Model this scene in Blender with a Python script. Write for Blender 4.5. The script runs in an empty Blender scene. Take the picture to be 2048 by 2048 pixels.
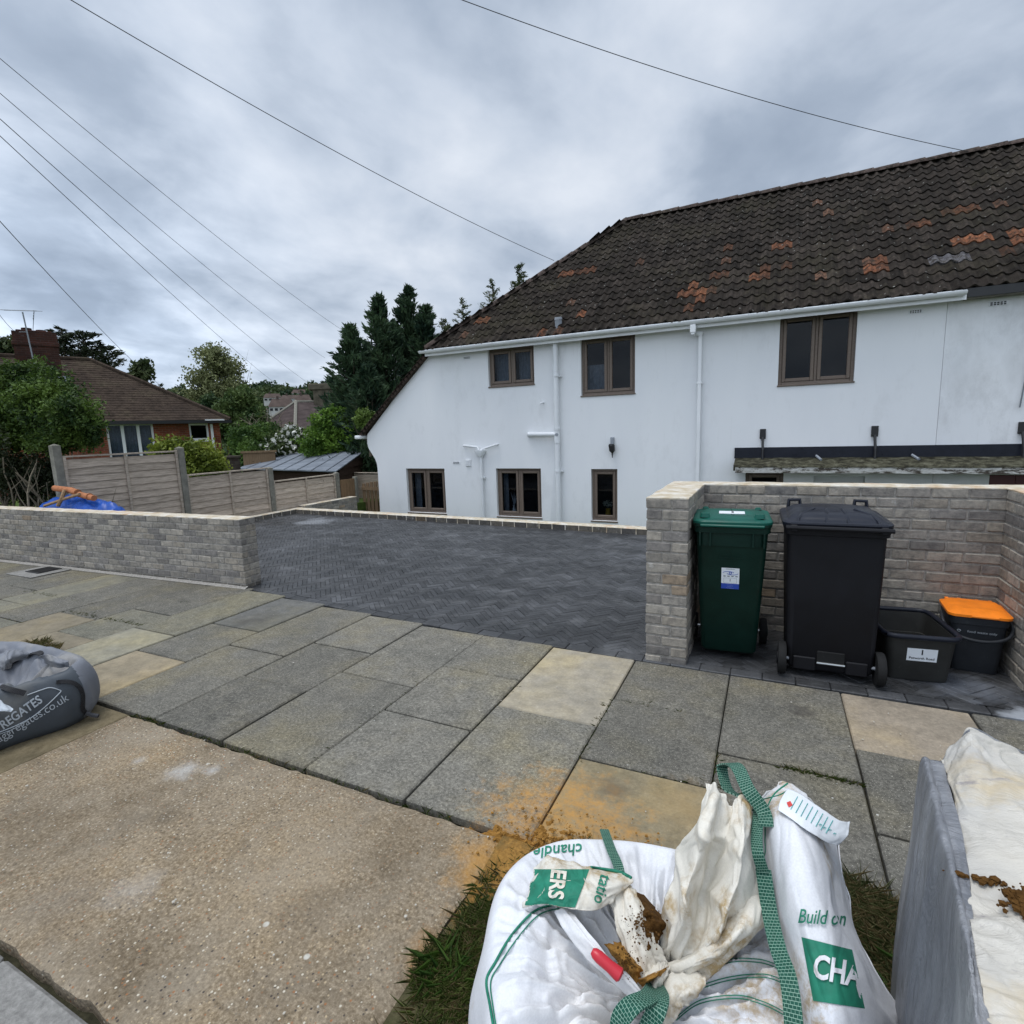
import bpy, bmesh, math, random
import numpy as np
from mathutils import Vector, Matrix, noise, geometry
from mathutils.bvhtree import BVHTree
random.seed(7); rng = np.random.default_rng(7)
S = bpy.context.scene; C = S.collection
R = math.radians

# ------------------------------------------------------------------ camera
EYE = Vector((0, 0, 1.7)); FPX = 1079.3
_y, _p, _r = R(25.74), R(8.6), R(1.84)
_f = Vector((-math.sin(_y)*math.cos(_p), math.cos(_y)*math.cos(_p), -math.sin(_p)))
_rt = Vector((math.cos(_y), math.sin(_y), 0)); _up = _rt.cross(_f)
_r2 = _rt*math.cos(_r) - _up*math.sin(_r); _u2 = _up*math.cos(_r) + _rt*math.sin(_r)
cd = bpy.data.cameras.new('camera'); cam = bpy.data.objects.new('camera', cd); C.objects.link(cam)
m3 = Matrix((_r2, _u2, -_f)).transposed()
cam.matrix_world = Matrix.Translation(EYE) @ m3.to_4x4()
cd.sensor_width = 36; cd.lens = 36*FPX/2048; cd.clip_start = 0.05; cd.clip_end = 3000
S.camera = cam
# ------------------------------------------------------------------ world, sun, exposure
SUN_EL, SUN_AZ = R(76), R(235)       # azimuth clockwise from +Y: high, a little to the left and behind
W = bpy.data.worlds.new('World'); S.world = W; W.use_nodes = True
nt = W.node_tree; nt.nodes.clear()
def wn(t, **k):
    n = nt.nodes.new(t)
    for a, b in k.items(): setattr(n, a, b)
    return n
L = nt.links.new
out = wn('ShaderNodeOutputWorld'); bg = wn('ShaderNodeBackground'); bg.inputs['Strength'].default_value = 0.1
L(bg.outputs[0], out.inputs[0])
sky = wn('ShaderNodeTexSky', sky_type='NISHITA', sun_disc=False, sun_elevation=SUN_EL, sun_rotation=SUN_AZ)
tc = wn('ShaderNodeTexCoord'); nrm = wn('ShaderNodeVectorMath', operation='NORMALIZE'); L(tc.outputs['Generated'], nrm.inputs[0])
sp = wn('ShaderNodeSeparateXYZ'); L(nrm.outputs[0], sp.inputs[0])
def wm(op, a, b=None, c=None, clamp=False):
    n = wn('ShaderNodeMath', operation=op); n.use_clamp = clamp
    for i, v in enumerate((a, b, c)):
        if v is None: continue
        if isinstance(v, (int, float)): n.inputs[i].default_value = v
        else: L(v, n.inputs[i])
    return n.outputs[0]
zz = wm('ADD', wm('MAXIMUM', sp.outputs[2], 0.0), 0.26)
cx = wm('DIVIDE', sp.outputs[0], zz); cy = wm('DIVIDE', sp.outputs[1], zz)
cmb = wn('ShaderNodeCombineXYZ'); L(cx, cmb.inputs[0]); L(cy, cmb.inputs[1])
def wnoise(scale, detail, rough, dist=0.0, off=0.0):
    mp = wn('ShaderNodeMapping'); mp.inputs['Location'].default_value = (off, off*0.7, off); L(cmb.outputs[0], mp.inputs[0])
    mp.inputs['Rotation'].default_value = (0, 0, R(35)); mp.inputs['Scale'].default_value = (1.0, 0.85, 1)
    n = wn('ShaderNodeTexNoise'); n.inputs['Scale'].default_value = scale; n.inputs['Detail'].default_value = detail
    n.inputs['Roughness'].default_value = rough; n.inputs['Distortion'].default_value = dist; L(mp.outputs[0], n.inputs['Vector']); return n.outputs[0]
n1 = wnoise(0.95, 6, 0.5, 0.3, 3.1); n2 = wnoise(2.6, 8, 0.52, 0.2, 8.7)
cl = wm('ADD', wm('MULTIPLY', n1, 0.55), wm('MULTIPLY', n2, 0.45))
cr = wn('ShaderNodeValToRGB'); L(cl, cr.inputs[0]); e = cr.color_ramp.elements
e[0].position = 0.36; e[0].color = (0.25, 0.305, 0.39, 1); e[1].position = 0.64; e[1].color = (0.64, 0.685, 0.755, 1)
a = e.new(0.46); a.color = (0.335, 0.395, 0.485, 1); a = e.new(0.54); a.color = (0.48, 0.54, 0.63, 1)
# the cloud layer is thinner towards the hidden sun: brighter there
sd = (math.sin(SUN_AZ)*math.cos(SUN_EL), math.cos(SUN_AZ)*math.cos(SUN_EL), math.sin(SUN_EL))
dt = wn('ShaderNodeVectorMath', operation='DOT_PRODUCT'); L(nrm.outputs[0], dt.inputs[0]); dt.inputs[1].default_value = sd
glow = wm('POWER', wm('MAXIMUM', wm('MULTIPLY_ADD', dt.outputs['Value'], 0.5, 0.5), 0.0), 16.0)
# a lighter band of thinner cloud near the horizon on the north-west side
dl = wn('ShaderNodeVectorMath', operation='DOT_PRODUCT'); L(nrm.outputs[0], dl.inputs[0]); dl.inputs[1].default_value = (-0.90, 0.42, 0.06)
low = wm('MULTIPLY', wm('POWER', wm('MAXIMUM', dl.outputs['Value'], 0.0), 22.0), 1.0)
low = wm('MULTIPLY', low, wm('MULTIPLY_ADD', n2, 2.4, -0.55, clamp=True))
back = wm('MULTIPLY', wm('MAXIMUM', wm('MULTIPLY', sp.outputs[1], -1.0), 0.0), 1.0)
gain = wm('ADD', wm('ADD', wm('MULTIPLY_ADD', glow, 2.4, 1.0), back), low)
gain = wm('MULTIPLY', gain, 10.0)
vm = wn('ShaderNodeVectorMath', operation='SCALE'); L(cr.outputs[0], vm.inputs[0]); L(gain, vm.inputs['Scale'])
mixw = wn('ShaderNodeMixRGB'); mixw.inputs[0].default_value = 0.93; L(sky.outputs[0], mixw.inputs[1]); L(vm.outputs[0], mixw.inputs[2])
L(mixw.outputs[0], bg.inputs[0])
sl = bpy.data.lights.new('sun', 'SUN'); sl.energy = 1.3; sl.angle = R(25); sl.color = (1.0, 0.96, 0.9)
sun = bpy.data.objects.new('sun', sl); C.objects.link(sun)
sun.rotation_euler = Vector(sd).to_track_quat('Z', 'Y').to_euler()
S.view_settings.view_transform = 'Standard'; S.view_settings.look = 'None'; S.view_settings.gamma = 1.0
S.view_settings.exposure = 0.30; S.view_settings.use_curve_mapping = False

# ------------------------------------------------------------------ measuring helpers: a sight line meets a real plane
def ray(px, py): return _f + _r2*((px-1024)/FPX) - _u2*((py-1024)/FPX)
def atz(px, py, z=0.0): d = ray(px, py); return EYE + d*((z-EYE.z)/d.z)
def aty(px, py, y): d = ray(px, py); return EYE + d*(y/d.y)
def atd(px, py, dist): d = ray(px, py); d.z = d.z; h = math.hypot(d.x, d.y); return EYE + d*(dist/h)
def dz(x, y, z): return atz(x*1.06, y*1.06, z)
# ------------------------------------------------------------------ materials
class MT:
    def __init__(s, name):
        s.m = bpy.data.materials.new(name); s.m.use_nodes = True; s.t = s.m.node_tree
        s.b = s.t.nodes['Principled BSDF']; s.tc = s.n('ShaderNodeTexCoord'); s.co = s.tc.outputs['Object']
    def n(s, t, **k):
        n = s.t.nodes.new(t)
        for a, b in k.items(): setattr(n, a, b)
        return n
    def l(s, a, b): s.t.links.new(a, b)
    def geo(s):
        g = s.n('ShaderNodeNewGeometry'); return g.outputs['Position']
    def noise(s, scale, detail=4, rough=0.55, vec=None, stretch=None, dist=0):
        v = vec or s.geo()
        if stretch:
            mp = s.n('ShaderNodeMapping'); mp.inputs['Scale'].default_value = stretch; s.l(v, mp.inputs[0]); v = mp.outputs[0]
        n = s.n('ShaderNodeTexNoise'); n.inputs['Scale'].default_value = scale; n.inputs['Detail'].default_value = detail
        n.inputs['Roughness'].default_value = rough; n.inputs['Distortion'].default_value = dist; s.l(v, n.inputs['Vector']); return n.outputs[0]
    def vor(s, scale, out='Distance', vec=None, feature='F1'):
        n = s.n('ShaderNodeTexVoronoi', feature=feature); n.inputs['Scale'].default_value = scale; s.l(vec or s.geo(), n.inputs['Vector']); return n.outputs[out]
    def ramp(s, v, els, interp='LINEAR'):
        n = s.n('ShaderNodeValToRGB'); s.l(v, n.inputs[0]); cr = n.color_ramp; cr.interpolation = interp
        for i, (p, c) in enumerate(els):
            el = cr.elements[i] if i < 2 else cr.elements.new(p)
            el.position = p; el.color = (*c, 1) if not isinstance(c, (int, float)) else (c, c, c, 1)
        return n.outputs[0]
    def mix(s, f, a, b, mode='MIX'):
        n = s.n('ShaderNodeMixRGB', blend_type=mode)
        for i, v in zip((0, 1, 2), (f, a, b)):
            if isinstance(v, (int, float)): n.inputs[i].default_value = v if i == 0 else (v, v, v, 1)
            elif isinstance(v, tuple): n.inputs[i].default_value = (*v, 1)
            else: s.l(v, n.inputs[i])
        return n.outputs[0]
    def math(s, op, a, b=None, clamp=False):
        n = s.n('ShaderNodeMath', operation=op); n.use_clamp = clamp
        for i, v in enumerate((a, b)):
            if v is None: continue
            if isinstance(v, (int, float)): n.inputs[i].default_value = v
            else: s.l(v, n.inputs[i])
        return n.outputs[0]
    def attr(s, name='Col'):
        n = s.n('ShaderNodeAttribute'); n.attribute_name = name; return n.outputs['Color']
    def bump(s, h, strength=0.3, dist=0.01):
        n = s.n('ShaderNodeBump'); n.inputs['Strength'].default_value = strength; n.inputs['Distance'].default_value = dist
        s.l(h, n.inputs['Height']); s.l(n.outputs[0], s.b.inputs['Normal'])
    def spot(s, x, y, r, noise_out, soft=0.5):      # a patch on the ground with a ragged edge
        d = s.n('ShaderNodeVectorMath', operation='DISTANCE'); mp = s.n('ShaderNodeMapping'); mp.inputs['Scale'].default_value = (1, 1, 0); s.l(s.geo(), mp.inputs[0])
        s.l(mp.outputs[0], d.inputs[0]); d.inputs[1].default_value = (x, y, 0)
        v = s.math('SUBTRACT', 1.0, s.math('DIVIDE', d.outputs['Value'], r), )
        v = s.math('ADD', v, s.math('MULTIPLY', s.math('SUBTRACT', noise_out, 0.5), 2.2))
        return s.math('MULTIPLY', v, 1/soft, clamp=True)
    def fin(s, col, rough=0.8, spec=0.3, **k):
        if isinstance(col, tuple): s.b.inputs['Base Color'].default_value = (*col, 1)
        else: s.l(col, s.b.inputs['Base Color'])
        if isinstance(rough, (int, float)): s.b.inputs['Roughness'].default_value = rough
        else: s.l(rough, s.b.inputs['Roughness'])
        s.b.inputs['Specular IOR Level'].default_value = spec
        for a, b in k.items(): s.b.inputs[a.replace('_', ' ')].default_value = b
        return s.m
def plain(name, col, rough=0.6, spec=0.4, var=0.12, scale=6, bump=0.0, attr=False, metal=0.0):
    t = MT(name); n = t.noise(scale, 5, 0.6)
    c = t.mix(1.0, tuple(col), t.ramp(n, [(0.3, 1-var), (0.7, 1+var*0.4)]), 'MULTIPLY')
    if attr: c = t.mix(1.0, c, t.attr(), 'MULTIPLY')
    if bump: t.bump(t.noise(scale*12, 4), bump, 0.004)
    return t.fin(c, rough, spec, Metallic=metal)
M = {}
# brick: grey handmade facing brick, colour per brick
def brickmat(name, k=1.0):
    t = MT(name); at = t.attr()
    n = t.noise(22, 6, 0.65); n2 = t.noise(90, 3, 0.6)
    c = t.mix(1.0, at, t.ramp(n, [(0.3, (0.58*k, 0.57*k, 0.56*k)), (0.5, (0.96*k, 0.93*k, 0.88*k)), (0.72, (1.28*k, 1.22*k, 1.12*k))]), 'MULTIPLY')
    w = t.ramp(t.noise(7, 7, 0.7), [(0.62, 0.0), (0.70, 0.55)])      # lime bloom
    c = t.mix(w, c, (0.50, 0.48, 0.44))
    t.bump(t.mix(0.5, n, n2), 0.55, 0.012); return t.fin(c, 0.93, 0.15)
M['brick'] = brickmat('grey_brick'); M['redbrick'] = brickmat('red_brick', 0.95)
def mortarmat():
    t = MT('mortar'); n = t.noise(40, 5, 0.6)
    c = t.ramp(n, [(0.3, (0.20, 0.185, 0.165)), (0.7, (0.36, 0.34, 0.31))]); t.bump(n, 0.5, 0.01); return t.fin(c, 0.95, 0.1)
M['mortar'] = mortarmat()
def capmat():
    t = MT('mortar_cap'); n = t.noise(9, 7, 0.65)
    c = t.ramp(n, [(0.30, (0.36, 0.29, 0.20)), (0.45, (0.50, 0.43, 0.32)), (0.6, (0.60, 0.56, 0.49)), (0.75, (0.66, 0.64, 0.60))])
    r = t.ramp(t.noise(3.1, 4, 0.6), [(0.56, 0.0), (0.72, 0.6)]); c = t.mix(r, c, (0.50, 0.29, 0.15))
    t.bump(t.noise(30, 5, 0.65), 0.5, 0.012); return t.fin(c, 0.95, 0.1)
M['cap'] = capmat()
# concrete paving flags with exposed chips
def flagmat():
    t = MT('paving_flag'); at = t.attr(); big = t.noise(1.7, 6, 0.6); n = t.noise(60, 4, 0.75)
    chip = t.ramp(t.vor(150), [(0.12, 1.0), (0.30, 0.0)]); pick = t.ramp(t.noise(95, 2, 0.5), [(0.47, 0.0), (0.58, 1.0)])
    chip = t.mix(1.0, chip, pick, 'MULTIPLY')
    al = t.attr('Smooth')       # 1 = smooth flag without chips
    chip = t.mix(1.0, chip, t.math('SUBTRACT', 1.0, al), 'MULTIPLY'); rough_k = t.math('SUBTRACT', 1.0, t.math('MULTIPLY', al, 0.75))
    c = t.mix(rough_k, at, t.mix(1.0, at, t.ramp(n, [(0.3, 0.50), (0.5, 0.98), (0.70, 1.65)]), 'MULTIPLY')); c = t.mix(0.35, c, t.mix(1.0, c, t.ramp(t.noise(9, 7, 0.7), [(0.35, 0.45), (0.65, 1.5)]), 'MULTIPLY'))
    c = t.mix(1.0, c, t.ramp(big, [(0.3, (0.80, 0.82, 0.84)), (0.5, (1, 1, 1)), (0.72, (1.18, 1.12, 0.94))]), 'MULTIPLY')
    c = t.mix(t.math('MULTIPLY', chip, 0.8), c, (0.60, 0.57, 0.48))
    lic = t.ramp(t.noise(1.05, 5, 0.62), [(0.50, 0.0), (0.66, 0.5)])
    c = t.mix(lic, c, t.mix(1.0, c, (1.30, 1.20, 0.88), 'MULTIPLY'))
    ws = t.ramp(t.vor(9.0, feature='F1'), [(0.035, 1.0), (0.055, 0.0)]); wp = t.ramp(t.noise(2.2, 3), [(0.5, 0.0), (0.6, 0.75)])
    c = t.mix(t.mix(1.0, ws, wp, 'MULTIPLY'), c, (0.55, 0.54, 0.50))
    nn = t.noise(11, 8, 0.72)
    s1 = t.spot(-0.78, 1.98, 0.42, nn, 0.55); s1 = t.mix(1.0, s1, t.ramp(t.noise(26, 7, 0.75), [(0.36, 0.15), (0.6, 1.0)]), 'MULTIPLY'); c = t.mix(t.math('MULTIPLY', s1, 0.72), c, (0.46, 0.235, 0.055))
    s2 = t.spot(-0.30, 2.30, 0.24, nn, 0.9); c = t.mix(t.math('MULTIPLY', s2, 0.35), c, (0.36, 0.24, 0.10))
    s3 = t.spot(0.22, 3.42, 0.10, t.noise(20, 5), 0.6); c = t.mix(t.math('MULTIPLY', s3, 0.6), c, (0.05, 0.045, 0.04))
    s4 = t.spot(-0.62, 2.30, 0.12, t.noise(14, 5), 0.8); c = t.mix(t.math('MULTIPLY', s4, 0.55), c, (0.09, 0.07, 0.05))
    s5 = t.spot(-4.35, 3.35, 0.24, t.noise(6, 5), 0.9); c = t.mix(t.math('MULTIPLY', s5, 0.6), c, (0.07, 0.065, 0.055))
    t.bump(t.mix(0.5, n, chip), 0.55, 0.006); return t.fin(c, 0.86, 0.25)
M['flag'] = flagmat()
def slabmat():
    t = MT('aggregate_concrete'); n = t.noise(70, 5, 0.8); big = t.noise(1.4, 7, 0.65)
    c = t.ramp(n, [(0.30, (0.090, 0.067, 0.042)), (0.45, (0.185, 0.142, 0.092)), (0.56, (0.262, 0.208, 0.142)), (0.70, (0.44, 0.365, 0.26))])
    c = t.mix(1.0, c, t.ramp(big, [(0.32, (0.62, 0.60, 0.57)), (0.5, (1, 1, 1)), (0.68, (1.22, 1.15, 1.02))]), 'MULTIPLY')
    c = t.mix(t.ramp(t.noise(2.6, 8, 0.7), [(0.44, 0.0), (0.66, 0.45)]), c, (0.33, 0.285, 0.22)); c = t.mix(t.ramp(t.noise(3.4, 8, 0.72), [(0.53, 0.0), (0.70, 0.5)]), c, (0.105, 0.085, 0.062))
    cc = t.vor(78, 'Color'); dd = t.vor(78)
    peb = t.ramp(dd, [(0.24, 1.0), (0.36, 0.0)])
    sx = t.n('ShaderNodeSeparateXYZ'); t.l(cc, sx.inputs[0])
    pc = t.ramp(sx.outputs[0], [(0.0, (0.06, 0.05, 0.045)), (0.22, (0.28, 0.13, 0.06)), (0.40, (0.42, 0.33, 0.21)), (0.62, (0.20, 0.165, 0.12)), (0.82, (0.55, 0.50, 0.40)), (1.0, (0.10, 0.085, 0.08))], 'CONSTANT')
    dens = t.ramp(t.noise(0.9, 4, 0.5), [(0.38, 0.35), (0.60, 1.0)])
    pk = t.ramp(sx.outputs[1], [(0.45, 0.0), (0.55, 1.0)])
    c = t.mix(t.mix(1.0, t.mix(1.0, peb, dens, 'MULTIPLY'), pk, 'MULTIPLY'), c, pc)
    for x, y, r_, k in ((-2.68, 1.56, 0.10, 0.5), (-2.55, 1.62, 0.05, 0.5), (-3.0, 1.52, 0.05, 0.3), (-2.15, 1.0, 0.12, 0.22)):
        s0 = t.spot(x, y, r_, t.noise(13, 8, 0.75), 0.9); c = t.mix(t.math('MULTIPLY', s0, k), c, (0.52, 0.52, 0.51))
    s0 = t.spot(-1.45, 1.20, 0.18, t.noise(5, 6), 1.2); c = t.mix(t.math('MULTIPLY', s0, 0.5), c, (0.09, 0.075, 0.06))
    s0 = t.spot(-2.3, 0.86, 0.2, t.noise(5, 6), 1.2); c = t.mix(t.math('MULTIPLY', s0, 0.35), c, (0.09, 0.08, 0.075))
    s1 = t.spot(-0.90, 1.66, 0.24, t.noise(11, 8, 0.72), 0.7); c = t.mix(t.math('MULTIPLY', s1, 0.7), c, (0.45, 0.23, 0.05))
    s1 = t.spot(-0.95, 1.25, 0.12, t.noise(11, 8, 0.72), 0.7); c = t.mix(t.math('MULTIPLY', s1, 0.5), c, (0.34, 0.19, 0.07))
    ws = t.ramp(t.vor(5.5), [(0.05, 1.0), (0.075, 0.0)]); wp = t.ramp(t.noise(3.2, 3), [(0.5, 0.0), (0.56, 0.8)])
    c = t.mix(t.mix(1.0, ws, wp, 'MULTIPLY'), c, (0.56, 0.54, 0.48))
    t.bump(t.mix(0.5, n, dd), 0.8, 0.008); return t.fin(c, 0.9, 0.25)
M['slab'] = slabmat()
def blockmat():
    t = MT('block_paving'); at = t.attr(); big = t.noise(0.8, 6, 0.6); n = t.noise(55, 4, 0.65)
    c = t.mix(1.0, at, t.ramp(n, [(0.3, 0.72), (0.7, 1.28)]), 'MULTIPLY')
    st = t.noise(1.1, 8, 0.66, stretch=(0.7, 1.6, 1))
    c = t.mix(1.0, c, t.ramp(st, [(0.3, 0.40), (0.5, 0.95), (0.7, 2.0)]), 'MULTIPLY'); du_ = t.ramp(t.noise(3.5, 8, 0.75), [(0.50, 0.0), (0.70, 0.30)]); c = t.mix(du_, c, (0.19, 0.19, 0.19))
    w = t.spot(-8.3, 8.0, 0.45, t.noise(2.5, 5), 0.6); c = t.mix(t.math('MULTIPLY', w, 0.5), c, (0.30, 0.31, 0.33))
    w = t.spot(1.35, 3.80, 0.14, t.noise(9, 6), 0.8); c = t.mix(t.math('MULTIPLY', w, 0.7), c, (0.38, 0.40, 0.43))
    w = t.spot(1.15, 4.15, 0.28, t.noise(9, 6), 0.9); c = t.mix(t.math('MULTIPLY', w, 0.4), c, (0.20, 0.22, 0.26))
    t.bump(n, 0.5, 0.005)
    return t.fin(c, t.ramp(st, [(0.3, 0.42), (0.6, 0.68)]), 0.45)
M['block'] = blockmat()
def sandm(name, c0, c1, sc=60):
    t = MT(name); n = t.noise(sc, 5, 0.75); b = t.noise(5, 4)
    c = t.mix(1.0, t.ramp(n, [(0.3, c0), (0.7, c1)]), t.ramp(b, [(0.3, 0.75), (0.7, 1.15)]), 'MULTIPLY'); t.bump(n, 0.8, 0.01); return t.fin(c, 0.95, 0.1)
M['joint'] = sandm('joint_soil', (0.022, 0.022, 0.014), (0.07, 0.065, 0.04))
M['sand'] = sandm('building_sand', (0.20, 0.10, 0.022), (0.44, 0.23, 0.06))
M['wetsand'] = sandm('damp_sand', (0.055, 0.026, 0.007), (0.125, 0.062, 0.018))
def soilm():
    t = MT('garden_soil'); n = t.noise(30, 6, 0.75); c = t.ramp(n, [(0.3, (0.035, 0.032, 0.016)), (0.7, (0.13, 0.115, 0.06))]); gn = t.noise(9, 7, 0.7)
    c = t.mix(t.ramp(gn, [(0.5, 0.0), (0.66, 0.5)]), c, (0.055, 0.065, 0.025)); sp_ = t.spot(-0.80, 1.68, 0.42, t.noise(12, 8, 0.75), 0.7); c = t.mix(t.math('MULTIPLY', sp_, 0.85), c, t.ramp(t.noise(70, 4, 0.7), [(0.3, (0.24, 0.12, 0.03)), (0.7, (0.44, 0.235, 0.06))]))
    t.bump(n, 0.9, 0.015); return t.fin(c, 0.95, 0.1)
M['soil'] = soilm()
M['strip'] = sandm('brown_concrete', (0.13, 0.105, 0.062), (0.215, 0.175, 0.11), 26)
M['kerb'] = sandm('kerb_concrete', (0.17, 0.165, 0.155), (0.32, 0.31, 0.29), 45)
M['asphalt'] = sandm('asphalt', (0.035, 0.035, 0.036), (0.08, 0.08, 0.08), 80)
def groundmat():
    t = MT('turf'); n = t.noise(0.35, 7, 0.6); n2 = t.noise(7, 5, 0.7)
    c = t.mix(1.0, t.ramp(n, [(0.35, (0.045, 0.075, 0.018)), (0.6, (0.095, 0.135, 0.035))]), t.ramp(n2, [(0.3, 0.6), (0.7, 1.3)]), 'MULTIPLY'); t.bump(n2, 0.6, 0.05); return t.fin(c, 0.95, 0.1)
M['turf'] = groundmat()
def rendermat(name, dirt=0.1):
    t = MT(name); n = t.noise(0.7, 5, 0.55, stretch=(1, 1, 0.35)); f = t.noise(120, 3, 0.6)
    c = t.ramp(n, [(0.3, (0.74, 0.75, 0.765)), (0.7, (0.82, 0.825, 0.83))])
    d = t.ramp(t.noise(1.3, 8, 0.68, stretch=(1.6, 1, 0.8)), [(0.58-dirt*1.2, 0.0), (0.82, 0.35+dirt*2)])
    c = t.mix(d, c, (0.50, 0.50, 0.50))
    sk = t.ramp(t.noise(5.0, 6, 0.7, stretch=(3.0, 1, 0.22)), [(0.60, 0.0), (0.78, 0.30)]); c = t.mix(sk, c, (0.52, 0.52, 0.50))
    if dirt > 0.05:
        dd_ = t.ramp(t.noise(2.2, 8, 0.72, stretch=(1, 1, 0.6)), [(0.50, 0.0), (0.66, 0.38)]); c = t.mix(dd_, c, (0.48, 0.48, 0.48))
    t.bump(t.mix(0.4, f, t.noise(2.5, 4)), 0.22, 0.01); return t.fin(c, 0.88, 0.2)
M['render'] = rendermat('white_render', 0.02); M['render_dirty'] = rendermat('weathered_white_render', 0.12)
def tilemat(name='roof_tile'):
    t = MT(name); at = t.attr(); n = t.noise(9, 7, 0.7); n2 = t.noise(45, 4, 0.7); b = t.noise(0.9, 5, 0.6)
    c = t.mix(1.0, at, t.ramp(n, [(0.3, 0.42), (0.5, 0.9), (0.72, 1.7)]), 'MULTIPLY')
    gr = t.ramp(t.noise(13, 8, 0.75, dist=0.4), [(0.49, 0.0), (0.56, 0.85)]); c = t.mix(gr, c, (0.025, 0.021, 0.017))
    ms = t.ramp(t.math('ADD', t.math('MULTIPLY', b, 0.6), t.math('MULTIPLY', n, 0.4)), [(0.50, 0.0), (0.64, 0.5)])
    c = t.mix(ms, c, (0.046, 0.041, 0.024))
    li = t.ramp(t.vor(7.5), [(0.07, 1.0), (0.14, 0.0)]); lp = t.ramp(t.noise(1.7, 4), [(0.44, 0.0), (0.55, 0.75)])
    c = t.mix(t.mix(1.0, li, lp, 'MULTIPLY'), c, (0.30, 0.295, 0.27))
    t.bump(t.mix(0.5, n, n2), 0.7, 0.015); return t.fin(c, 0.95, 0.12)
M['tile'] = tilemat()
def paint(name, col, rough=0.35, spec=0.5): return plain(name, col, rough, spec, 0.06, 5)
M['upvc'] = paint('white_plastic', (0.78, 0.79, 0.80), 0.3)
M['pipe'] = paint('painted_pipe', (0.74, 0.755, 0.77), 0.5)
def framemat():
    t = MT('brown_woodgrain_frame'); n = t.noise(16, 6, 0.7, stretch=(1, 1, 6))
    return t.fin(t.ramp(n, [(0.3, (0.115, 0.085, 0.066)), (0.7, (0.19, 0.148, 0.118))]), 0.5, 0.35)
M['frame'] = framemat()
def glassmat(name='window_glass', tint=(0.02, 0.025, 0.03), amt=0.6):
    t = MT(name); b = t.b; tr = t.n('ShaderNodeBsdfTransparent'); tr.inputs[0].default_value = (0.62, 0.66, 0.70, 1); mx = t.n('ShaderNodeMixShader'); gl = t.n('ShaderNodeBsdfGlossy')
    gl.inputs['Roughness'].default_value = 0.02; fr = t.n('ShaderNodeFresnel'); fr.inputs[0].default_value = 1.20
    t.l(t.math('ADD', fr.outputs[0], 0.005), mx.inputs[0]); t.l(tr.outputs[0], mx.inputs[1]); t.l(gl.outputs[0], mx.inputs[2])
    t.l(mx.outputs[0], t.t.nodes['Material Output'].inputs[0]); return t.m
M['glass'] = glassmat()
M['room'] = paint('room_shade', (0.035, 0.036, 0.04), 0.9, 0.1); M['black'] = paint('black_metal', (0.012, 0.012, 0.013), 0.45)  # room: near-black, the shade of unlit rooms put into the colour
M['curtain'] = plain('net_curtain', (0.42, 0.44, 0.46), 0.9, 0.1, 0.3, 14)
M['leadgrey'] = plain('lead_flashing', (0.28, 0.30, 0.33), 0.6, 0.3)
def woodm(name, a, b, st=(1, 1, 14)):
    t = MT(name); at = t.attr(); n = t.noise(5, 7, 0.68, stretch=st); k = t.ramp(t.vor(3.2), [(0.03, 0.35), (0.07, 1.0)])
    c = t.mix(1.0, t.ramp(n, [(0.3, a), (0.7, b)]), at, 'MULTIPLY'); c = t.mix(1.0, c, k, 'MULTIPLY'); t.bump(n, 0.4, 0.006); return t.fin(c, 0.9, 0.15)
M['fence'] = woodm('weathered_fence_board', (0.27, 0.225, 0.18), (0.66, 0.56, 0.465))
M['concpost'] = plain('concrete_post', (0.235, 0.225, 0.19), 0.92, 0.15, 0.35, 9, 0.5)
M['shedwood'] = woodm('dark_shed_board', (0.022, 0.014, 0.010), (0.06, 0.036, 0.026))
M['gatewood'] = woodm('brown_gate_board', (0.13, 0.085, 0.05), (0.26, 0.18, 0.11), (14, 14, 1))
def feltmat():
    t = MT('roofing_felt'); n = t.noise(1.6, 6, 0.6, stretch=(1, 3, 1)); c = t.ramp(n, [(0.3, (0.10, 0.115, 0.14)), (0.7, (0.20, 0.225, 0.26))]); t.bump(t.noise(4, 4), 0.4, 0.02); return t.fin(c, 0.6, 0.5)
M['felt'] = feltmat()
def leafm(name, trans=0.25):
    t = MT(name); t.fin(t.attr(), 0.62, 0.25); 
    b = t.b; tl = t.n('ShaderNodeBsdfTranslucent'); t.l(t.attr(), tl.inputs[0]); mx = t.n('ShaderNodeMixShader'); mx.inputs[0].default_value = trans
    t.l(b.outputs[0], mx.inputs[1]); t.l(tl.outputs[0], mx.inputs[2]); t.l(mx.outputs[0], t.t.nodes['Material Output'].inputs[0]); return t.m
M['leaf'] = leafm('leaf'); M['grassm'] = leafm('grass_blade', 0.3)
M['bark'] = plain('bark', (0.12, 0.10, 0.075), 0.95, 0.1, 0.5, 14, 0.6, attr=False)
M['paletwig'] = plain('pale_twig', (0.22, 0.19, 0.14), 0.95, 0.1, 0.4, 14)
def plasticm(name, col, rough=0.5, scuff=0.3, sc=8, scol=(0.2, 0.21, 0.2)):
    t = MT(name); n = t.noise(sc, 6, 0.65); c = t.mix(1.0, tuple(col), t.ramp(n, [(0.3, 0.8), (0.7, 1.2)]), 'MULTIPLY')
    s0 = t.ramp(t.noise(26, 8, 0.8, stretch=(2.5, 2.5, 1)), [(0.60, 0.0), (0.74, min(1, scuff*2))]); c = t.mix(s0, c, scol)
    t.bump(t.noise(300, 2), 0.1, 0.001); return t.fin(c, t.ramp(n, [(0.3, rough-0.08), (0.7, rough+0.12)]), 0.25)
M['binblack'] = plasticm('black_bin_plastic', (0.0065, 0.0065, 0.0085), 0.58, 0.08, scol=(0.06, 0.06, 0.07)); M['binlid'] = plasticm('navy_black_lid_plastic', (0.012, 0.014, 0.022), 0.34, 0.12)
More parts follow.
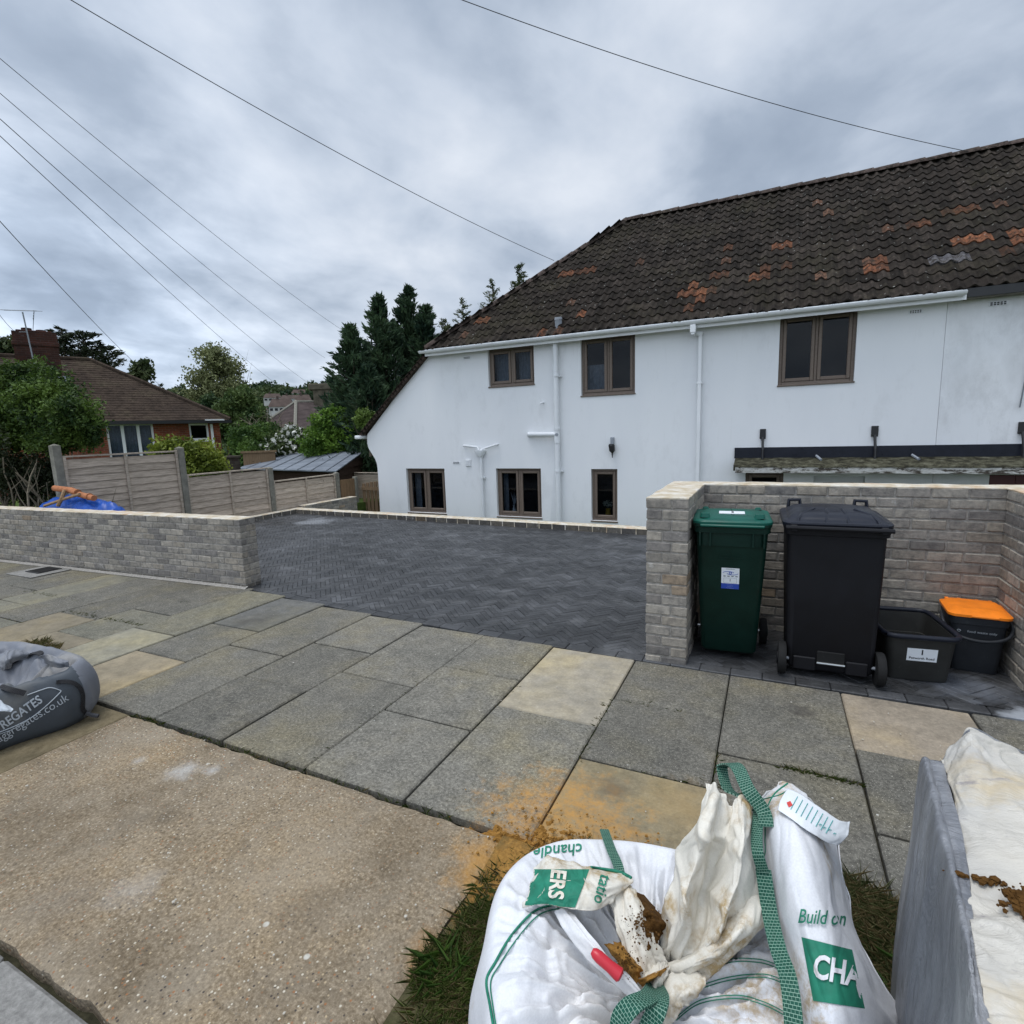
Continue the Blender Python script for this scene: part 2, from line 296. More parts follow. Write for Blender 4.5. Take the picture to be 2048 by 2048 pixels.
M['bingreen'] = plasticm('dark_green_bin_plastic', (0.003, 0.020, 0.014), 0.42, 0.14, scol=(0.08, 0.13, 0.11)); M['lidgreen'] = plasticm('green_lid_plastic', (0.006, 0.085, 0.062), 0.4, 0.10)
M['box'] = plasticm('recycling_box_plastic', (0.030, 0.030, 0.028), 0.55, 0.25, scol=(0.12, 0.12, 0.11)); M['caddy'] = plasticm('caddy_plastic', (0.024, 0.027, 0.032), 0.5, 0.2)
M['orange'] = plasticm('orange_plastic', (0.85, 0.22, 0.015), 0.42, 0.05); M['tyre'] = plasticm('rubber', (0.012, 0.012, 0.012), 0.75, 0.1)
M['chrome'] = plain('steel', (0.55, 0.56, 0.55), 0.3, 0.5, 0.1, 8, metal=0.9)
M['paper'] = paint('label_paper', (0.72, 0.75, 0.78), 0.5); M['inkblack'] = paint('black_ink', (0.015, 0.015, 0.02), 0.6); M['inkblue'] = paint('blue_ink', (0.02, 0.06, 0.36), 0.5)
M['inkgreen'] = plain('green_ink', (0.02, 0.20, 0.125), 0.65, 0.3, 0.25, 30); M['inkteal'] = paint('teal_ink', (0.08, 0.40, 0.38), 0.6); M['inkred'] = paint('red_ink', (0.6, 0.06, 0.05), 0.5)
M['inkgrey'] = paint('pale_grey_ink', (0.42, 0.46, 0.50), 0.6); M['inkdim'] = paint('faint_grey_ink', (0.16, 0.18, 0.20), 0.6)
def bagm(name, col, stain=0.6, weave=True, col2=(0.36, 0.24, 0.09), thr=0.60):
    t = MT(name); n = t.noise(3.0, 7, 0.62, dist=0.4)
    c = t.mix(1.0, tuple(col), t.ramp(t.noise(4, 4), [(0.3, 0.90), (0.7, 1.03)]), 'MULTIPLY')
    st = t.ramp(n, [(thr, 0.0), (thr+0.10, stain)]); sg = t.ramp(t.noise(28, 7, 0.75), [(0.42, 0.0), (0.58, 1.0)])
    c = t.mix(t.mix(1.0, st, sg, 'MULTIPLY'), c, col2)
    cream = t.ramp(t.noise(1.9, 5), [(0.5, 0.0), (0.7, 0.28)]); c = t.mix(cream, c, (0.62, 0.56, 0.45))
    if weave:
        n_a = t.n('ShaderNodeTexNoise'); n_a.noise_type = 'RIDGED_MULTIFRACTAL'; n_a.inputs['Scale'].default_value = 5.5; n_a.inputs['Detail'].default_value = 4; n_a.inputs['Distortion'].default_value = 0.6; t.l(t.geo(), n_a.inputs['Vector']); n_b = t.n('ShaderNodeTexNoise'); n_b.noise_type = 'RIDGED_MULTIFRACTAL'; n_b.inputs['Scale'].default_value = 17; n_b.inputs['Detail'].default_value = 3; n_b.inputs['Distortion'].default_value = 0.8; t.l(t.geo(), n_b.inputs['Vector']); t.bump(t.mix(0.35, n_a.outputs[0], n_b.outputs[0]), 0.55, 0.009); c = t.mix(1.0, c, t.ramp(t.noise(220, 2, 0.5), [(0.3, 0.93), (0.7, 1.04)]), 'MULTIPLY')
    if False:
        w = t.n('ShaderNodeTexWave', wave_type='BANDS', bands_direction='X'); w.inputs['Scale'].default_value = 70; w.inputs['Distortion'].default_value = 1.5; t.l(t.geo(), w.inputs['Vector'])
        w2 = t.n('ShaderNodeTexWave', wave_type='BANDS', bands_direction='Y'); w2.inputs['Scale'].default_value = 70; w2.inputs['Distortion'].default_value = 1.5; t.l(t.geo(), w2.inputs['Vector'])
        cre = t.noise(13, 5, 0.55, dist=1.2)
        t.bump(t.mix(0.86, t.mix(0.5, w.outputs['Color'], w2.outputs['Color']), cre), 0.5, 0.012)
    return t.fin(c, 0.55, 0.35)
M['bag'] = bagm('white_woven_plastic', (0.70, 0.71, 0.74), 0.75, thr=0.565); M['baginner'] = bagm('cream_bag_lining', (0.70, 0.665, 0.585), 0.9, thr=0.515)
M['baggrey'] = bagm('grey_woven_plastic', (0.17, 0.18, 0.205), 0.0); M['baggreydark'] = bagm('dark_print_woven_plastic', (0.062, 0.073, 0.086), 0.0)
def strapm(name, c0, c1):
    t = MT(name); mp = t.n('ShaderNodeMapping'); mp.inputs['Scale'].default_value = (1, 1, 1); uv = t.n('ShaderNodeUVMap'); t.l(uv.outputs[0], mp.inputs[0])
    b = t.n('ShaderNodeTexBrick'); b.offset = 0.5; b.inputs['Scale'].default_value = 1; b.inputs['Brick Width'].default_value = 0.42; b.inputs['Row Height'].default_value = 0.22; b.inputs['Mortar Size'].default_value = 0.022
    b.inputs['Color1'].default_value = (*c0, 1); b.inputs['Color2'].default_value = tuple(x*0.75 for x in c0)+(1,); b.inputs['Mortar'].default_value = (*c1, 1); t.l(mp.outputs[0], b.inputs['Vector'])
    t.bump(b.outputs['Fac'], 0.6, 0.003); return t.fin(b.outputs['Color'], 0.7, 0.3)
M['strap'] = strapm('green_webbing', (0.005, 0.075, 0.048), (0.22, 0.36, 0.28)); M['strapblack'] = strapm('black_webbing', (0.012, 0.012, 0.014), (0.05, 0.05, 0.055))
def polym():
    t = MT('grey_polythene_wrap'); n = t.noise(5, 7, 0.6, stretch=(1, 1, 0.25), dist=0.8); n2 = t.noise(9, 6, 0.6, stretch=(1, 2, 0.5), dist=1.5)
    c = t.ramp(n, [(0.3, (0.12, 0.128, 0.145)), (0.5, (0.20, 0.207, 0.225)), (0.72, (0.34, 0.345, 0.355))])
    t.bump(n2, 0.9, 0.02); return t.fin(c, 0.36, 0.5)
M['poly'] = polym()
def sheetm():
    t = MT('dirty_white_sheet'); n = t.noise(3.2, 7, 0.65, dist=0.6)
    c = t.ramp(t.noise(2.4, 6, 0.6), [(0.3, (0.30, 0.305, 0.325)), (0.48, (0.46, 0.44, 0.40)), (0.7, (0.60, 0.555, 0.47))])
    c = t.mix(t.ramp(n, [(0.50, 0.0), (0.66, 0.6)]), c, (0.50, 0.37, 0.17))
    dk = t.ramp(t.noise(8, 8, 0.7, stretch=(1, 2.5, 1), dist=0.5), [(0.57, 0.0), (0.66, 0.75)]); c = t.mix(dk, c, (0.22, 0.20, 0.21))
    t.bump(t.noise(6.5, 7, 0.62, stretch=(1.0, 1.5, 1), dist=0.8), 0.8, 0.02); return t.fin(c, 0.40, 0.5)
M['sheet'] = sheetm()
M['tarp'] = plasticm('blue_tarpaulin', (0.012, 0.07, 0.34), 0.35, 0.05); M['clay'] = plain('terracotta_clay', (0.42, 0.17, 0.08), 0.85, 0.2, 0.3, 20, 0.3)
M['oldwood'] = plain('old_timber', (0.30, 0.20, 0.12), 0.9, 0.15, 0.4, 20, 0.3)
def mossm():
    t = MT('mossy_roofing'); n = t.noise(7, 8, 0.72); c = t.ramp(n, [(0.36, (0.016, 0.015, 0.011)), (0.46, (0.040, 0.038, 0.026)), (0.56, (0.085, 0.082, 0.055)), (0.70, (0.17, 0.165, 0.13))]); t.bump(n, 1.0, 0.03); return t.fin(c, 0.95, 0.1)
M['moss'] = mossm()
def peelm():
    t = MT('peeling_white_paint'); n = t.noise(9, 8, 0.75, stretch=(0.6, 1, 2)); c = t.ramp(n, [(0.46, (0.06, 0.05, 0.04)), (0.51, (0.40, 0.39, 0.36)), (0.7, (0.62, 0.62, 0.60))]); t.bump(n, 0.9, 0.01); return t.fin(c, 0.8, 0.2)
M['peel'] = peelm()
M['cable'] = paint('grey_cable', (0.05, 0.052, 0.058), 0.6)
M['red'] = paint('red_plastic', (0.50, 0.015, 0.03), 0.35)
M['distroof'] = plain('distant_roof', (0.10, 0.075, 0.065), 0.9, 0.1, 0.3, 0.6); M['distwall'] = plain('distant_wall', (0.50, 0.49, 0.46), 0.9, 0.1, 0.2, 0.6)
M['darkred'] = paint('dark_red_door', (0.09, 0.012, 0.012), 0.4); M['greydoor'] = paint('pale_door', (0.55, 0.56, 0.57), 0.45)

# ------------------------------------------------------------------ mesh helpers
def wloc(o):
    v = Vector((0, 0, 0))
    while o: v += o.location; o = o.parent
    return v
class MB:
    def __init__(s): s.V = []; s.F = []; s.Cc = []; s.Mi = []; s.UV = None; s.n = 0
    def add(s, vs, fs, col=(1, 1, 1), mi=0):
        b = s.n; s.V.extend([tuple(v) for v in vs]); s.n += len(vs)
        for f in fs: s.F.append(tuple(i+b for i in f)); s.Cc.append(col); s.Mi.append(mi)
    def box(s, x0, y0, z0, x1, y1, z1, col=(1, 1, 1), mi=0, bev=0.0, jit=0.0, M4=None):
        if bev <= 0:
            vs = [(x, y, z) for x in (x0, x1) for y in (y0, y1) for z in (z0, z1)]
            fs = [(0, 1, 3, 2), (4, 6, 7, 5), (0, 4, 5, 1), (2, 3, 7, 6), (0, 2, 6, 4), (1, 5, 7, 3)]
        else:
            X, Y, Z = (x0, x1), (y0, y1), (z0, z1); vs = []; idx = {}
            for i in (0, 1):
                for j in (0, 1):
                    for k in (0, 1):
                        sx, sy, sz = (1-2*i)*bev, (1-2*j)*bev, (1-2*k)*bev
                        for a, o in enumerate(((0, sy, sz), (sx, 0, sz), (sx, sy, 0))):
                            idx[i, j, k, a] = len(vs); vs.append((X[i]+o[0], Y[j]+o[1], Z[k]+o[2]))
            fs = []
            for i in (0, 1): fs.append(tuple(idx[i, j, k, 0] for j, k in ((0, 0), (0, 1), (1, 1), (1, 0))[::(1 if i == 0 else -1)]))
            for j in (0, 1): fs.append(tuple(idx[i, j, k, 1] for i, k in ((0, 0), (1, 0), (1, 1), (0, 1))[::(1 if j == 0 else -1)]))
            for k in (0, 1): fs.append(tuple(idx[i, j, k, 2] for i, j in ((0, 0), (0, 1), (1, 1), (1, 0))[::(1 if k == 0 else -1)]))
            for i in (0, 1):
                for j in (0, 1): fs.append((idx[i, j, 0, 0], idx[i, j, 1, 0], idx[i, j, 1, 1], idx[i, j, 0, 1]))
                for k in (0, 1): fs.append((idx[i, 0, k, 0], idx[i, 1, k, 0], idx[i, 1, k, 2], idx[i, 0, k, 2]))
            for j in (0, 1):
                for k in (0, 1): fs.append((idx[0, j, k, 1], idx[1, j, k, 1], idx[1, j, k, 2], idx[0, j, k, 2]))
            for i in (0, 1):
                for j in (0, 1):
                    for k in (0, 1): fs.append((idx[i, j, k, 0], idx[i, j, k, 1], idx[i, j, k, 2]))
        if jit: vs = [tuple(c+random.uniform(-jit, jit) for c in v) for v in vs]
        if M4 is not None: vs = [tuple(M4 @ Vector(v)) for v in vs]
        s.add(vs, fs, col, mi); return s
    def prism(s, poly, z0, z1, col=(1, 1, 1), mi=0, axis='z'):     # polygon of (a,b) pushed along axis
        def P(a, b, c): return {'z': (a, b, c), 'y': (a, c, b), 'x': (c, a, b)}[axis]
        n = len(poly); vs = [P(a, b, z0) for a, b in poly]+[P(a, b, z1) for a, b in poly]
        s.add(vs, [tuple(range(n))[::-1], tuple(range(n, 2*n))]+[(i, (i+1) % n, n+(i+1) % n, n+i) for i in range(n)], col, mi); return s
    def tube(s, pts, r, seg=8, col=(1, 1, 1), mi=0, caps=True):
        pts = [Vector(p) for p in pts]; n = len(pts); rs = r if hasattr(r, '__len__') else [r]*n; vs = []
        up = Vector((0, 0, 1)); prev = None
        for i, p in enumerate(pts):
            d = (pts[min(i+1, n-1)]-pts[max(i-1, 0)]).normalized()
            a = prev if prev is not None else (up if abs(d.z) < 0.9 else Vector((1, 0, 0)))
            u = d.cross(a).cross(d)
            if u.length < 1e-6: u = Vector((1, 0, 0))
            u.normalize(); prev = u; v = d.cross(u)
            for k in range(seg):
                t = 2*math.pi*k/seg; vs.append(p+(u*math.cos(t)+v*math.sin(t))*rs[i])
        fs = [(i*seg+k, i*seg+(k+1) % seg, (i+1)*seg+(k+1) % seg, (i+1)*seg+k) for i in range(n-1) for k in range(seg)]
        if caps: fs += [tuple(range(seg))[::-1], tuple((n-1)*seg+k for k in range(seg))]
        s.add(vs, fs, col, mi); return s
    def loft(s, secs, seg=6, col=(1, 1, 1), mi=0, cap0=True, cap1=True):    # sections (cx,cy,z,w,d,r) of rounded rectangles
        vs = []; m = 4*(seg+1)
        for (x, y, z, w, d, r) in secs:
            for q, (sx, sy) in enumerate(((1, 1), (-1, 1), (-1, -1), (1, -1))):
                for k in range(seg+1):
                    t = math.pi/2*(q+k/seg); vs.append((x+sx*(w/2-r)+r*math.cos(t), y+sy*(d/2-r)+r*math.sin(t), z))
        fs = [(i*m+k, i*m+(k+1) % m, (i+1)*m+(k+1) % m, (i+1)*m+k) for i in range(len(secs)-1) for k in range(m)]
        if cap0: fs.append(tuple(range(m))[::-1])
        if cap1: fs.append(tuple((len(secs)-1)*m+k for k in range(m)))
        s.add(vs, fs, col, mi); return s
    def grid(s, P, col=(1, 1, 1), mi=0, thick=0.0, close=False):       # P[i][j] points
        n, m = len(P), len(P[0]); vs = [tuple(p) for row in P for p in row]
        fs = [(i*m+j, i*m+(j+1) % m, (i+1)*m+(j+1) % m, (i+1)*m+j) for i in range(n-1) for j in range(m if close else m-1)]
        s.add(vs, fs, col, mi); return s
    def mesh(s, name, mats, off=Vector((0, 0, 0)), smooth=False):
        me = bpy.data.meshes.new(name); me.from_pydata([(v[0]-off.x, v[1]-off.y, v[2]-off.z) for v in s.V], [], s.F)
        for m in mats: me.materials.append(m)
        if len(mats) > 1: me.polygons.foreach_set('material_index', s.Mi)
        at = me.color_attributes.new('Col', 'FLOAT_COLOR', 'CORNER'); arr = []
        for f, c in zip(s.F, s.Cc): arr.extend([c[0], c[1], c[2], 1.0]*len(f))
        at.data.foreach_set('color', arr)
        if smooth is not False:
            me.polygons.foreach_set('use_smooth', [True]*len(s.F))
            if smooth is not True: me.set_sharp_from_angle(angle=R(smooth))
        me.validate(); me.update(); return me
def tag(o, label=None, cat=None, group=None, kind=None):
    if label: o['label'] = label
    if cat: o['category'] = cat
    if group: o['group'] = group
    if kind: o['kind'] = kind
    return o
def build(mb, name, mats, parent=None, smooth=False, **k):
    mats = [M[m] if isinstance(m, str) else m for m in (mats if isinstance(mats, (list, tuple)) else [mats])]
    off = wloc(parent) if parent else Vector((0, 0, 0))
    base = Vector((0, 0, 0))
    if not parent and mb.V and k.get('cat'):
        a = np.array(mb.V); base = Vector((float(a[:, 0].mean()), float(a[:, 1].mean()), float(a[:, 2].min())))
    me = mb.mesh(name, mats, off+base, smooth); o = bpy.data.objects.new(name, me); C.objects.link(o)
    if parent: o.parent = parent
    o.location = base
    return tag(o, **k)
def thing(name, loc, label, cat, group=None):
    o = bpy.data.objects.new(name, None); C.objects.link(o); o.location = loc; o.empty_display_size = 0.2
    return tag(o, label, cat, group)
def mod(o, t, **k):
    m = o.modifiers.new(t.lower(), t)
    for a, b in k.items(): setattr(m, a, b)
    return o
def leaves(name, ctr, size, cols, mat='leaf', parent=None, droop=None, aspect=0.5, updir=0.0, **k):
    """many small leaf blades: kite-shaped quads at ctr (n,3)"""
    n = len(ctr); d = rng.normal(size=(n, 3)); 
    if droop is not None: d = d*0.45+droop
    d /= np.linalg.norm(d, axis=1)[:, None]+1e-9
    q = rng.normal(size=(n, 3)); q[:, 2] += updir; w = np.cross(d, q); w /= np.linalg.norm(w, axis=1)[:, None]+1e-9
    sz = np.asarray(size)*np.ones(n); sz = sz[:, None]
    off = wloc(parent) if parent else Vector((0, 0, 0)); base = Vector((0, 0, 0))
    if not parent: base = Vector((float(ctr[:, 0].mean()), float(ctr[:, 1].mean()), float(ctr[:, 2].min())))
    c0 = ctr-np.array(off+base)
    V = np.stack([c0-d*sz*0.5, c0+w*sz*0.5*aspect, c0+d*sz*0.5, c0-w*sz*0.5*aspect], 1).reshape(-1, 3)
    me = bpy.data.meshes.new(name); me.vertices.add(4*n); me.vertices.foreach_set('co', V.ravel()); me.loops.add(4*n)
    me.loops.foreach_set('vertex_index', np.arange(4*n, dtype=np.int32)); me.polygons.add(n); me.polygons.foreach_set('loop_start', np.arange(0, 4*n, 4, dtype=np.int32))
    me.polygons.foreach_set('loop_total', np.full(n, 4, dtype=np.int32)); me.update()
    at = me.color_attributes.new('Col', 'FLOAT_COLOR', 'CORNER'); cc = np.ones((n, 4, 4)); cc[:, :, :3] = np.asarray(cols)[:, None, :]; at.data.foreach_set('color', cc.ravel())
    me.materials.append(M[mat]); me.validate(); o = bpy.data.objects.new(name, me); C.objects.link(o)
    if parent: o.parent = parent
    o.location = base; return tag(o, **k)
def blobs_pts(blobs, n, shell=0.55, lump=0.25, sc=1.6):
    """points spread through ellipsoid clumps (x,y,z,rx,ry,rz) with a ragged edge"""
    vol = np.array([b[3]*b[4]*b[5] for b in blobs])**0.75; cnt = (n*vol/vol.sum()).astype(int); P = []; K = []
    for bi, (b, c) in enumerate(zip(blobs, cnt)):
        d = rng.normal(size=(c, 3)); d /= np.linalg.norm(d, axis=1)[:, None]
        r = (shell+(1-shell)*rng.random(c))
        lumpv = np.array([noise.noise(Vector((float(v[0])*sc+b[0], float(v[1])*sc+b[1], float(v[2])*sc+b[2]))) for v in d])
        r = r*(1+lump*1.6*lumpv)+rng.normal(size=c)*0.04
        P.append(np.array(b[:3])+d*r[:, None]*np.array(b[3:6])); K.append(np.full(c, bi))
    return np.concatenate(P), np.concatenate(K)
def leafcols(P, c0, c1, K=None, sc=1.5):
    """leaf colour varies by clump (young and old foliage)"""
    v = np.array([noise.noise(Vector((float(p[0])*sc, float(p[1])*sc, float(p[2])*sc))) for p in P])*0.9+0.5+rng.normal(size=len(P))*0.22
    v = np.clip(v, 0, 1)[:, None]; return np.array(c0)*(1-v)+np.array(c1)*v
def catmull(pts, t):
    n = len(pts)-1; x = min(max(t, 0), 1)*n; i = min(int(x), n-1); f = x-i
    p0, p1, p2, p3 = [Vector(pts[min(max(j, 0), n)]) for j in (i-1, i, i+1, i+2)]
    return 0.5*((2*p1)+(p2-p0)*f+(2*p0-5*p1+4*p2-p3)*f*f+(3*p1-p0-3*p2+p3)*f**3)
def patch(ctrl, n, m):
    rows = [[catmull(r, j/(m-1)) for j in range(m)] for r in ctrl]
    return [[catmull([rows[k][j] for k in range(len(rows))], i/(n-1)) for j in range(m)] for i in range(n)]
def text_geo(s, size=1.0, font_w=0.0, spacing=1.0):
    cu = bpy.data.curves.new('lettering', 'FONT'); cu.body = s; cu.size = size; cu.align_x = 'CENTER'; cu.align_y = 'CENTER'; cu.offset = font_w; cu.resolution_u = 3; cu.space_character = spacing
    o = bpy.data.objects.new('lettering', cu); C.objects.link(o); bpy.context.view_layer.update()
    dg = bpy.context.evaluated_depsgraph_get(); me = bpy.data.meshes.new_from_object(o.evaluated_get(dg))
    bm = bmesh.new(); bm.from_mesh(me); bpy.data.objects.remove(o); bpy.data.curves.remove(cu); bpy.data.meshes.remove(me); return bm
def decal(bm, O, u, v, bvh=None, cuts=0, lift=0.0025, shear=0.0, through=None):
    """verts of a flat outline laid on plane O+x*u+y*v, or pressed on to a surface"""
    bmesh.ops.triangulate(bm, faces=bm.faces[:])
    if cuts: bmesh.ops.subdivide_edges(bm, edges=bm.edges[:], cuts=cuts, use_grid_fill=True)
    w = u.cross(v).normalized(); vs = []
    for p in bm.verts:
        q = O+u*(p.co.x+shear*p.co.y)+v*p.co.y
        if bvh:
            h = bvh.ray_cast(EYE, (q-EYE).normalized()) if through else bvh.ray_cast(q+w*0.4, -w)
            if h[0] is not None: q = h[0]+(EYE-h[0]).normalized()*lift if through else h[0]+w*lift
        vs.append(q)
    bm.verts.ensure_lookup_table(); bm.verts.index_update(); fs = [tuple(x.index for x in f.verts) for f in bm.faces]; bm.free(); return vs, fs
def rect_bm(w, h):
    bm = bmesh.new(); vs = [bm.verts.new((x, y, 0)) for x, y in ((-w/2, -h/2), (w/2, -h/2), (w/2, h/2), (-w/2, h/2))]; bm.faces.new(vs); return bm
def poly_bm(pts):
    bm = bmesh.new(); bm.faces.new([bm.verts.new((x, y, 0)) for x, y in pts]); return bm
def ribbon(pts, width, side, uvlen=0.06):
    """flat webbing strip; returns MB with UVs"""
    mb = MB(); P = [Vector(p) for p in pts]; vs = []; n = len(P); uv = []; s = 0
    for i, p in enumerate(P):
        d = (P[min(i+1, n-1)]-P[max(i-1, 0)]).normalized(); sd_ = side if isinstance(side, Vector) else side(i/(n-1)); w = (sd_-d*sd_.dot(d)).normalized(); nn = d.cross(w)*0.0022
        if i: s += (P[i]-P[i-1]).length
        for k, (a, b) in enumerate(((-1, -1), (1, -1), (1, 1), (-1, 1))): vs.append(p+w*(a*width/2)+nn*b); uv.append(((0, 1, 1, 0)[k]*2, s/uvlen*2))
    fs = [(i*4+k, i*4+(k+1) % 4, (i+1)*4+(k+1) % 4, (i+1)*4+k) for i in range(n-1) for k in range(4)]+[(0, 1, 2, 3), tuple(4*(n-1)+k for k in (3, 2, 1, 0))]
    mb.add(vs, fs); mb.uvs = uv; return mb
def add_uv(o, uv):
    me = o.data; l = me.uv_layers.new(name='UVMap')
    for lp in me.loops: l.data[lp.index].uv = uv[lp.vertex_index]

# ================================================================== GROUND
XF = -9.75          # boundary to the neighbour's garden
def hz(x, y):
    if y > 9.2 and x > XF: near = -1.30
    elif x > XF: near = -1.30
    else: near = -0.06-max(0, y-11)*0.055
    if y < 18: return near
    far = -1.3-(min(y, 130)-18)*0.07
    d = math.hypot(x, y)
    s = min(max((d-190)/300, 0), 1); s = s*s*(3-2*s)
    far = far*(1-s)+s*(30+6*noise.noise(Vector((x*0.006, y*0.006, 0))))
    k = min((y-18)/8, 1); return near*(1-k)+far*k
xs = sorted(set([-1500, -1100, -800]+list(range(-640, 400, 16))+[500, 900, 1500]+[v*2.0 for v in range(-24, 14)]+[XF, XF+0.02])); ys = sorted(set([-600, -200, -60, -20, 0, 4, 9, 11, 13, 15, 17, 18]+list(range(20, 60, 3))+list(range(64, 620, 16))+[700, 900, 1500]))
g = MB(); g.grid([[(x, y, hz(x, y)) for x in xs] for y in ys]); build(g, 'ground', 'turf', kind='structure', smooth=40)
# raised made ground that carries the pavement and the driveway
g = MB(); g.prism([(XF+0.02, 0.36), (9, 0.36), (9, 8.62), (-1.8, 8.62), (XF+0.02, 8.95)], -1.34, -0.045); g.box(-16, 0.36, -0.5, XF+0.02, 4.2, -0.045); build(g, 'raised_ground', 'joint', kind='structure')
g = MB(); g.box(-16, -9, -0.5, 9, 0.359, -0.12); build(g, 'road', 'asphalt', kind='structure')
# kerb stones
g = MB(); x = -16.0
while x < 8: g.box(x+0.004, 0.36, -0.3, x+0.911, 0.665, 0.0+random.uniform(-0.003, 0.003), bev=0.012); x += 0.915
build(g, 'kerb', 'kerb', kind='structure')
g = MB(); g.box(-16, 0.675, -0.2, -3.612, 1.818, -0.006, bev=0.008); build(g, 'path_strip', 'strip', kind='structure')
# cast concrete crossover, broken edges
def ragged(x0, x1, y0, y1, z, amp, nx, ny, name, mat):
    P = []
    for j in range(ny+1):
        row = []
        for i in range(nx+1):
            x = x0+(x1-x0)*i/nx; y = y0+(y1-y0)*j/ny; e_ = noise.noise(Vector((x*9, y*9, 1)))*amp+noise.noise(Vector((x*35, y*35, 1)))*amp*0.5
            if i == 0: x += abs(e_)
            if i == nx: x -= abs(e_)
            if j == 0: y += abs(e_)
            if j == ny: y -= abs(e_)
            ed = min(i, j, nx-i, ny-j); row.append((x, y, z+noise.noise(Vector((x*1.7, y*1.7, 4)))*0.004-(0.012 if ed == 0 else 0)))
        P.append(row)
    mb = MB(); mb.grid(P); n = len(P); m = len(P[0])
    edge = [P[0][i] for i in range(m)]+[P[j][-1] for j in range(1, n)]+[P[-1][i] for i in range(m-2, -1, -1)]+[P[j][0] for j in range(n-2, 0, -1)]
    vs = edge+[(x, y, z-0.09) for x, y, _ in edge]; k = len(edge); mb.add(vs, [(i, k+i, k+(i+1) % k, (i+1) % k) for i in range(k)])
    return build(mb, name, mat, kind='structure', smooth=30)
ragged(-3.60, -0.955, 0.685, 1.805, 0.012, 0.022, 60, 26, 'concrete_crossover', 'slab')
# paving flags
cols = [3.72, 3.06, 2.40, 1.75, 1.10, 0.45, -0.20, -0.85, -1.50, -2.13, -2.78, -3.40, -4.05, -4.68, -5.28]
while cols[-1] > -14.5: cols.append(cols[-1]-0.63)
def yfront(x): u = max(-0.8-x, 0); return 3.775+0.012*u*u+0.01*u if u < 4.6 else 4.12
mb = MB(); sm = []
for ci in range(len(cols)-1):
    x1, x0 = cols[ci], cols[ci+1]; top = yfront((x0+x1)/2)-0.004
    A = (ci % 2 == 0)                     # [0.45,1.10] is index 4: three short flags
    js = [1.835, 2.48, 3.15, top] if A else [1.835, 2.80, top]
    if x0 > 0.4 : js = [1.835, 2.45, 3.105, top] if A else [1.835, 2.78, top]
    elif x0 > -5.2 and top > 3.86 and not A: js[1] = 2.85
    for a, b in zip(js[:-1], js[1:]):
        v = random.uniform(0.82, 1.18); col = Vector((0.140, 0.131, 0.110))*v; smooth = 0.0
        if x0 < -5.2 and random.random() < 0.6: col = Vector((0.165, 0.155, 0.12))*random.uniform(0.85, 1.1); smooth = random.choice((0.2, 0.7))
        def at_(i, lo): return abs(x0-i) < 0.05 and abs(a-lo) < 0.1
        if at_(-1.50, 2.80): col = Vector((0.31, 0.275, 0.215)); smooth = 1.0
        if at_(0.45, 3.105): col = Vector((0.275, 0.23, 0.175)); smooth = 0.85
        if at_(-4.68, 1.835): col = Vector((0.27, 0.225, 0.155)); smooth = 1.0
        if at_(-5.28, 1.835): col = Vector((0.235, 0.22, 0.17)); smooth = 1.0
        if at_(-0.85, 1.835): col = Vector((0.225, 0.185, 0.115)); smooth = 0.9
        if at_(-4.68, 3.15): smooth = 0.8; col = Vector((0.125, 0.122, 0.112))
        if at_(-5.91, 1.835) or at_(-6.54, 1.835): col = Vector((0.20, 0.17, 0.12)); smooth = 1.0
        gp = 0.0055; zt = random.uniform(-0.004, 0.004); n0 = len(mb.V); dx = [random.uniform(-0.003, 0.003) for _ in range(4)]
        mb.box(x0+gp+dx[0], a+gp+dx[1], -0.045, x1-gp+dx[2], b-gp+dx[3], zt, col=tuple(col), bev=0.007)
        tx, ty = random.uniform(-0.004, 0.004), random.uniform(-0.004, 0.004)
        for i in range(n0, len(mb.V)):
            vx, vy, vz = mb.V[i]
            if vz > -0.02: mb.V[i] = (vx, vy, vz+tx*(vx-x0)/0.6+ty*(vy-a))
        sm.extend([smooth]*26)
o = build(mb, 'pavement', 'flag', kind='structure')
at = o.data.attributes.new('Smooth', 'FLOAT', 'FACE'); at.data.foreach_set('value', sm[:len(o.data.polygons)])
# drain lid far left in the paving
g = MB(); g.box(-9.25, 3.42, 0.004, -8.6, 3.98, 0.012, (1, 1, 1), 0, bev=0.003); build(g, 'drain_surround', 'kerb', kind='structure')
g = MB(); g.box(-9.08, 3.56, 0.013, -8.75, 3.84, 0.022, bev=0.004)
for i in range(6): g.box(-9.05+i*0.05, 3.59, 0.0225, -9.02+i*0.05, 3.81, 0.027)
build(g, 'drain_cover', 'black', label='small dark iron drain cover in the pavement near the left brick wall', cat='drain cover')
# verge
def verge_z(x, y): return 0.0+0.035*noise.noise(Vector((x*3, y*3, 2)))+0.02
g = MB(); P = [[(x, y, verge_z(x, y)-(0.04 if (y < 0.70 or y > 1.81) else 0)) for x in np.linspace(-0.95, 6, 90)] for y in np.linspace(0.675, 1.832, 24)]; g.grid(P); build(g, 'verge', 'soil', kind='structure', smooth=True)
# sand spilled behind the bag
g = MB(); P = []
for y in np.linspace(1.45, 2.05, 130):
    P.append([(x, y, -0.034+0.058*max(0, 1-math.hypot((x+0.68)/0.46, (y-1.74)/0.26))**0.6+0.022*noise.noise(Vector((x*9, y*9, 5)))+0.026*noise.noise(Vector((x*30, y*30, 5)))+0.012*noise.noise(Vector((x*80, y*80, 5)))) for x in np.linspace(-1.15, -0.1, 200)])
g.grid(P); tag(build(g, 'spilled_sand', 'sand', smooth=False), 'orange sand spilled on the verge behind the white bag', 'sand', kind='stuff')

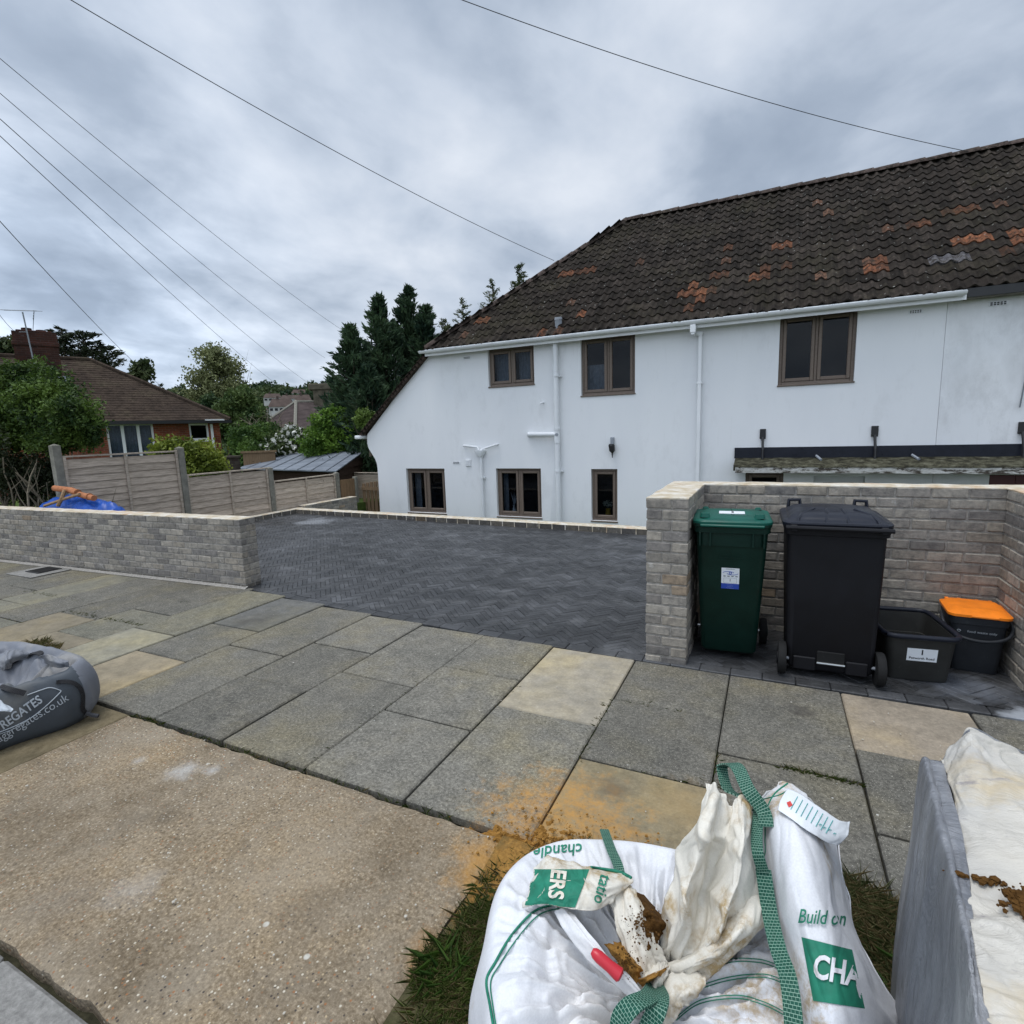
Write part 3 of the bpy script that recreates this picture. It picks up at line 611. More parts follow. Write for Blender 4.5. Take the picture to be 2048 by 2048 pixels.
# block paving of the driveway, 45 degree herringbone
bm_ = MB(); BW, BL = 0.051, 0.204; c45 = math.cos(R(45))
def blockcol():
    v = random.choice((0.7, 0.85, 1.0, 1.1, 1.35)); return (0.037*v, 0.038*v, 0.0405*v)
for i in range(-400, 400):
    for j in range(-50, 50):
        for kind in (0, 1):
            # lattice: (1,1)*i + (8,0)*j in block widths, blocks 200 x 50
            bx, by = i+8*j, i
            if kind == 0: x0, y0, w, h = bx, by, 4, 1
            else: x0, y0, w, h = bx+4, by-3, 1, 4
            mx, my = (x0+w/2)*BW, (y0+h/2)*BW; X, Y = (mx-my)*c45-4.0, (mx+my)*c45+6.0
            if not (-9.85 < X < 3.2 and 3.55 < Y < 9.0): continue
            if X > 2.2 and Y > 5.0: continue
            M4 = Matrix.Translation((X, Y, 0)) @ Matrix.Rotation(R(45), 4, 'Z'); z = random.uniform(-0.002, 0.002)
            bm_.box(-w*BW/2+0.001, -h*BW/2+0.001, -0.02, w*BW/2-0.001, h*BW/2-0.001, z, col=blockcol(), bev=0.003, M4=M4)
me = bm_.mesh('driveway', [M['block']]); b = bmesh.new(); b.from_mesh(me)
for u in (-3.0, 0.0, 1.2, 2.4, 3.6, 4.55):
    s_ = 0.024*max(u, 0)+(0.01 if u > 0 else 0); x = -0.8-u; y = 3.775+0.012*max(u, 0)**2+0.01*max(u, 0)+0.105
    bmesh.ops.bisect_plane(b, geom=b.verts[:]+b.edges[:]+b.faces[:], plane_co=(x, y, 0), plane_no=Vector((-s_, -1, 0)).normalized(), clear_outer=True)
bmesh.ops.bisect_plane(b, geom=b.verts[:]+b.edges[:]+b.faces[:], plane_co=(-1.8, 8.43, 0), plane_no=Vector((0.043, 1, 0)).normalized(), clear_outer=True)
bmesh.ops.bisect_plane(b, geom=b.verts[:]+b.edges[:]+b.faces[:], plane_co=(-9.66, 0, 0), plane_no=Vector((-1, 0, 0)), clear_outer=True)
b.to_mesh(me); b.free(); o = bpy.data.objects.new('driveway', me); C.objects.link(o); tag(o, kind='structure')
g = MB(); x = 3.0
while x > -5.5:
    x2 = x-0.2; y0, y1 = yfront(x2), yfront(x); xm = (x+x2)/2; ang = math.atan2(y1-y0, 0.2)
    M4 = Matrix.Translation((xm, (y0+y1)/2+0.052, 0)) @ Matrix.Rotation(ang, 4, 'Z')
    g.box(-0.0985, -0.0505, -0.05, 0.0985, 0.0505, random.uniform(0, 0.003), col=blockcol(), bev=0.005, M4=M4); x = x2
build(g, 'driveway_edging', 'block', kind='structure')

# ================================================================== BRICK WALLS
def brickcol(dark=False):
    r_ = random.random(); base = random.choice(((0.265, 0.250, 0.228), (0.245, 0.232, 0.214), (0.225, 0.213, 0.20), (0.29, 0.27, 0.243), (0.255, 0.234, 0.206), (0.185, 0.177, 0.172)))
    if r_ < 0.02: base = (0.27, 0.22, 0.17)
    k = random.uniform(0.84, 1.16)*(0.48 if dark else 1.12); return tuple(c*k for c in base)
def brick_wall(P0, P1, thick, z0, z1, parent, name='brickwork', end0=True, end1=True, colf=brickcol, mat='brick', dark_bottom=True, back=True, ch=0.075, BLn=0.215, topcap=True, split=(0.17,)):
    """courses of separate bricks either side of a mortar core; P0->P1 is the front face line, thickness to the left"""
    P0 = Vector((*P0, 0)); P1 = Vector((*P1, 0)); d = (P1-P0); Ln = d.length; d.normalize(); nrm_ = Vector((-d.y, d.x, 0))
    M4 = Matrix(((d.x, nrm_.x, 0, P0.x), (d.y, nrm_.y, 0, P0.y), (0, 0, 1, 0), (0, 0, 0, 1)))
    core = MB(); core.box(0.006, 0.006, z0, Ln-0.006, thick-0.006, z1-0.004, M4=M4); br = MB(); n = max(1, round((z1-z0)/ch)); h = (z1-z0)/n
    for c in range(n):
        zb, zt = z0+c*h+0.005, z0+(c+1)*h-0.005; dk = dark_bottom and c == 0
        for face in ((0, 1) if back else (0,)):
            x = 0.0; first = True
            fd = thick*0.5-0.001
            y0, y1 = (0.0, fd) if face == 0 else (thick-fd, thick)
            e = 0.0; ln = BLn if (c+face) % 2 == 0 else BLn/2
            while x < Ln-0.03:
                l_ = ln if first else BLn; first = False
                x2 = min(x+l_, Ln)
                if Ln-x2 < 0.05: x2 = Ln
                jy = random.uniform(-0.003, 0.003)
                a, b2 = (y0+jy, y1-0.002) if face == 0 else (y0+0.002, y1+jy)
                if face == 0 and (x == 0 and end0 or x2 == Ln and end1):  # headers seen on the wall's end
                    w = split[0]*thick/0.278 if c % 2 == 0 else thick-split[0]*thick/0.278; b2 = w-0.004
                if face == 1 and (x == 0 and end0 or x2 == Ln and end1):
                    w = split[0]*thick/0.278 if c % 2 == 0 else thick-split[0]*thick/0.278; a = w+0.004
                br.box(x+(0.0 if x == 0 else 0.005), a, zb, x2-(0.0 if x2 == Ln else 0.005), b2, zt, col=colf(dk), bev=0.006, jit=0.0022, M4=M4)
                x = x2+0.0
    ob = build(br, name, mat, parent); build(core, 'mortar', 'mortar', ob)
    if topcap:
        cp = MB(); nx = max(4, int(Ln/0.05)); ny = 6; P = []
        for j in range(ny+1):
            row = []
            for i in range(nx+1):
                x, y = Ln*i/nx, thick*j/ny; e = 0.007*noise.noise(Vector((x*11, y*11, P0.x))); ed = (i in (0, nx)) or (j in (0, ny))
                xx = min(max(x, 0.0), Ln)+(e if i in (0, nx) else 0); yy = y+(e if j in (0, ny) else 0)
                row.append(M4 @ Vector((xx, yy, z1+0.008+0.005*noise.noise(Vector((x*7, y*7, 3)))-(0.006 if ed else 0))))
            P.append(row)
        cp.grid(P); n_, m_ = ny+1, nx+1; edge = P[0]+[P[j][-1] for j in range(1, n_)]+P[-1][-2::-1]+[P[j][0] for j in range(n_-2, 0, -1)]
        k = len(edge); cp.add(edge+[Vector((p.x, p.y, z1-0.006)) for p in edge], [(i, k+i, k+(i+1) % k, (i+1) % k) for i in range(k)])
        build(cp, 'mortar_cap', 'cap', ob, smooth=35)
    return ob
t = thing('garden_wall', (-8.5, 4.0, 0), 'long low grey brick wall left of the driveway, topped with cream mortar', 'brick wall')
brick_wall((-13.2, 3.68), (-5.39, 4.08), 0.225, -0.03, 0.80, t)
g = MB(); P0 = Vector((-13.2, 3.655, 0)); P1 = Vector((-5.36, 4.06, 0)); vs = []
for i in range(60):
    p = P0.lerp(P1, i/59); e = 0.008*noise.noise(p*5); vs.append([(p.x, p.y-0.02+e, 0.004), (p.x, p.y+0.004+e, 0.016), (p.x, p.y+0.03, 0.028)])
g.grid(vs); build(g, 'mortar_skirt', 'mortar', t)
t = thing('bin_store', (0.3, 4.8, 0), 'grey brick bin enclosure of three chest high walls around the bins', 'brick wall')
brick_wall((-0.495, 3.80), (-0.495, 4.75), 0.285, -0.03, 1.2, t, end0=True, end1=False, dark_bottom=False)
brick_wall((-0.78, 4.752), (1.69, 4.752), 0.228, -0.03, 1.2, t, dark_bottom=False)
brick_wall((1.69, 3.86), (1.69, 4.75), 0.228, -0.03, 1.2, t, end1=False, dark_bottom=False)
# low brick kerb round the back of the driveway
t = thing('brick_kerb', (-5.6, 8.6, 0), 'low dark brick kerb with cream mortar top along the back of the driveway', 'kerb wall')
def kerb_run(P0, P1, w, h):
    P0 = Vector((*P0, 0)); P1 = Vector((*P1, 0)); d = P1-P0; Ln = d.length; d.normalize(); n_ = Vector((-d.y, d.x, 0))
    M4 = Matrix(((d.x, n_.x, 0, P0.x), (d.y, n_.y, 0, P0.y), (0, 0, 1, 0), (0, 0, 0, 1))); br = MB(); co = MB(); co.box(0, 0.006, -0.05, Ln, w-0.006, h-0.014, M4=M4); x = 0.0
    while x < Ln-0.1: br.box(x+0.006, 0, -0.04, min(x+0.232, Ln), w/2, h-0.012, col=brickcol(True), bev=0.005, jit=0.002, M4=M4); br.box(x+0.006, w/2+0.005, -1.25, min(x+0.232, Ln), w, h-0.012, col=brickcol(True), bev=0.005, jit=0.002, M4=M4); x += 0.243
    o = build(br, 'brickwork', 'brick', t); build(co, 'mortar', 'cap', o)
    cp = MB(); cp.grid([[M4 @ Vector((Ln*i/80, y, h+0.004*noise.noise(Vector((i*0.7, y*20, 1)))-(0.012 if y in (0.0, w) else 0))) for i in range(81)] for y in (0.0, 0.02, w*0.5, w-0.02, w)]); build(cp, 'mortar_cap', 'cap', o, smooth=True)
kerb_run((-9.66, 8.77), (2.4, 8.26), 0.225, 0.10); kerb_run((-9.655, 6.2), (-9.655, 9.0), 0.2, 0.10)
t = thing('return_wall', (-9.4, 9.8, 0), 'short low brick wall running back from the driveway corner toward the gate', 'brick wall')
brick_wall((-9.62, 9.02), (-9.62, 10.75), 0.215, -1.25, 0.14, t, dark_bottom=False)

# ================================================================== WHITE HOUSE
house = thing('house', (-3.4, 14, -1.3), 'white rendered house with brown windows and a mossy dark tiled roof', 'house')
def holed_wall(name, outer, holes, y0, y1, mat, parent, **k):
    loops = [outer]+[[(a, b), (c, b), (c, d), (a, d)] for a, b, c, d in holes]
    v2 = [[Vector((x, z, 0)) for x, z in lp] for lp in loops]; tris = geometry.tessellate_polygon(v2); flat = [p for lp in loops for p in lp]; n = len(flat)
    vs = [(x, y0, z) for x, z in flat]+[(x, y1, z) for x, z in flat]; fs = []
    for a, b, c in tris:
        e1 = Vector((flat[b][0]-flat[a][0], flat[b][1]-flat[a][1])); e2 = Vector((flat[c][0]-flat[a][0], flat[c][1]-flat[a][1]))
        if e1.x*e2.y-e1.y*e2.x < 0: b, c = c, b
        fs += [(a, b, c), (n+a, n+c, n+b)]
    o = 0
    for lp in loops:
        m_ = len(lp); fs += [(o+i, o+(i+1) % m_, n+o+(i+1) % m_, n+o+i) for i in range(m_)]; o += m_
    mb = MB(); mb.add(vs, fs); return build(mb, name, mat, parent, **k)
WIN = [(-8.20, -0.25, -7.07, 0.845, 2), (-5.68, -0.255, -4.565, 0.85, 2), (-3.42, -0.26, -2.856, 0.84, 1), (-5.78, 2.68, -4.665, 3.49, 2), (-3.616, 2.365, -2.495, 3.52, 2), (0.062, 2.345, 1.225, 3.54, 2), (-0.42, -0.25, 0.22, 0.80, 1)]
outer = [(-9.11, -1.32), (2.42, -1.32), (2.42, 3.60), (-7.30, 3.60), (-9.333, 1.72), (-9.356, 1.62), (-9.36, 1.47), (-9.33, 1.36), (-9.25, 1.245), (-9.14, 1.08), (-9.095, 0.96), (-9.085, 0.80), (-9.09, 0.3)]
front = holed_wall('wall', outer, [w[:4] for w in WIN]+[(0.70, -1.25, 1.48, 0.72)], 11.0, 11.28, 'render', house)
g = MB(); g.box(-9.05, 11.28, -1.32, -8.8, 18.2, 1.6); g.box(-8.8, 18.0, -1.32, 9.0, 18.2, 3.6); build(g, 'rear_wall', 'render', house)
g = MB(); g.box(-7.1, 11.6, 1.6, 9.0, 11.62, 3.45); g.box(-8.79, 11.6, -1.3, 9.0, 11.62, 1.59)  # dark interior behind the windows: flat sheets, room shade put into their colour
build(g, 'shade_backing', 'room', house)
def window(x0, z0, x1, z1, lights, parent, y=11.075, sill=True, frame='frame', name='window', fw=0.055):
    g = MB(); g.box(x0, y, z0, x0+fw, y+0.07, z1, bev=0.006); g.box(x1-fw, y, z0, x1, y+0.07, z1, bev=0.006); g.box(x0+fw+.0005, y, z1-fw, x1-fw-.0005, y+0.07, z1, bev=0.006); g.box(x0+fw+.0005, y, z0, x1-fw-.0005, y+0.07, z0+fw, bev=0.006)
    if lights > 1:
        for i in range(1, lights): xm = x0+(x1-x0)*i/lights; g.box(xm-0.022, y, z0+fw+.0005, xm+0.022, y+0.07, z1-fw-.0005, bev=0.005)
    o = build(g, name, frame, parent)
    for i in range(lights):
        a = x0+(x1-x0)*i/lights+(fw if i == 0 else 0.024); b = x0+(x1-x0)*(i+1)/lights-(fw if i == lights-1 else 0.024); c, d = z0+fw+0.002, z1-fw-0.002; sw = 0.058; ys = y-0.018
        s_ = MB(); s_.box(a+.002, ys, c, a+sw, ys+0.06, d, bev=0.009); s_.box(b-sw, ys, c, b-.002, ys+0.06, d, bev=0.009); s_.box(a+sw+.0005, ys, c, b-sw-.0005, ys+0.06, c+sw, bev=0.009); s_.box(a+sw+.0005, ys, d-sw, b-sw-.0005, ys+0.06, d, bev=0.009)
        build(s_, 'sash', frame, o); p = MB(); p.box(a+sw-.002, ys+0.03, c+sw-.002, b-sw+.002, ys+0.034, d-sw+.002); build(p, 'pane', 'glass', o)
    if sill: s_ = MB(); s_.box(x0-0.012, y-0.10, z0-0.028, x1+0.012, y+0.03, z0-0.0005, bev=0.006); build(s_, 'sill', frame, o)
    return o
for w in WIN: window(*w, house)
# what shows behind the panes: blinds and curtains
for x0, x1, z0, z1 in ((-5.72, -5.25, 2.72, 3.42), (-5.15, -4.72, 2.72, 3.42), (-3.58, -3.05, 2.42, 3.0), (-8.16, -7.98, -0.2, 0.8), (-5.64, -5.52, -0.2, 0.8)):
    g = MB(); g.grid([[(x0+(x1-x0)*i/24, 11.30+0.018*math.sin(i*1.6)+(0), z) for i in range(25)] for z in (z0, z1)]); build(g, 'curtain', 'curtain', house, smooth=True)
g = MB(); g.box(-8.2, 11.16, -0.262, 3.0, 11.5, -0.255) ; build(g, 'interior_sill', 'upvc', house)
# things on the kitchen window sill
def lathe(prof, x, y, z, seg=16):
    return [[(x+r_*math.cos(2*math.pi*k/seg), y+r_*math.sin(2*math.pi*k/seg), z+h) for k in range(seg)] for r_, h in prof]
g = MB(); g.grid(lathe([(0.001, 0), (0.035, 0), (0.05, 0.06), (0.028, 0.16), (0.018, 0.2), (0.024, 0.23)], -5.36, 11.24, -0.25), close=True); v = build(g, 'vase', 'upvc', smooth=True, label='slim white vase with pale dried stems inside the kitchen window of the white house', cat='vase')
g = MB()
for a in (-0.2, 0.05, 0.25, 0.5): g.tube([(-5.36, 11.24, -0.05), (-5.36+a*0.12, 11.24, 0.12), (-5.36+a*0.35, 11.23, 0.28)], [0.003, 0.012, 0.002], 5)
build(g, 'dried_stems', 'curtain', v)
g = MB(); g.grid(lathe([(0.001, 0), (0.03, 0), (0.032, 0.12), (0.02, 0.14), (0.001, 0.15)], -5.2, 11.24, -0.25), close=True); build(g, 'jar', 'upvc', smooth=True, label='small white jar beside the vase inside the kitchen window', cat='jar')
g = MB(); g.grid(lathe([(0.001, 0), (0.05, 0), (0.06, 0.1), (0.05, 0.2), (0.055, 0.22)], -3.12, 11.24, -0.25), close=True)
M['ochre'] = paint('ochre_glaze', (0.40, 0.25, 0.03), 0.4); v = build(g, 'flower_pot', 'ochre', smooth=True, label='ochre pot with white flowers inside the narrow single window', cat='flower pot')
P_, K_ = blobs_pts([(-3.12, 11.24, 0.08, 0.13, 0.05, 0.08)], 140); leaves('flowers', P_, 0.04, leafcols(P_, (0.35, 0.38, 0.28), (0.7, 0.7, 0.62)), parent=v)

# roof
PE = Vector((0, 10.78, 3.60)); RY, RZ = 14.40, 6.79; sl_ = math.atan2(RZ-3.60, RY-10.78); U_ = Vector((1, 0, 0)); V_ = Vector((0, math.cos(sl_), math.sin(sl_))); N_ = Vector((0, -math.sin(sl_), math.cos(sl_)))
RL = math.hypot(RZ-3.6, RY-10.78); HIPX0, HIPX1 = -7.27, -3.52
orange = []
for x, y, k in ((1112, 512, 1), (905, 602, 1), (920, 600, 1), (1025, 625, 1), (1100, 590, .8), (1352, 522, 1), (1312, 533, .8), (1300, 548, 1), (1318, 546, 1), (1470, 468, 1), (1480, 462, .8), (1482, 507, 1), (1440, 512, .9), (1432, 518, .7), (1322, 560, .6), (1640, 503, .8), (1655, 500, .8), (1665, 497, .7), (1828, 458, 1), (1843, 455, 1), (1855, 452, 1), (1722, 430, .6), (1740, 425, .6), (1802, 400, .6), (1820, 397, .6), (1375, 470, .5), (1300, 585, .5), (1072, 515, .6), (1095, 513, .5), (1925, 447, 1), (1900, 480, .4)):
    d = ray(x*1.06, y*1.06); tt = (PE-EYE).dot(N_)/d.dot(N_); p = EYE+d*tt; orange.append(((p-PE).dot(U_), (p-PE).dot(V_), k))
greyt = []
for x, y in ((1775, 485), (1795, 483), (1812, 480)):
    d = ray(x*1.06, y*1.06); tt = (PE-EYE).dot(N_)/d.dot(N_); p = EYE+d*tt; greyt.append(((p-PE).dot(U_), (p-PE).dot(V_)))
PITCH, GAUGE = 0.182, 0.268
def tiles(x0, x1, name, parent, hip=True):
    mb = MB(); offs = random.Random(1); ns = 8; ncol = int(round((x1-x0)/PITCH)); nc = math.ceil(RL/GAUGE)
    def wave(i): t = (i % ns)/ns; return 0.036*max(0.0, math.sin(math.pi*(t-0.22)/0.5))**0.9 if 0.22 < t < 0.72 else -0.012*math.sin(math.pi*((t+0.28) % 1)/0.5)
    for c in range(nc):
        v0, v1 = c*GAUGE, min((c+1)*GAUGE+0.03, RL+0.02); 
        for k in range(ncol):
            lip = 0.028+random.uniform(-0.005, 0.007); dv = random.uniform(-0.012, 0.012); xa = x0+k*PITCH; um, vm_ = xa+PITCH/2, (v0+v1)/2
            f = random.choice((0.55, 0.8, 1.0, 1.0, 1.25, 1.6)); col = (0.030*f, 0.024*f, 0.020*f)
            if random.random() < 0.02: col = (0.11*f, 0.060*f, 0.040*f)
            for ou, ov, kk in orange:
                if abs(um-ou) < PITCH*0.8 and abs(vm_-ov) < GAUGE*0.55: kk = kk*random.choice((0.2, 0.4, 0.55, 0.8)); col = (0.24*kk+0.04, 0.085*kk+0.025, 0.038*kk+0.018)
            for ou, ov in greyt:
                if abs(um-ou) < PITCH*0.55 and abs(vm_-ov) < GAUGE*0.5: col = (0.125, 0.12, 0.13)
            vs = []
            for i in range(ns+1):
                u = xa+PITCH*i/ns; h = wave(i)
                vs += [PE+U_*u+V_*(v0+dv)+N_*(h+0.002), PE+U_*u+V_*(v0+dv)+N_*(h+lip), PE+U_*u+V_*v1+N_*(h+0.004)]
            fs = []
            for i in range(ns): a = i*3; fs += [(a, a+3, a+4, a+1), (a+1, a+4, a+5, a+2)]
            mb.add(vs, fs, col)
    me = mb.mesh(name, [M['tile']], wloc(parent)); off = wloc(parent)
    if hip:
        b = bmesh.new(); b.from_mesh(me); p0 = Vector((HIPX0, 10.78, 3.6))-off; hd = (Vector((HIPX1, RY, RZ))-Vector((HIPX0, 10.78, 3.6))).normalized(); pn = hd.cross(N_).normalized()
        if pn.x > 0: pn = -pn
        bmesh.ops.bisect_plane(b, geom=b.verts[:]+b.edges[:]+b.faces[:], plane_co=p0, plane_no=pn, clear_outer=True); b.to_mesh(me); b.free()
    o = bpy.data.objects.new(name, me); C.objects.link(o); o.parent = parent; return o
XP = -7.6+0.182*56
roof = tiles(-7.6, XP, 'roof', house)
g = MB()   # boarding under the tiles, back slope and the left slope that sweeps low
z0 = -0.02
def rp(x, y, z): return (x, y, z-0.03)
g.add([rp(HIPX0, 10.80, 3.60), rp(XP, 10.80, 3.60), rp(XP, RY, RZ), rp(HIPX1, RY, RZ)], [(0, 1, 2, 3)])
g.add([rp(XP, RY, RZ), rp(HIPX1, RY, RZ), rp(HIPX1-3.6, 18.2, 3.5), rp(XP, 18.2, 3.5)], [(0, 1, 2, 3)])
build(g, 'roof_boarding', 'black', house)
lowx, lowz = -9.50, 3.60-(9.50-7.27)*(RZ-3.6)/(HIPX1-HIPX0)*-1*-1
mb = MB(); du = Vector((HIPX1-lowx, 0, RZ-lowz)); Ls = du.length; du.normalize(); nl = Vector((-du.z, 0, du.x))
nc = math.ceil(Ls/GAUGE)
for c in range(nc):
    a, b2 = c*GAUGE, min((c+1)*GAUGE+0.02, Ls)
    for k in range(36):
        ya, yb = 10.86+k*0.21, 10.86+(k+1)*0.21; lip = 0.035; f = random.uniform(0.7, 1.3)
        B0 = Vector((lowx, 0, lowz)); vs = []
        for i in range(5):
            y = ya+(yb-ya)*i/4; h = 0.03*math.sin(math.pi*i/4)
            vs += [B0+du*a+Vector((0, y, 0))+nl*(h), B0+du*a+Vector((0, y, 0))+nl*(h+lip), B0+du*b2+Vector((0, y, 0))+nl*h]
        # keep only what lies behind the hip line
        yh = 10.86+max(0, ((B0+du*a).x-HIPX0))*(RY-10.78)/(HIPX1-HIPX0)
        if ya < yh-0.25: continue
        mb.add(vs, [q for i in range(4) for q in ((i*3, i*3+1, i*3+4, i*3+3), (i*3+1, i*3+2, i*3+5, i*3+4))], (0.066*f, 0.056*f, 0.048*f))
build(mb, 'side_roof', 'tile', house)
g = MB(); B0 = Vector((lowx, 0, lowz)); T0 = Vector((HIPX0+0.03, 0, 3.62))      # sloping verge edge over the white wall
n_ = 26
for i in range(n_):
    a, b2 = B0.lerp(T0, i/n_), B0.lerp(T0, (i+1)/n_+0.012); f = random.uniform(0.8, 1.2); vs = []
    for p, l_ in ((a, 0.05), (b2, 0.03)): vs += [p+nl*-0.045+Vector((0, 10.885, 0)), p+nl*l_+Vector((0, 10.885, 0)), p+nl*l_+Vector((0, 11.3, 0)), p+nl*-0.045+Vector((0, 11.3, 0))]
    g.add(vs, [(0, 1, 5, 4), (1, 2, 6, 5), (0, 3, 2, 1), (0, 4, 7, 3), (4, 5, 6, 7)], (0.085*f, 0.06*f, 0.05*f))
build(g, 'verge_tiles', 'tile', roof)
def ridge_run(A, B, parent, seg=0.42):
    A = Vector(A); B = Vector(B); d = B-A; n_ = int(d.length/seg); g = MB()
    for i in range(n_):
        a = A.lerp(B, i/n_); b2 = A.lerp(B, (i+1)/n_+0.03/d.length); up = Vector((0, 0, 1)); s_ = d.cross(up).normalized(); r0, r1 = 0.115, 0.10; vs = []
        for p, r_ in ((a, r0+0.006), (b2, r1)):
            for k in range(9): t_ = math.pi*k/8; vs.append(p+s_*math.cos(t_)*r_+up*math.sin(t_)*r_*0.9)
        f = random.uniform(0.85, 1.2); g.add(vs, [(k, k+1, 10+k, 9+k) for k in range(8)]+[tuple(range(9))], (0.088*f, 0.066*f, 0.058*f))
    return build(g, 'ridge_tiles', 'tile', parent, smooth=40)
ridge_run((XP, RY, RZ+0.0), (HIPX1, RY, RZ+0.0), roof); ridge_run((HIPX1, RY, RZ), (HIPX0-0.02, 10.78, 3.61), roof)
# gutter, fascia, pipes
def gutter(x0, x1, y, z, r_, name, mat, parent, clips=True):
    g = MB(); P = []
    for x in np.linspace(x0, x1, 14):
        P.append([(x, y+math.cos(math.pi+math.pi*k/8)*r_, z+math.sin(math.pi+math.pi*k/8)*r_) for k in range(9)]+[(x, y+math.cos(2*math.pi-math.pi*k/8)*(r_-0.004), z-0.001-math.sin(math.pi*k/8)*(r_-0.004)) for k in range(9)])
    g.grid(P, close=True); g.add(P[0], [tuple(range(18))]); g.add(P[-1], [tuple(range(17, -1, -1))])
    o = build(g, name, mat, parent, smooth=50)
    if clips:
        for x in np.arange(x0+0.06, x1, 0.93):
            g = MB(); g.grid([[(xx, y+math.cos(math.pi+math.pi*k/8)*(r_+0.005), z+0.004+math.sin(math.pi+math.pi*k/8)*(r_+0.005)) for k in range(9)] for xx in (x-0.02, x+0.02)])
            build(g, 'gutter_bracket', mat, o, smooth=50)
    return o
gutter(-7.40, 2.58, 10.71, 3.565, 0.058, 'gutter', 'upvc', house)
g = MB(); g.box(-7.30, 10.775, 3.45, 2.60, 10.795, 3.60); g.box(-7.26, 10.80, 3.505, 2.60, 11.0, 3.52); build(g, 'fascia', 'upvc', house)
g = MB(); g.box(lowx-0.12, 10.82, lowz-0.10, lowx+0.06, 18, lowz-0.01, bev=0.02); build(g, 'low_gutter', 'upvc', house)
# rainwater pipe, square section
g = MB(); g.box(-1.42, 10.66, 3.36, -1.32, 10.76, 3.50, bev=0.008); g.box(-1.40, 10.67, 3.33, -1.34, 10.75, 3.37); g.tube([(-1.37, 10.72, 3.36), (-1.36, 10.93, 3.36)], 0.033, 4); g.box(-1.35, 10.90, 3.33, -1.225, 10.97, 3.40, bev=0.006); g.box(-1.298, 10.90, -1.2, -1.233, 10.965, 3.33, bev=0.006)
for z in (2.45, 0.2): g.box(-1.315, 10.895, z, -1.215, 10.999, z+0.035, bev=0.004)
build(g, 'rainwater_pipe', 'upvc', house)
g = MB(); g.tube([(-4.135, 10.90, 3.46), (-4.125, 10.90, -1.2)], 0.056, 14)
for z in (2.78, 1.68, 1.40, 0.78): g.tube([(-4.13, 10.90, z), (-4.13, 10.90, z+0.045)], 0.066, 14); 
for z in (2.78, 0.78): g.box(-4.20, 10.93, z, -4.03, 10.999, z+0.03)
g.tube([(-4.13, 10.90, 1.60), (-4.13, 10.90, 1.40)], 0.064, 14); g.tube([(-4.15, 10.89, 1.585), (-4.80, 10.93, 1.60)], 0.050, 14); g.tube([(-4.74, 10.93, 1.60), (-4.80, 10.95, 1.60), (-4.82, 11.0, 1.60)], 0.055, 12); g.tube([(-4.50, 10.92, 1.592), (-4.47, 10.92, 1.592)], 0.058, 12)
build(g, 'soil_pipe', 'pipe', house, smooth=50)
g = MB(); g.tube([(-4.12, 10.85, 1.58), (-4.12, 10.835, 1.58)], 0.035, 14); build(g, 'inspection_cap', 'leadgrey', house, smooth=50)
g = MB(); g.tube([(-6.47, 10.98, 1.385), (-6.47, 10.93, 1.385), (-6.10, 10.92, 1.345), (-6.06, 10.92, 1.28)], 0.024, 8); g.tube([(-5.60, 10.99, 1.40), (-5.62, 10.93, 1.39), (-5.95, 10.92, 1.30), (-6.02, 10.92, 1.26)], 0.022, 8)
g.loft([(-6.03, 10.92, 1.12, 0.10, 0.09, 0.03), (-6.03, 10.92, 1.20, 0.22, 0.14, 0.04), (-6.03, 10.92, 1.27, 0.25, 0.15, 0.04)], 3); g.tube([(-6.02, 10.93, 1.15), (-6.005, 10.93, -1.2)], 0.036, 10)
for z in (0.62,): g.box(-6.08, 10.94, z, -5.94, 10.999, z+0.03); g.tube([(-6.01, 10.93, z), (-6.01, 10.93, z+0.06)], 0.044, 10)
build(g, 'waste_pipe', 'pipe', house, smooth=50)
g = MB(); g.tube([(-4.46, 11.0, 2.27), (-4.47, 10.90, 2.26), (-4.50, 10.88, 2.24)], 0.017, 8); build(g, 'overflow_stub', 'pipe', house, smooth=50); g = MB(); g.tube([(-4.46, 11.0, 3.46), (-4.42, 10.90, 3.455), (-4.38, 10.89, 3.455)], 0.017, 8); build(g, 'overflow_stub', 'pipe', house, smooth=50)
g = MB(); g.prism([(-4.215, 1.14), (-4.195, 1.14), (-4.20, -0.6), (-4.38, -0.6)], 10.965, 10.998, axis='y'); build(g, 'cable_board', 'pipe', house)
g = MB(); g.tube([(-4.10, 11.05, 3.68), (-4.10, 11.02, 3.95)], 0.075, 14); g.tube([(-4.10, 11.02, 3.95), (-4.10, 11.01, 4.0)], [0.085, 0.07], 14); build(g, 'roof_vent', 'leadgrey', house, smooth=50)
g = MB(); g.prism([(-4.26, 11.0), (-3.94, 11.0), (-3.94, 11.22), (-4.26, 11.22)], 0, 0.01); g = MB()
def airbrick(x, z, w=0.20, h=0.06):
    f = MB(); f.box(x-w/2, 10.992, z-h/2, x+w/2, 10.999, z+h/2, bev=0.002); o = build(f, 'air_brick', 'pipe', house); d = MB()
    for i in range(5):
        for j in range(2): xx = x-w/2+0.02+i*(w-0.04)/5; zz_ = z-h/2+0.012+j*(h-0.012)/2; d.box(xx, 10.9885, zz_, xx+(w-0.04)/5-0.012, 10.9915, zz_+(h-0.03)/2)
    build(d, 'slot', 'black', o)
for x, z in ((-6.31, 3.36), (-6.72, 0.985), (2.02, 3.38)): airbrick(x, z)
g = MB(); g.box(-6.46, 10.975, 0.90, -6.32, 10.999, 1.06, bev=0.004); o = build(g, 'vent_grille', 'upvc', house); d = MB()
for i in range(4): d.box(-6.45, 10.965, 0.915+i*0.035, -6.33, 10.9745, 0.930+i*0.035)
build(d, 'louvre', 'upvc', o)
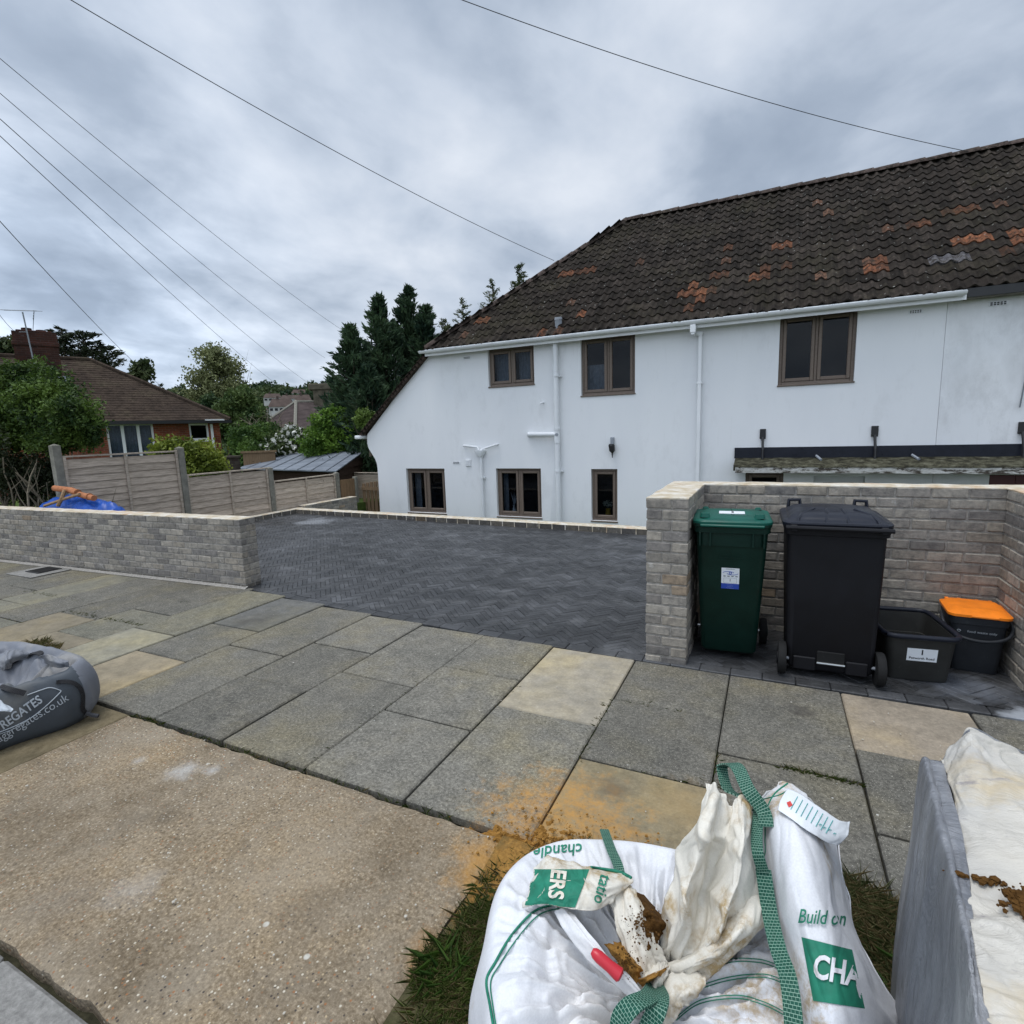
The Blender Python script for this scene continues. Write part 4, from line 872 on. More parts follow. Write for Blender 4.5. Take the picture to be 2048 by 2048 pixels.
g = MB(); g.box(-2.985, 10.93, 1.34, -2.915, 10.999, 1.50, bev=0.01); o = build(g, 'wall_lamp', 'leadgrey', house); g = MB(); g.loft([(-2.95, 10.89, 1.32, 0.10, 0.09, 0.03), (-2.95, 10.90, 1.36, 0.10, 0.08, 0.03)], 4)
g.loft([(-2.94, 10.92, 1.08, 0.015, 0.015, 0.005), (-2.94, 10.92, 1.17, 0.03, 0.03, 0.01), (-2.94, 10.91, 1.22, 0.11, 0.09, 0.03), (-2.95, 10.90, 1.34, 0.12, 0.10, 0.03)], 4); build(g, 'lantern', 'black', o)
# long flat canopy over the doors
g = MB(); g.grid([[(x, y, z+0.012*noise.noise(Vector((x*3, y*6, 2)))) for x in np.linspace(-0.60, 6.5, 120)] for y, z in ((11.0, 1.06), (10.8, 1.03), (10.6, 0.99), (10.42, 0.955), (10.395, 0.945), (10.385, 0.92))]); g.box(-0.60, 10.40, 0.86, 6.5, 10.998, 0.925)
can = build(g, 'canopy', 'moss', house, smooth=40)
g = MB(); g.box(-0.62, 10.955, 1.05, 6.5, 10.997, 1.245); build(g, 'flashing', 'binlid', can)
g = MB(); g.grid([[(x, 10.392-0.004*noise.noise(Vector((x*9, 1, 1))), z+0.004*noise.noise(Vector((x*14, z*9, 1)))) for x in np.linspace(-0.57, 6.5, 140)] for z in (0.825, 0.85, 0.93)]); build(g, 'fascia_board', 'peel', can)
for x in (-0.15, 1.57, 3.48):
    g = MB(); g.box(x-0.05, 10.96, 1.40, x+0.05, 10.999, 1.58, bev=0.005); g.tube([(x, 10.95, 1.43), (x+0.01, 10.88, 1.2), (x+0.01, 10.86, 1.03)], 0.022, 6); build(g, 'stay_bracket', 'black', can)
for x in (0.72, 2.1):
    g = MB(); g.tube([(x, 10.9, 1.09), (x+0.06, 10.72, 1.03)], 0.022, 6); build(g, 'loose_tile', 'leadgrey', can)
g = MB(); g.box(0.705, 11.10, -1.24, 1.475, 11.15, 0.715, bev=0.005); dr = build(g, 'door', 'greydoor', house); g = MB(); g.box(0.86, 11.092, 0.10, 1.32, 11.099, 0.60); build(g, 'door_panel', 'inkdim', dr)

adj = thing('house', (5.5, 14, -1.3), 'adjoining grey stained white rendered house end at the right edge of the photo', 'house')
holed_wall('wall', [(2.425, -1.32), (9.0, -1.32), (9.0, 3.60), (2.425, 3.60)], [(3.15, -1.25, 4.1, 0.76)], 11.0, 11.28, 'render_dirty', adj)
tiles(XP, 9.2, 'roof', adj, hip=False); ridge_run((9.0, RY, RZ), (XP, RY, RZ), adj)
g = MB(); g.add([rp(XP, 10.80, 3.60), rp(9.2, 10.80, 3.60), rp(9.2, RY, RZ), rp(XP, RY, RZ), rp(9.2, 18.2, 3.5), rp(XP, 18.2, 3.5)], [(0, 1, 2, 3), (3, 2, 4, 5)]); build(g, 'roof_boarding', 'black', adj)
g = MB(); g.box(2.61, 10.775, 3.48, 9.1, 10.795, 3.61); build(g, 'fascia', 'black', adj); g = MB(); g.box(2.61, 10.80, 3.47, 9.1, 11.0, 3.50); build(g, 'soffit', 'concpost', adj)
g = MB(); g.box(3.16, 11.10, -1.24, 3.50, 11.15, 0.75, bev=0.005); g.box(3.51, 11.12, -1.24, 4.09, 11.15, 0.75); build(g, 'door', 'darkred', adj)
g = MB(); g.tube([(3.47, 10.97, 3.3), (3.46, 10.97, 2.4), (3.42, 10.97, 1.8)], 0.010, 6); build(g, 'cable', 'inkdim', adj)
x, z = 3.05, 3.38
f = MB(); f.box(x-0.12, 10.99, z-0.035, x+0.12, 10.999, z+0.035, bev=0.002); o = build(f, 'air_brick', 'pipe', adj); d = MB()
for i in range(5):
    for j in range(2): d.box(x-0.1+i*0.04, 10.986, z-0.025+j*0.027, x-0.072+i*0.04, 10.9895, z-0.005+j*0.027)
build(d, 'slot', 'black', o)

# ================================================================== FENCE, GATE, SHED
XFN = -9.95
def lap_panel(y0, y1, zb, zt, x, parent, name='panel', axis='y', n=None):
    g = MB(); n = n or max(4, round((zt-zb)/0.125)); h = (zt-zb-0.05)/n; m_ = 14
    for i in range(n):
        z0 = zb+i*h; f = random.uniform(0.8, 1.15); ph = random.random()*9; P = []
        for k in range(m_+1):
            y = y0+(y1-y0)*k/m_; w = 0.008*noise.noise(Vector((y*2.2, i*1.7, ph))); lz = 0.012*noise.noise(Vector((y*2.5+ph, i*3.1, 0)))
            P.append([(x+0.006+w, y, z0+h+0.018), (x+0.026+w, y, z0+lz), (x+0.018+w, y, z0+lz-0.002), (x-0.002+w, y, z0+h+0.018)])
        col = (f, f*0.985, f*0.96)
        if axis == 'x': P = [[(q[1], q[0]*-1+2*x if False else q[0], q[2]) for q in r_] for r_ in P]
        g.grid(P, col=col, close=True)
    o = build(g, name, 'fence', parent)
    g = MB()
    def bx(a0, a1, b0, b1, c0, c1):
        if axis == 'y': g.box(a0, b0, c0, a1, b1, c1, col=(0.9, 0.9, 0.88), bev=0.003)
        else: g.box(b0, a0, c0, b1, a1, c1, col=(0.9, 0.9, 0.88), bev=0.003)
    L_ = y1-y0
    for yy in (y0+0.02, y0+L_/2, y1-0.02): bx(x+0.028, x+0.055, yy-0.02, yy+0.02, zb, zt)
    bx(x-0.015, x+0.05, y0, y1, zt, zt+0.028)
    build(g, 'batten', 'fence', o); return o
fence = thing('fence', (XFN, 7.5, -0.3), 'weathered grey overlap panel fence with concrete posts stepping down along the driveway', 'fence')
posts = [4.53, 6.46, 8.41, 10.42]; tops = [1.72, 1.60, 1.08, 0.80]; zt_ = [(1.50, -0.2), (1.04, -0.4), (0.73, -0.6)]
def px_top(y, py): pass
for i, y in enumerate(posts):
    g = MB(); zb = -1.0; w = 0.055; lean = -0.03 if i == 0 else 0
    g.add([(XFN-w, y-w, zb), (XFN+w, y-w, zb), (XFN+w, y+w, zb), (XFN-w, y+w, zb), (XFN-w+lean, y-w, tops[i]-0.03), (XFN+w+lean, y-w, tops[i]-0.03), (XFN+w+lean, y+w, tops[i]-0.03), (XFN-w+lean, y+w, tops[i]-0.03), (XFN+lean, y, tops[i])], [(0, 1, 5, 4), (1, 2, 6, 5), (2, 3, 7, 6), (3, 0, 4, 7), (4, 5, 8), (5, 6, 8), (6, 7, 8), (7, 4, 8)])
    build(g, 'post', 'concpost', fence)
for i in range(3): lap_panel(posts[i]+0.06, posts[i+1]-0.06, zt_[i][1], zt_[i][0], XFN-0.02, fence)
gate = thing('gate', (XFN, 11.4, -1.2), 'open brown boarded garden gate between concrete posts beside the white house', 'gate')
for y, zt in ((11.1, 0.62),):
    g = MB(); g.box(XFN-0.05, y-0.05, -1.3, XFN+0.06, y+0.05, zt, bev=0.012); build(g, 'post', 'concpost', gate)
g = MB()
for k in range(5): g.box(XFN+0.02, 10.52+k*0.105, -1.2, XFN+0.04, 10.615+k*0.105, 0.58, col=(1.1, 1.05, 1.0), bev=0.003)
build(g, 'side_board', 'gatewood', gate)
g = MB()
for k in range(7): x = XFN+0.12+k*0.105; g.box(x, 11.22+k*0.03, -1.15, x+0.098, 11.245+k*0.03, 0.42+0.05*math.sin(math.pi*k/6), bev=0.003)
g.box(XFN+0.12, 11.19, 0.25, XFN+0.85, 11.215, 0.34); g.box(XFN+0.12, 11.19, -0.9, XFN+0.85, 11.215, -0.8); build(g, 'gate_leaf', 'gatewood', gate)
f2 = thing('fence', (-10.3, 13.4, -1.2), 'dark weathered panel fence beyond the open gate, partly hidden by the white house', 'fence')
lap_panel(-12.05, -10.1, -1.2, 0.60, 12.3, f2, axis='x'); g = MB(); g.box(-10.08, 12.25, -1.3, -9.98, 12.35, 0.66); build(g, 'post', 'concpost', f2)

# shed with felt roof beyond the fence
shed = thing('shed', (-14.6, 14.2, -1.0), 'low dark brown garden shed with a grey felt roof behind the fence', 'shed')
SA, SB, SC, SD = Vector((-10.4, 10.9, 0.78)), Vector((-15.0, 11.5, 0.80)), Vector((-11.5, 13.3, 1.19)), Vector((-15.6, 13.6, 1.20)); SE = Vector((-12.3, 15.7, 0.78)); SF = Vector((-16.2, 15.9, 0.78))
def slabroof(g, a, b, c, d, th=0.03, n=12):
    top = [[a.lerp(b, i/n).lerp(d.lerp(c, 1-i/n), j/4)+Vector((0, 0, 0.01*noise.noise(Vector((i*0.8, j, 2))))) for i in range(n+1)] for j in range(5)]; g.grid(top)
    g.grid([[p+Vector((0, 0, -th)) for p in top[0]], top[0]]); g.grid([[r_[0]+Vector((0, 0, -th)) for r_ in top], [r_[0] for r_ in top]])
g = MB(); slabroof(g, SA, SB, SC, SD); slabroof(g, SE, SF, SC, SD); build(g, 'roof', 'felt', shed)
g = MB()
for i in range(7): p = SA.lerp(SB, (i+0.6)/7.4); q = SC.lerp(SD, (i+0.6)/7.4); g.tube([p+Vector((0, 0, 0.012)), q+Vector((0, 0, 0.015))], 0.012, 4)
build(g, 'felt_seam', 'felt', shed)
g = MB(); ins = 0.10
pa, pc, pe = SA+Vector((-0.12, 0.12, -0.03)), SC+Vector((-0.12, 0, -0.03)), SE+Vector((-0.12, -0.12, -0.03))
for k in range(12):      # lapped boards of the gable
    zb = -1.1+k*0.19; zt = zb+0.2
    def yx(z):
        if z <= pa.z: return 0.0, 1.0
        t_ = (z-pa.z)/(pc.z-pa.z); return 0.5*min(t_, 1), 1-0.5*min(t_, 1)
    if zb > pc.z: break
    zt2 = min(zt, pc.z); (a0, a1), (b0, b1) = yx(zb), yx(zt2); f = random.uniform(0.8, 1.2)
    def gp(t_, z, o=0.0): p = pa.lerp(pe, t_); return Vector((p.x+o, p.y, z))
    g.add([gp(a0, zb, 0.03), gp(a1, zb, 0.03), gp(b1, zt2, 0.0), gp(b0, zt2, 0.0)], [(0, 1, 2, 3)], (f, f, f))
p0, p1 = pa, SB+Vector((0.1, 0.12, -0.03)); 
g.add([Vector((p0.x, p0.y, -1.1)), Vector((p1.x, p1.y, -1.1)), p1, p0], [(0, 1, 2, 3)], (0.9, 0.9, 0.9)); p0, p1 = pe, SF; g.add([Vector((p0.x, p0.y, -1.1)), Vector((p1.x, p1.y, -1.1)), p1, p0], [(3, 2, 1, 0)])
build(g, 'wall', 'shedwood', shed)

# ================================================================== NEIGHBOUR'S BRICK BUNGALOW
def along(A, B, name_=None):
    d = (B-A); L_ = d.length; d.normalize(); n_ = Vector((-d.y, d.x, 0)); return Matrix(((d.x, n_.x, 0, A.x), (d.y, n_.y, 0, A.y), (0, 0, 1, 0), (0, 0, 0, 1))), L_
BA = Vector((-22.55, 11.25, 0)); BB = Vector((-20.75, 15.3, 0)); bd = (BB-BA).normalized(); BA0 = BA-bd*7.0
MBG, LBG = along(BA0, BB)          # local x along the facade to the right, +y away from us
bung = thing('bungalow', MBG @ Vector((LBG/2, 3, -0.6)), 'red brick bungalow with brown tiled hipped roof behind the overlap fence', 'bungalow')
def tg(mb, M4): mb.V = [tuple(M4 @ Vector(v)) for v in mb.V]; return mb
wx = [7.0+0.62, 7.0+2.10, LBG-1.12, LBG-0.42]
outer = [(0, -0.6), (LBG, -0.6), (LBG, 2.50), (0, 2.50)]; holes = [(wx[0], 1.05, wx[1], 2.42), (wx[2], 1.72, wx[3], 2.38)]
def holed_local(name, outer, holes, y0, y1, mat, parent, M4):
    loops = [outer]+[[(a, b), (c, b), (c, d), (a, d)] for a, b, c, d in holes]; v2 = [[Vector((x, z, 0)) for x, z in lp] for lp in loops]; tris = geometry.tessellate_polygon(v2); flat = [p for lp in loops for p in lp]; n = len(flat)
    vs = [(x, y0, z) for x, z in flat]+[(x, y1, z) for x, z in flat]; fs = []
    for a, b, c in tris:
        e1 = Vector((flat[b][0]-flat[a][0], flat[b][1]-flat[a][1])); e2 = Vector((flat[c][0]-flat[a][0], flat[c][1]-flat[a][1]))
        if e1.x*e2.y-e1.y*e2.x < 0: b, c = c, b
        fs += [(a, b, c), (n+a, n+c, n+b)]
    o = 0
    for lp in loops: m_ = len(lp); fs += [(o+i, o+(i+1) % m_, n+o+(i+1) % m_, n+o+i) for i in range(m_)]; o += m_
    mb = MB(); mb.add(vs, fs); tg(mb, M4); return build(mb, name, mat, parent)
def brickwork_tex(name, cols, mort, M4):
    t = MT(name); v = t.geo(); mp = t.n('ShaderNodeMapping'); mp.vector_type = 'TEXTURE'
    ang = math.atan2(M4[1][0], M4[0][0]); mp.inputs['Rotation'].default_value = (0, 0, ang); t.l(v, mp.inputs[0]); s_ = t.n('ShaderNodeSeparateXYZ'); t.l(mp.outputs[0], s_.inputs[0]); cm = t.n('ShaderNodeCombineXYZ'); t.l(t.math('ADD', s_.outputs[0], s_.outputs[1]), cm.inputs[0]); t.l(s_.outputs[2], cm.inputs[1])
    b = t.n('ShaderNodeTexBrick'); b.inputs['Scale'].default_value = 1; b.inputs['Brick Width'].default_value = 0.225; b.inputs['Row Height'].default_value = 0.075; b.inputs['Mortar Size'].default_value = 0.006; b.inputs['Color1'].default_value = (*cols[0], 1); b.inputs['Color2'].default_value = (*cols[1], 1); b.inputs['Mortar'].default_value = (*mort, 1); t.l(cm.outputs[0], b.inputs['Vector'])
    c = t.mix(1.0, b.outputs['Color'], t.ramp(t.noise(1.2, 6, 0.65), [(0.3, 0.6), (0.7, 1.3)]), 'MULTIPLY'); return t.fin(c, 0.95, 0.1)
M['bbrick'] = brickwork_tex('orange_red_brick', ((0.26, 0.070, 0.035), (0.16, 0.048, 0.03)), (0.22, 0.16, 0.12), MBG)
holed_local('wall', outer, holes, 0, 0.25, 'bbrick', bung, MBG); g = MB(); g.box(LBG-0.25, 0.251, -0.6, LBG-0.005, 7.5, 2.5); tg(g, MBG); build(g, 'side_wall', 'bbrick', bung)
g = MB(); g.box(0, 0.9, -0.6, LBG-0.3, 0.92, 2.5); tg(g, MBG); build(g, 'shade_backing', 'room', bung)  # flat dark sheet, its colour stands in for the shade indoors
def lwin(x0, z0, x1, z1, n_, parent, M4, y=0.06, fr='upvc', fw=0.07):
    g = MB(); g.box(x0, y, z0, x0+fw, y+0.07, z1); g.box(x1-fw, y, z0, x1, y+0.07, z1); g.box(x0+fw, y, z1-fw, x1-fw, y+0.069, z1); g.box(x0+fw, y, z0, x1-fw, y+0.069, z0+fw)
    for i in range(1, n_): xm = x0+(x1-x0)*i/n_; g.box(xm-0.05, y-0.001, z0+fw, xm+0.05, y+0.068, z1-fw)
    tg(g, M4); o = build(g, 'window', fr, parent); p = MB(); p.box(x0+fw, y+0.03, z0+fw, x1-fw, y+0.034, z1-fw); tg(p, M4); build(p, 'pane', 'glass', o); return o
w1 = lwin(*holes[0][:1], holes[0][1], holes[0][2], holes[0][3], 3, bung, MBG); g = MB(); g.grid([[(holes[0][0]+0.05+(holes[0][2]-holes[0][0]-0.1)*i/60, 0.2+0.03*math.sin(i*1.3), z) for i in range(61)] for z in (1.1, 2.4)]); tg(g, MBG); build(g, 'curtain', 'curtain', bung, smooth=True)
lwin(holes[1][0], holes[1][1], holes[1][2], holes[1][3], 1, bung, MBG); g = MB(); g.box(holes[1][0]-0.05, -0.03, holes[1][1]-0.07, holes[1][2]+0.05, 0.06, holes[1][1]-0.001); tg(g, MBG); build(g, 'sill', 'upvc', bung)
EZ, RZ2, RX = 2.50, 5.15, 3.9
def roofplane(name, pts, mat, parent, M4):
    g = MB(); a, b, c, d = [Vector(p) for p in pts]; n_ = 26; P = []
    for j in range(n_):
        for tt, off in ((j/n_, 0.012), ((j+1)/n_, 0.0)):
            l_ = a.lerp(d, tt); r_ = b.lerp(c, tt); P.append([l_.lerp(r_, i/16)+Vector((0, -off*0.4, off+0.01*noise.noise(Vector((i*0.6, j*0.4, 2))))) for i in range(17)])
    g.grid(P); tg(g, M4); return build(g, name, mat, parent)
def btilemat():
    t = MT('brown_plain_tile'); n = t.noise(0.9, 7, 0.65); f = t.noise(16, 5, 0.7); c = t.ramp(n, [(0.3, (0.026, 0.019, 0.015)), (0.55, (0.044, 0.032, 0.024)), (0.75, (0.056, 0.047, 0.030))]); c = t.mix(1.0, c, t.ramp(f, [(0.3, 0.5), (0.7, 1.6)]), 'MULTIPLY'); c = t.mix(1.0, c, t.ramp(t.vor(3.6), [(0.1, 0.7), (0.5, 1.2)]), 'MULTIPLY'); t.bump(f, 0.6, 0.02); return t.fin(c, 0.95, 0.1)
M['btile'] = btilemat()
rf = roofplane('roof', [(-0.3, -0.35, EZ), (LBG+0.35, -0.35, EZ), (LBG-3.75, RX, RZ2), (-0.3, RX, RZ2)], 'btile', bung, MBG)
roofplane('hip_roof', [(LBG+0.35, -0.35, EZ), (LBG+0.35, 8.0, EZ), (LBG-3.75, RX+0.01, RZ2), (LBG-3.75, RX, RZ2)], 'btile', bung, MBG); roofplane('rear_roof', [(LBG+0.35, 8.1, EZ), (-0.3, 8.1, EZ), (-0.3, RX, RZ2), (LBG-3.75, RX, RZ2)], 'btile', bung, MBG)
g = MB(); g.tube([MBG @ Vector((LBG+0.35, -0.35, EZ+0.03)), MBG @ Vector((LBG-3.75, RX, RZ2+0.03))], 0.09, 6); g.tube([MBG @ Vector((LBG-3.75, RX, RZ2+0.03)), MBG @ Vector((-0.3, RX, RZ2+0.03))], 0.09, 6); build(g, 'ridge_tiles', 'btile', rf)
g = MB(); g.box(-0.3, -0.42, EZ-0.12, LBG+0.38, -0.30, EZ-0.0); g.box(-0.3, -0.30, EZ-0.12, LBG+0.3, 0.0, EZ-0.08); tg(g, MBG); build(g, 'gutter', 'black', bung)
g = MB(); g.box(LBG-0.36, -0.08, -0.5, LBG-0.27, -0.01, EZ-0.15); g.box(LBG-0.6, -0.46, EZ-0.02, LBG+0.1, -0.425, EZ+0.03); tg(g, MBG); build(g, 'downpipe', 'upvc', bung)
# small projecting gable of the front by the hedge
g = MB(); a = [(4.4, -0.9, 2.45), (7.0, -0.36, 2.45), (4.6, 1.4, 4.0)]; g.add(a, [(0, 1, 2)]); g.tube([a[0], a[2]], 0.05, 5); g.tube([a[1], a[2]], 0.05, 5); tg(g, MBG); build(g, 'side_gable_roof', 'btile', bung)
# chimney
CHT = atd(80, 668, 26.8).z; CH = MBG.inverted() @ atd(80, 740, 26.8); cx_, cy_ = CH.x, CH.y
g = MB(); M['cbrick'] = brickwork_tex('dark_chimney_brick', ((0.070, 0.030, 0.023), (0.045, 0.024, 0.020)), (0.07, 0.05, 0.045), MBG)
g.box(cx_-0.62, cy_-0.42, 3.4, cx_+0.62, cy_+0.45, CHT-0.001); g.box(cx_-0.66, cy_-0.46, CHT-0.5, cx_+0.66, cy_+0.49, CHT-0.35, bev=0.02); g.box(cx_-0.5, cy_-0.3, CHT, cx_+0.5, cy_+0.35, CHT+0.07, bev=0.02); tg(g, MBG); chim = build(g, 'chimney', 'cbrick', bung)
g = MB(); g.tube([(cx_-0.2, cy_, CHT+.05), (cx_-0.2, cy_, CHT+.17)], 0.15, 10); g.tube([(cx_+0.2, cy_, CHT+.05), (cx_+0.2, cy_, CHT+.13)], 0.15, 10); tg(g, MBG); build(g, 'chimney_pot', 'cbrick', chim, smooth=40)
g = MB(); g.box(cx_-0.72, cy_-0.60, 4.02, cx_+0.78, cy_-0.50, 4.20); tg(g, MBG); build(g, 'lead_flashing', 'leadgrey', chim)
# TV aerial fixed to the chimney
ae = thing('aerial', atd(70, 735, 26.2), 'thin metal television aerial on a pole strapped to the bungalow chimney', 'aerial')
g = MB(); a0, a1 = atd(70, 735, 26.1), atd(45, 624, 26.1); g.tube([a0, a1], 0.022, 6); build(g, 'mast', 'leadgrey', ae)
g = MB(); b0, b1 = atd(8, 620, 26.1), atd(74, 622, 26.3); g.tube([b0, b1], 0.016, 5)
for i in range(13): p = b0.lerp(b1, i/12); q = Vector((0.25, 0.35, 0))*(0.5 if i < 9 else 0.35); g.tube([p-q, p+q], 0.008, 4)
c0_ = atd(66, 660, 26.2); g.tube([atd(68, 624, 26.2), c0_], 0.010, 4)
for i in range(4): p = atd(68-i*0.5, 625+i*5, 26.2); g.tube([p+Vector((-0.1, 0.05, 0)), p+Vector((0.14, -0.06, 0.05))], 0.008, 4)
g.tube([atd(38, 664, 26.1), atd(56, 664, 26.1)], 0.012, 4); build(g, 'boom', 'inkdim', ae)

# ================================================================== SECOND ROOF IN THE DIP AND THE FAR HILLSIDE
b2 = thing('bungalow', atd(620, 860, 42), 'dark hipped roof with a pale hip line and wide stained chimney in the dip', 'bungalow')
E0 = atd(500, 866, 40); A1 = atd(592, 806, 44); A2 = atd(700, 806, 44); E1 = atd(590, 868, 37.5); E2 = atd(740, 868, 39.5); M['dtile'] = plain('purple_brown_tile', (0.075, 0.058, 0.055), 0.95, 0.1, 0.5, 2.2)
A1.z = A2.z = 4.3; 
g = MB(); g.add([E0, E1, A1], [(0, 1, 2)]); g.add([E1, E2, A2, A1], [(0, 1, 2, 3)]); g.add([E0, A1, A2+Vector((0, 3, -2.5)), ], [(0, 1, 2)]); rf = build(g, 'roof', 'dtile', b2)
g = MB(); g.tube([E1, A1+Vector((0, 0, 0.05))], 0.12, 6); g.tube([E0, A1+Vector((0, 0, 0.05))], 0.1, 6); g.tube([A1, A2], 0.1, 6); build(g, 'ridge_tiles', 'concpost', rf)
g = MB(); b_ = [Vector((p.x, p.y, -2.5)) for p in (E0, E1, E2)]; 
for p, q in ((E0, E1), (E1, E2)): g.add([Vector((p.x, p.y, -3)), Vector((q.x, q.y, -3)), q, p], [(0, 1, 2, 3)])
build(g, 'wall', 'distwall', b2)
cc = atd(664, 800, 43.5); g = MB(); g.box(-1.25, -0.5, 3.2, 1.25, 0.5, 5.3); g.box(-1.55, -0.6, 5.3, 1.55, 0.6, 5.75, bev=0.05); tg(g, Matrix.Translation((cc.x, cc.y, -0.2)) @ Matrix.Rotation(R(38), 4, 'Z')); M['oldchim'] = plain('stained_render', (0.13, 0.115, 0.085), 0.95, 0.1, 0.5, 3); ch2 = build(g, 'chimney', 'oldchim', b2)
g = MB()
for i in range(6): g.tube([(-0.6+i*0.24, 0, 5.75), (-0.6+i*0.24, 0, 6.02)], 0.04, 6)
g.box(-0.8, -0.15, 5.76, 0.8, 0.15, 5.82); tg(g, Matrix.Translation((cc.x, cc.y, -0.2)) @ Matrix.Rotation(R(38), 4, 'Z')); build(g, 'chimney_cage', 'black', ch2); g = MB(); g.box(-1.6, -0.75, 3.55, 1.5, -0.62, 3.78); tg(g, Matrix.Translation((cc.x, cc.y, 0)) @ Matrix.Rotation(R(38), 4, 'Z')); build(g, 'lead_flashing', 'leadgrey', ch2)
# distant houses on the hillside (px, py of eaves, distance, width, height, label)
def far_house(px, py, D, w, hw, hr, label, rot=0.9, win=3, gable=False, wallm='distwall'):
    p = atd(px, py, D); t = thing('distant_house', (p.x, p.y, p.z-hw), label, 'house'); M4 = Matrix.Translation((p.x, p.y, p.z)) @ Matrix.Rotation(rot, 4, 'Z'); dpt = w*0.55
    g = MB(); g.box(-w/2, 0, -hw-4, w/2, dpt, 0); tg(g, M4); build(g, 'wall', wallm, t)
    g = MB(); i_ = 0.0 if gable else w*0.12; g.add([(-w/2-.3, -.4, -.1), (w/2+.3, -.4, -.1), (w/2+.3, dpt+.4, -.1), (-w/2-.3, dpt+.4, -.1), (-w/2+i_, dpt/2, hr), (w/2-i_, dpt/2, hr)], [(0, 1, 5, 4), (2, 3, 4, 5), (1, 2, 5), (3, 0, 4)]); tg(g, M4); rf = build(g, 'roof', 'distroof', t); g = MB(); g.box(-w*0.2, dpt/2-.4, hr-0.8, -w*0.2+0.9, dpt/2+.4, hr+1.0); tg(g, M4); build(g, 'chimney', 'distroof', rf)
    for k in range(win): x = -w/2+w*(k+0.5)/win; g = MB(); g.box(x-w*0.3/win, -0.06, -1.8, x+w*0.3/win, -0.01, -0.7); tg(g, M4); build(g, 'window', 'room', t)
far_house(512, 819, 200, 6.5, 2.6, 0.9, 'distant low pale house left of the terrace on the hillside', 0.72, 4)
far_house(562, 813, 260, 10, 2.8, 3.6, 'distant dark roofed terrace with white walls midway up the hill', 0.70, 5)
far_house(580, 797, 320, 9, 3, 2.0, 'distant grey building with white gable high on the hill', 0.9, 3)
far_house(606, 800, 280, 7, 3.0, 2.6, 'distant brown roofed house beside the stained chimney', 0.7, 3)
far_house(598, 786, 380, 9, 2.5, 2.4, 'distant white house highest on the hill left of the stained chimney', 0.7, 3)
far_house(545, 795, 360, 10, 2.5, 2.5, 'distant pale building among trees near the hilltop', 0.8, 4)
P_ = []
def hill_crown(px, D, rr):
    p = atd(px, 800, D); z = hz(p.x, p.y); return (p.x, p.y, z+rr*0.55, rr, rr, rr*0.8)
bl = []
for i in range(520):
    px = random.uniform(-60, 1250); D = random.uniform(170, 470); bl.append(hill_crown(px, D, random.uniform(4, 8)*D/300))
P_, K_ = blobs_pts(bl, 150000, shell=0.7, lump=0.25, sc=1.3); kc = rng.random(len(bl))[K_][:, None]
cl_ = np.array((0.020, 0.045, 0.018))*(1-kc)+np.array((0.075, 0.105, 0.035))*kc; cl_ *= rng.uniform(0.7, 1.3, size=(len(P_), 1))
leaves('hillside_trees', P_, 2.2, cl_, aspect=0.8, label='far wooded hillside of mixed green trees', cat='trees', kind='stuff')

# ================================================================== TREES AND SHRUBS
def limb_tree(g, base, top, r0, n_br, spread, seed, up=0.55, lv=2, rr=random):
    rr = random.Random(seed); tips = []
    def br(p, d, L_, r_, lev):
        pts = [p]; rs = [r_]; q = p.copy(); dd = d.copy()
        for i in range(5):
            dd = (dd+Vector((rr.uniform(-.18, .18), rr.uniform(-.18, .18), rr.uniform(-.05, .14)))).normalized(); q = q+dd*L_/5; pts.append(q.copy()); rs.append(r_*(1-0.16*(i+1)))
        g.tube(pts, rs, 6 if lev == 0 else 4, caps=False); tips.extend(pts[3:])
        if lev < lv:
            for k in range(n_br if lev == 0 else 4):
                i = rr.randint(1, 5); a = rr.uniform(0, 6.28); nd = (dd*up+Vector((math.cos(a), math.sin(a), rr.uniform(0.1, 0.7)))*spread).normalized(); br(pts[i], nd, L_*rr.uniform(0.45, 0.7), rs[i]*0.6, lev+1)
    br(Vector(base), (Vector(top)-Vector(base)).normalized(), (Vector(top)-Vector(base)).length*0.75, r0, 0); return tips
def broad_tree(name, label, cat, base, h, blobs, n, size, c0, c1, seed, bark='bark', group=None, shell=0.25, lump=0.35, sc=1.5, aspect=0.6, r0=0.12):
    t = thing(name, base, label, cat, group); g = MB(); limb_tree(g, Vector(base), Vector(base)+Vector((0, 0, h)), r0, 9, 0.9, seed); build(g, 'trunk', bark, t)
    P_, K_ = blobs_pts(blobs, n, shell, lump, sc); leaves('crown', P_, rng.uniform(0.7, 1.3, len(P_))*size, leafcols(P_, c0, c1, sc=1.1), parent=t, aspect=aspect); return t
def at_b(px, py, D, rw, rh, squash=1.0):    # clump from its middle in the photo, distance and half sizes in photo pixels
    p = atd(px, py, D); d = ray(px, py); k = D/math.hypot(d.x, d.y)/FPX; return (p.x, p.y, p.z, rw*k, rw*k*squash, rh*k)
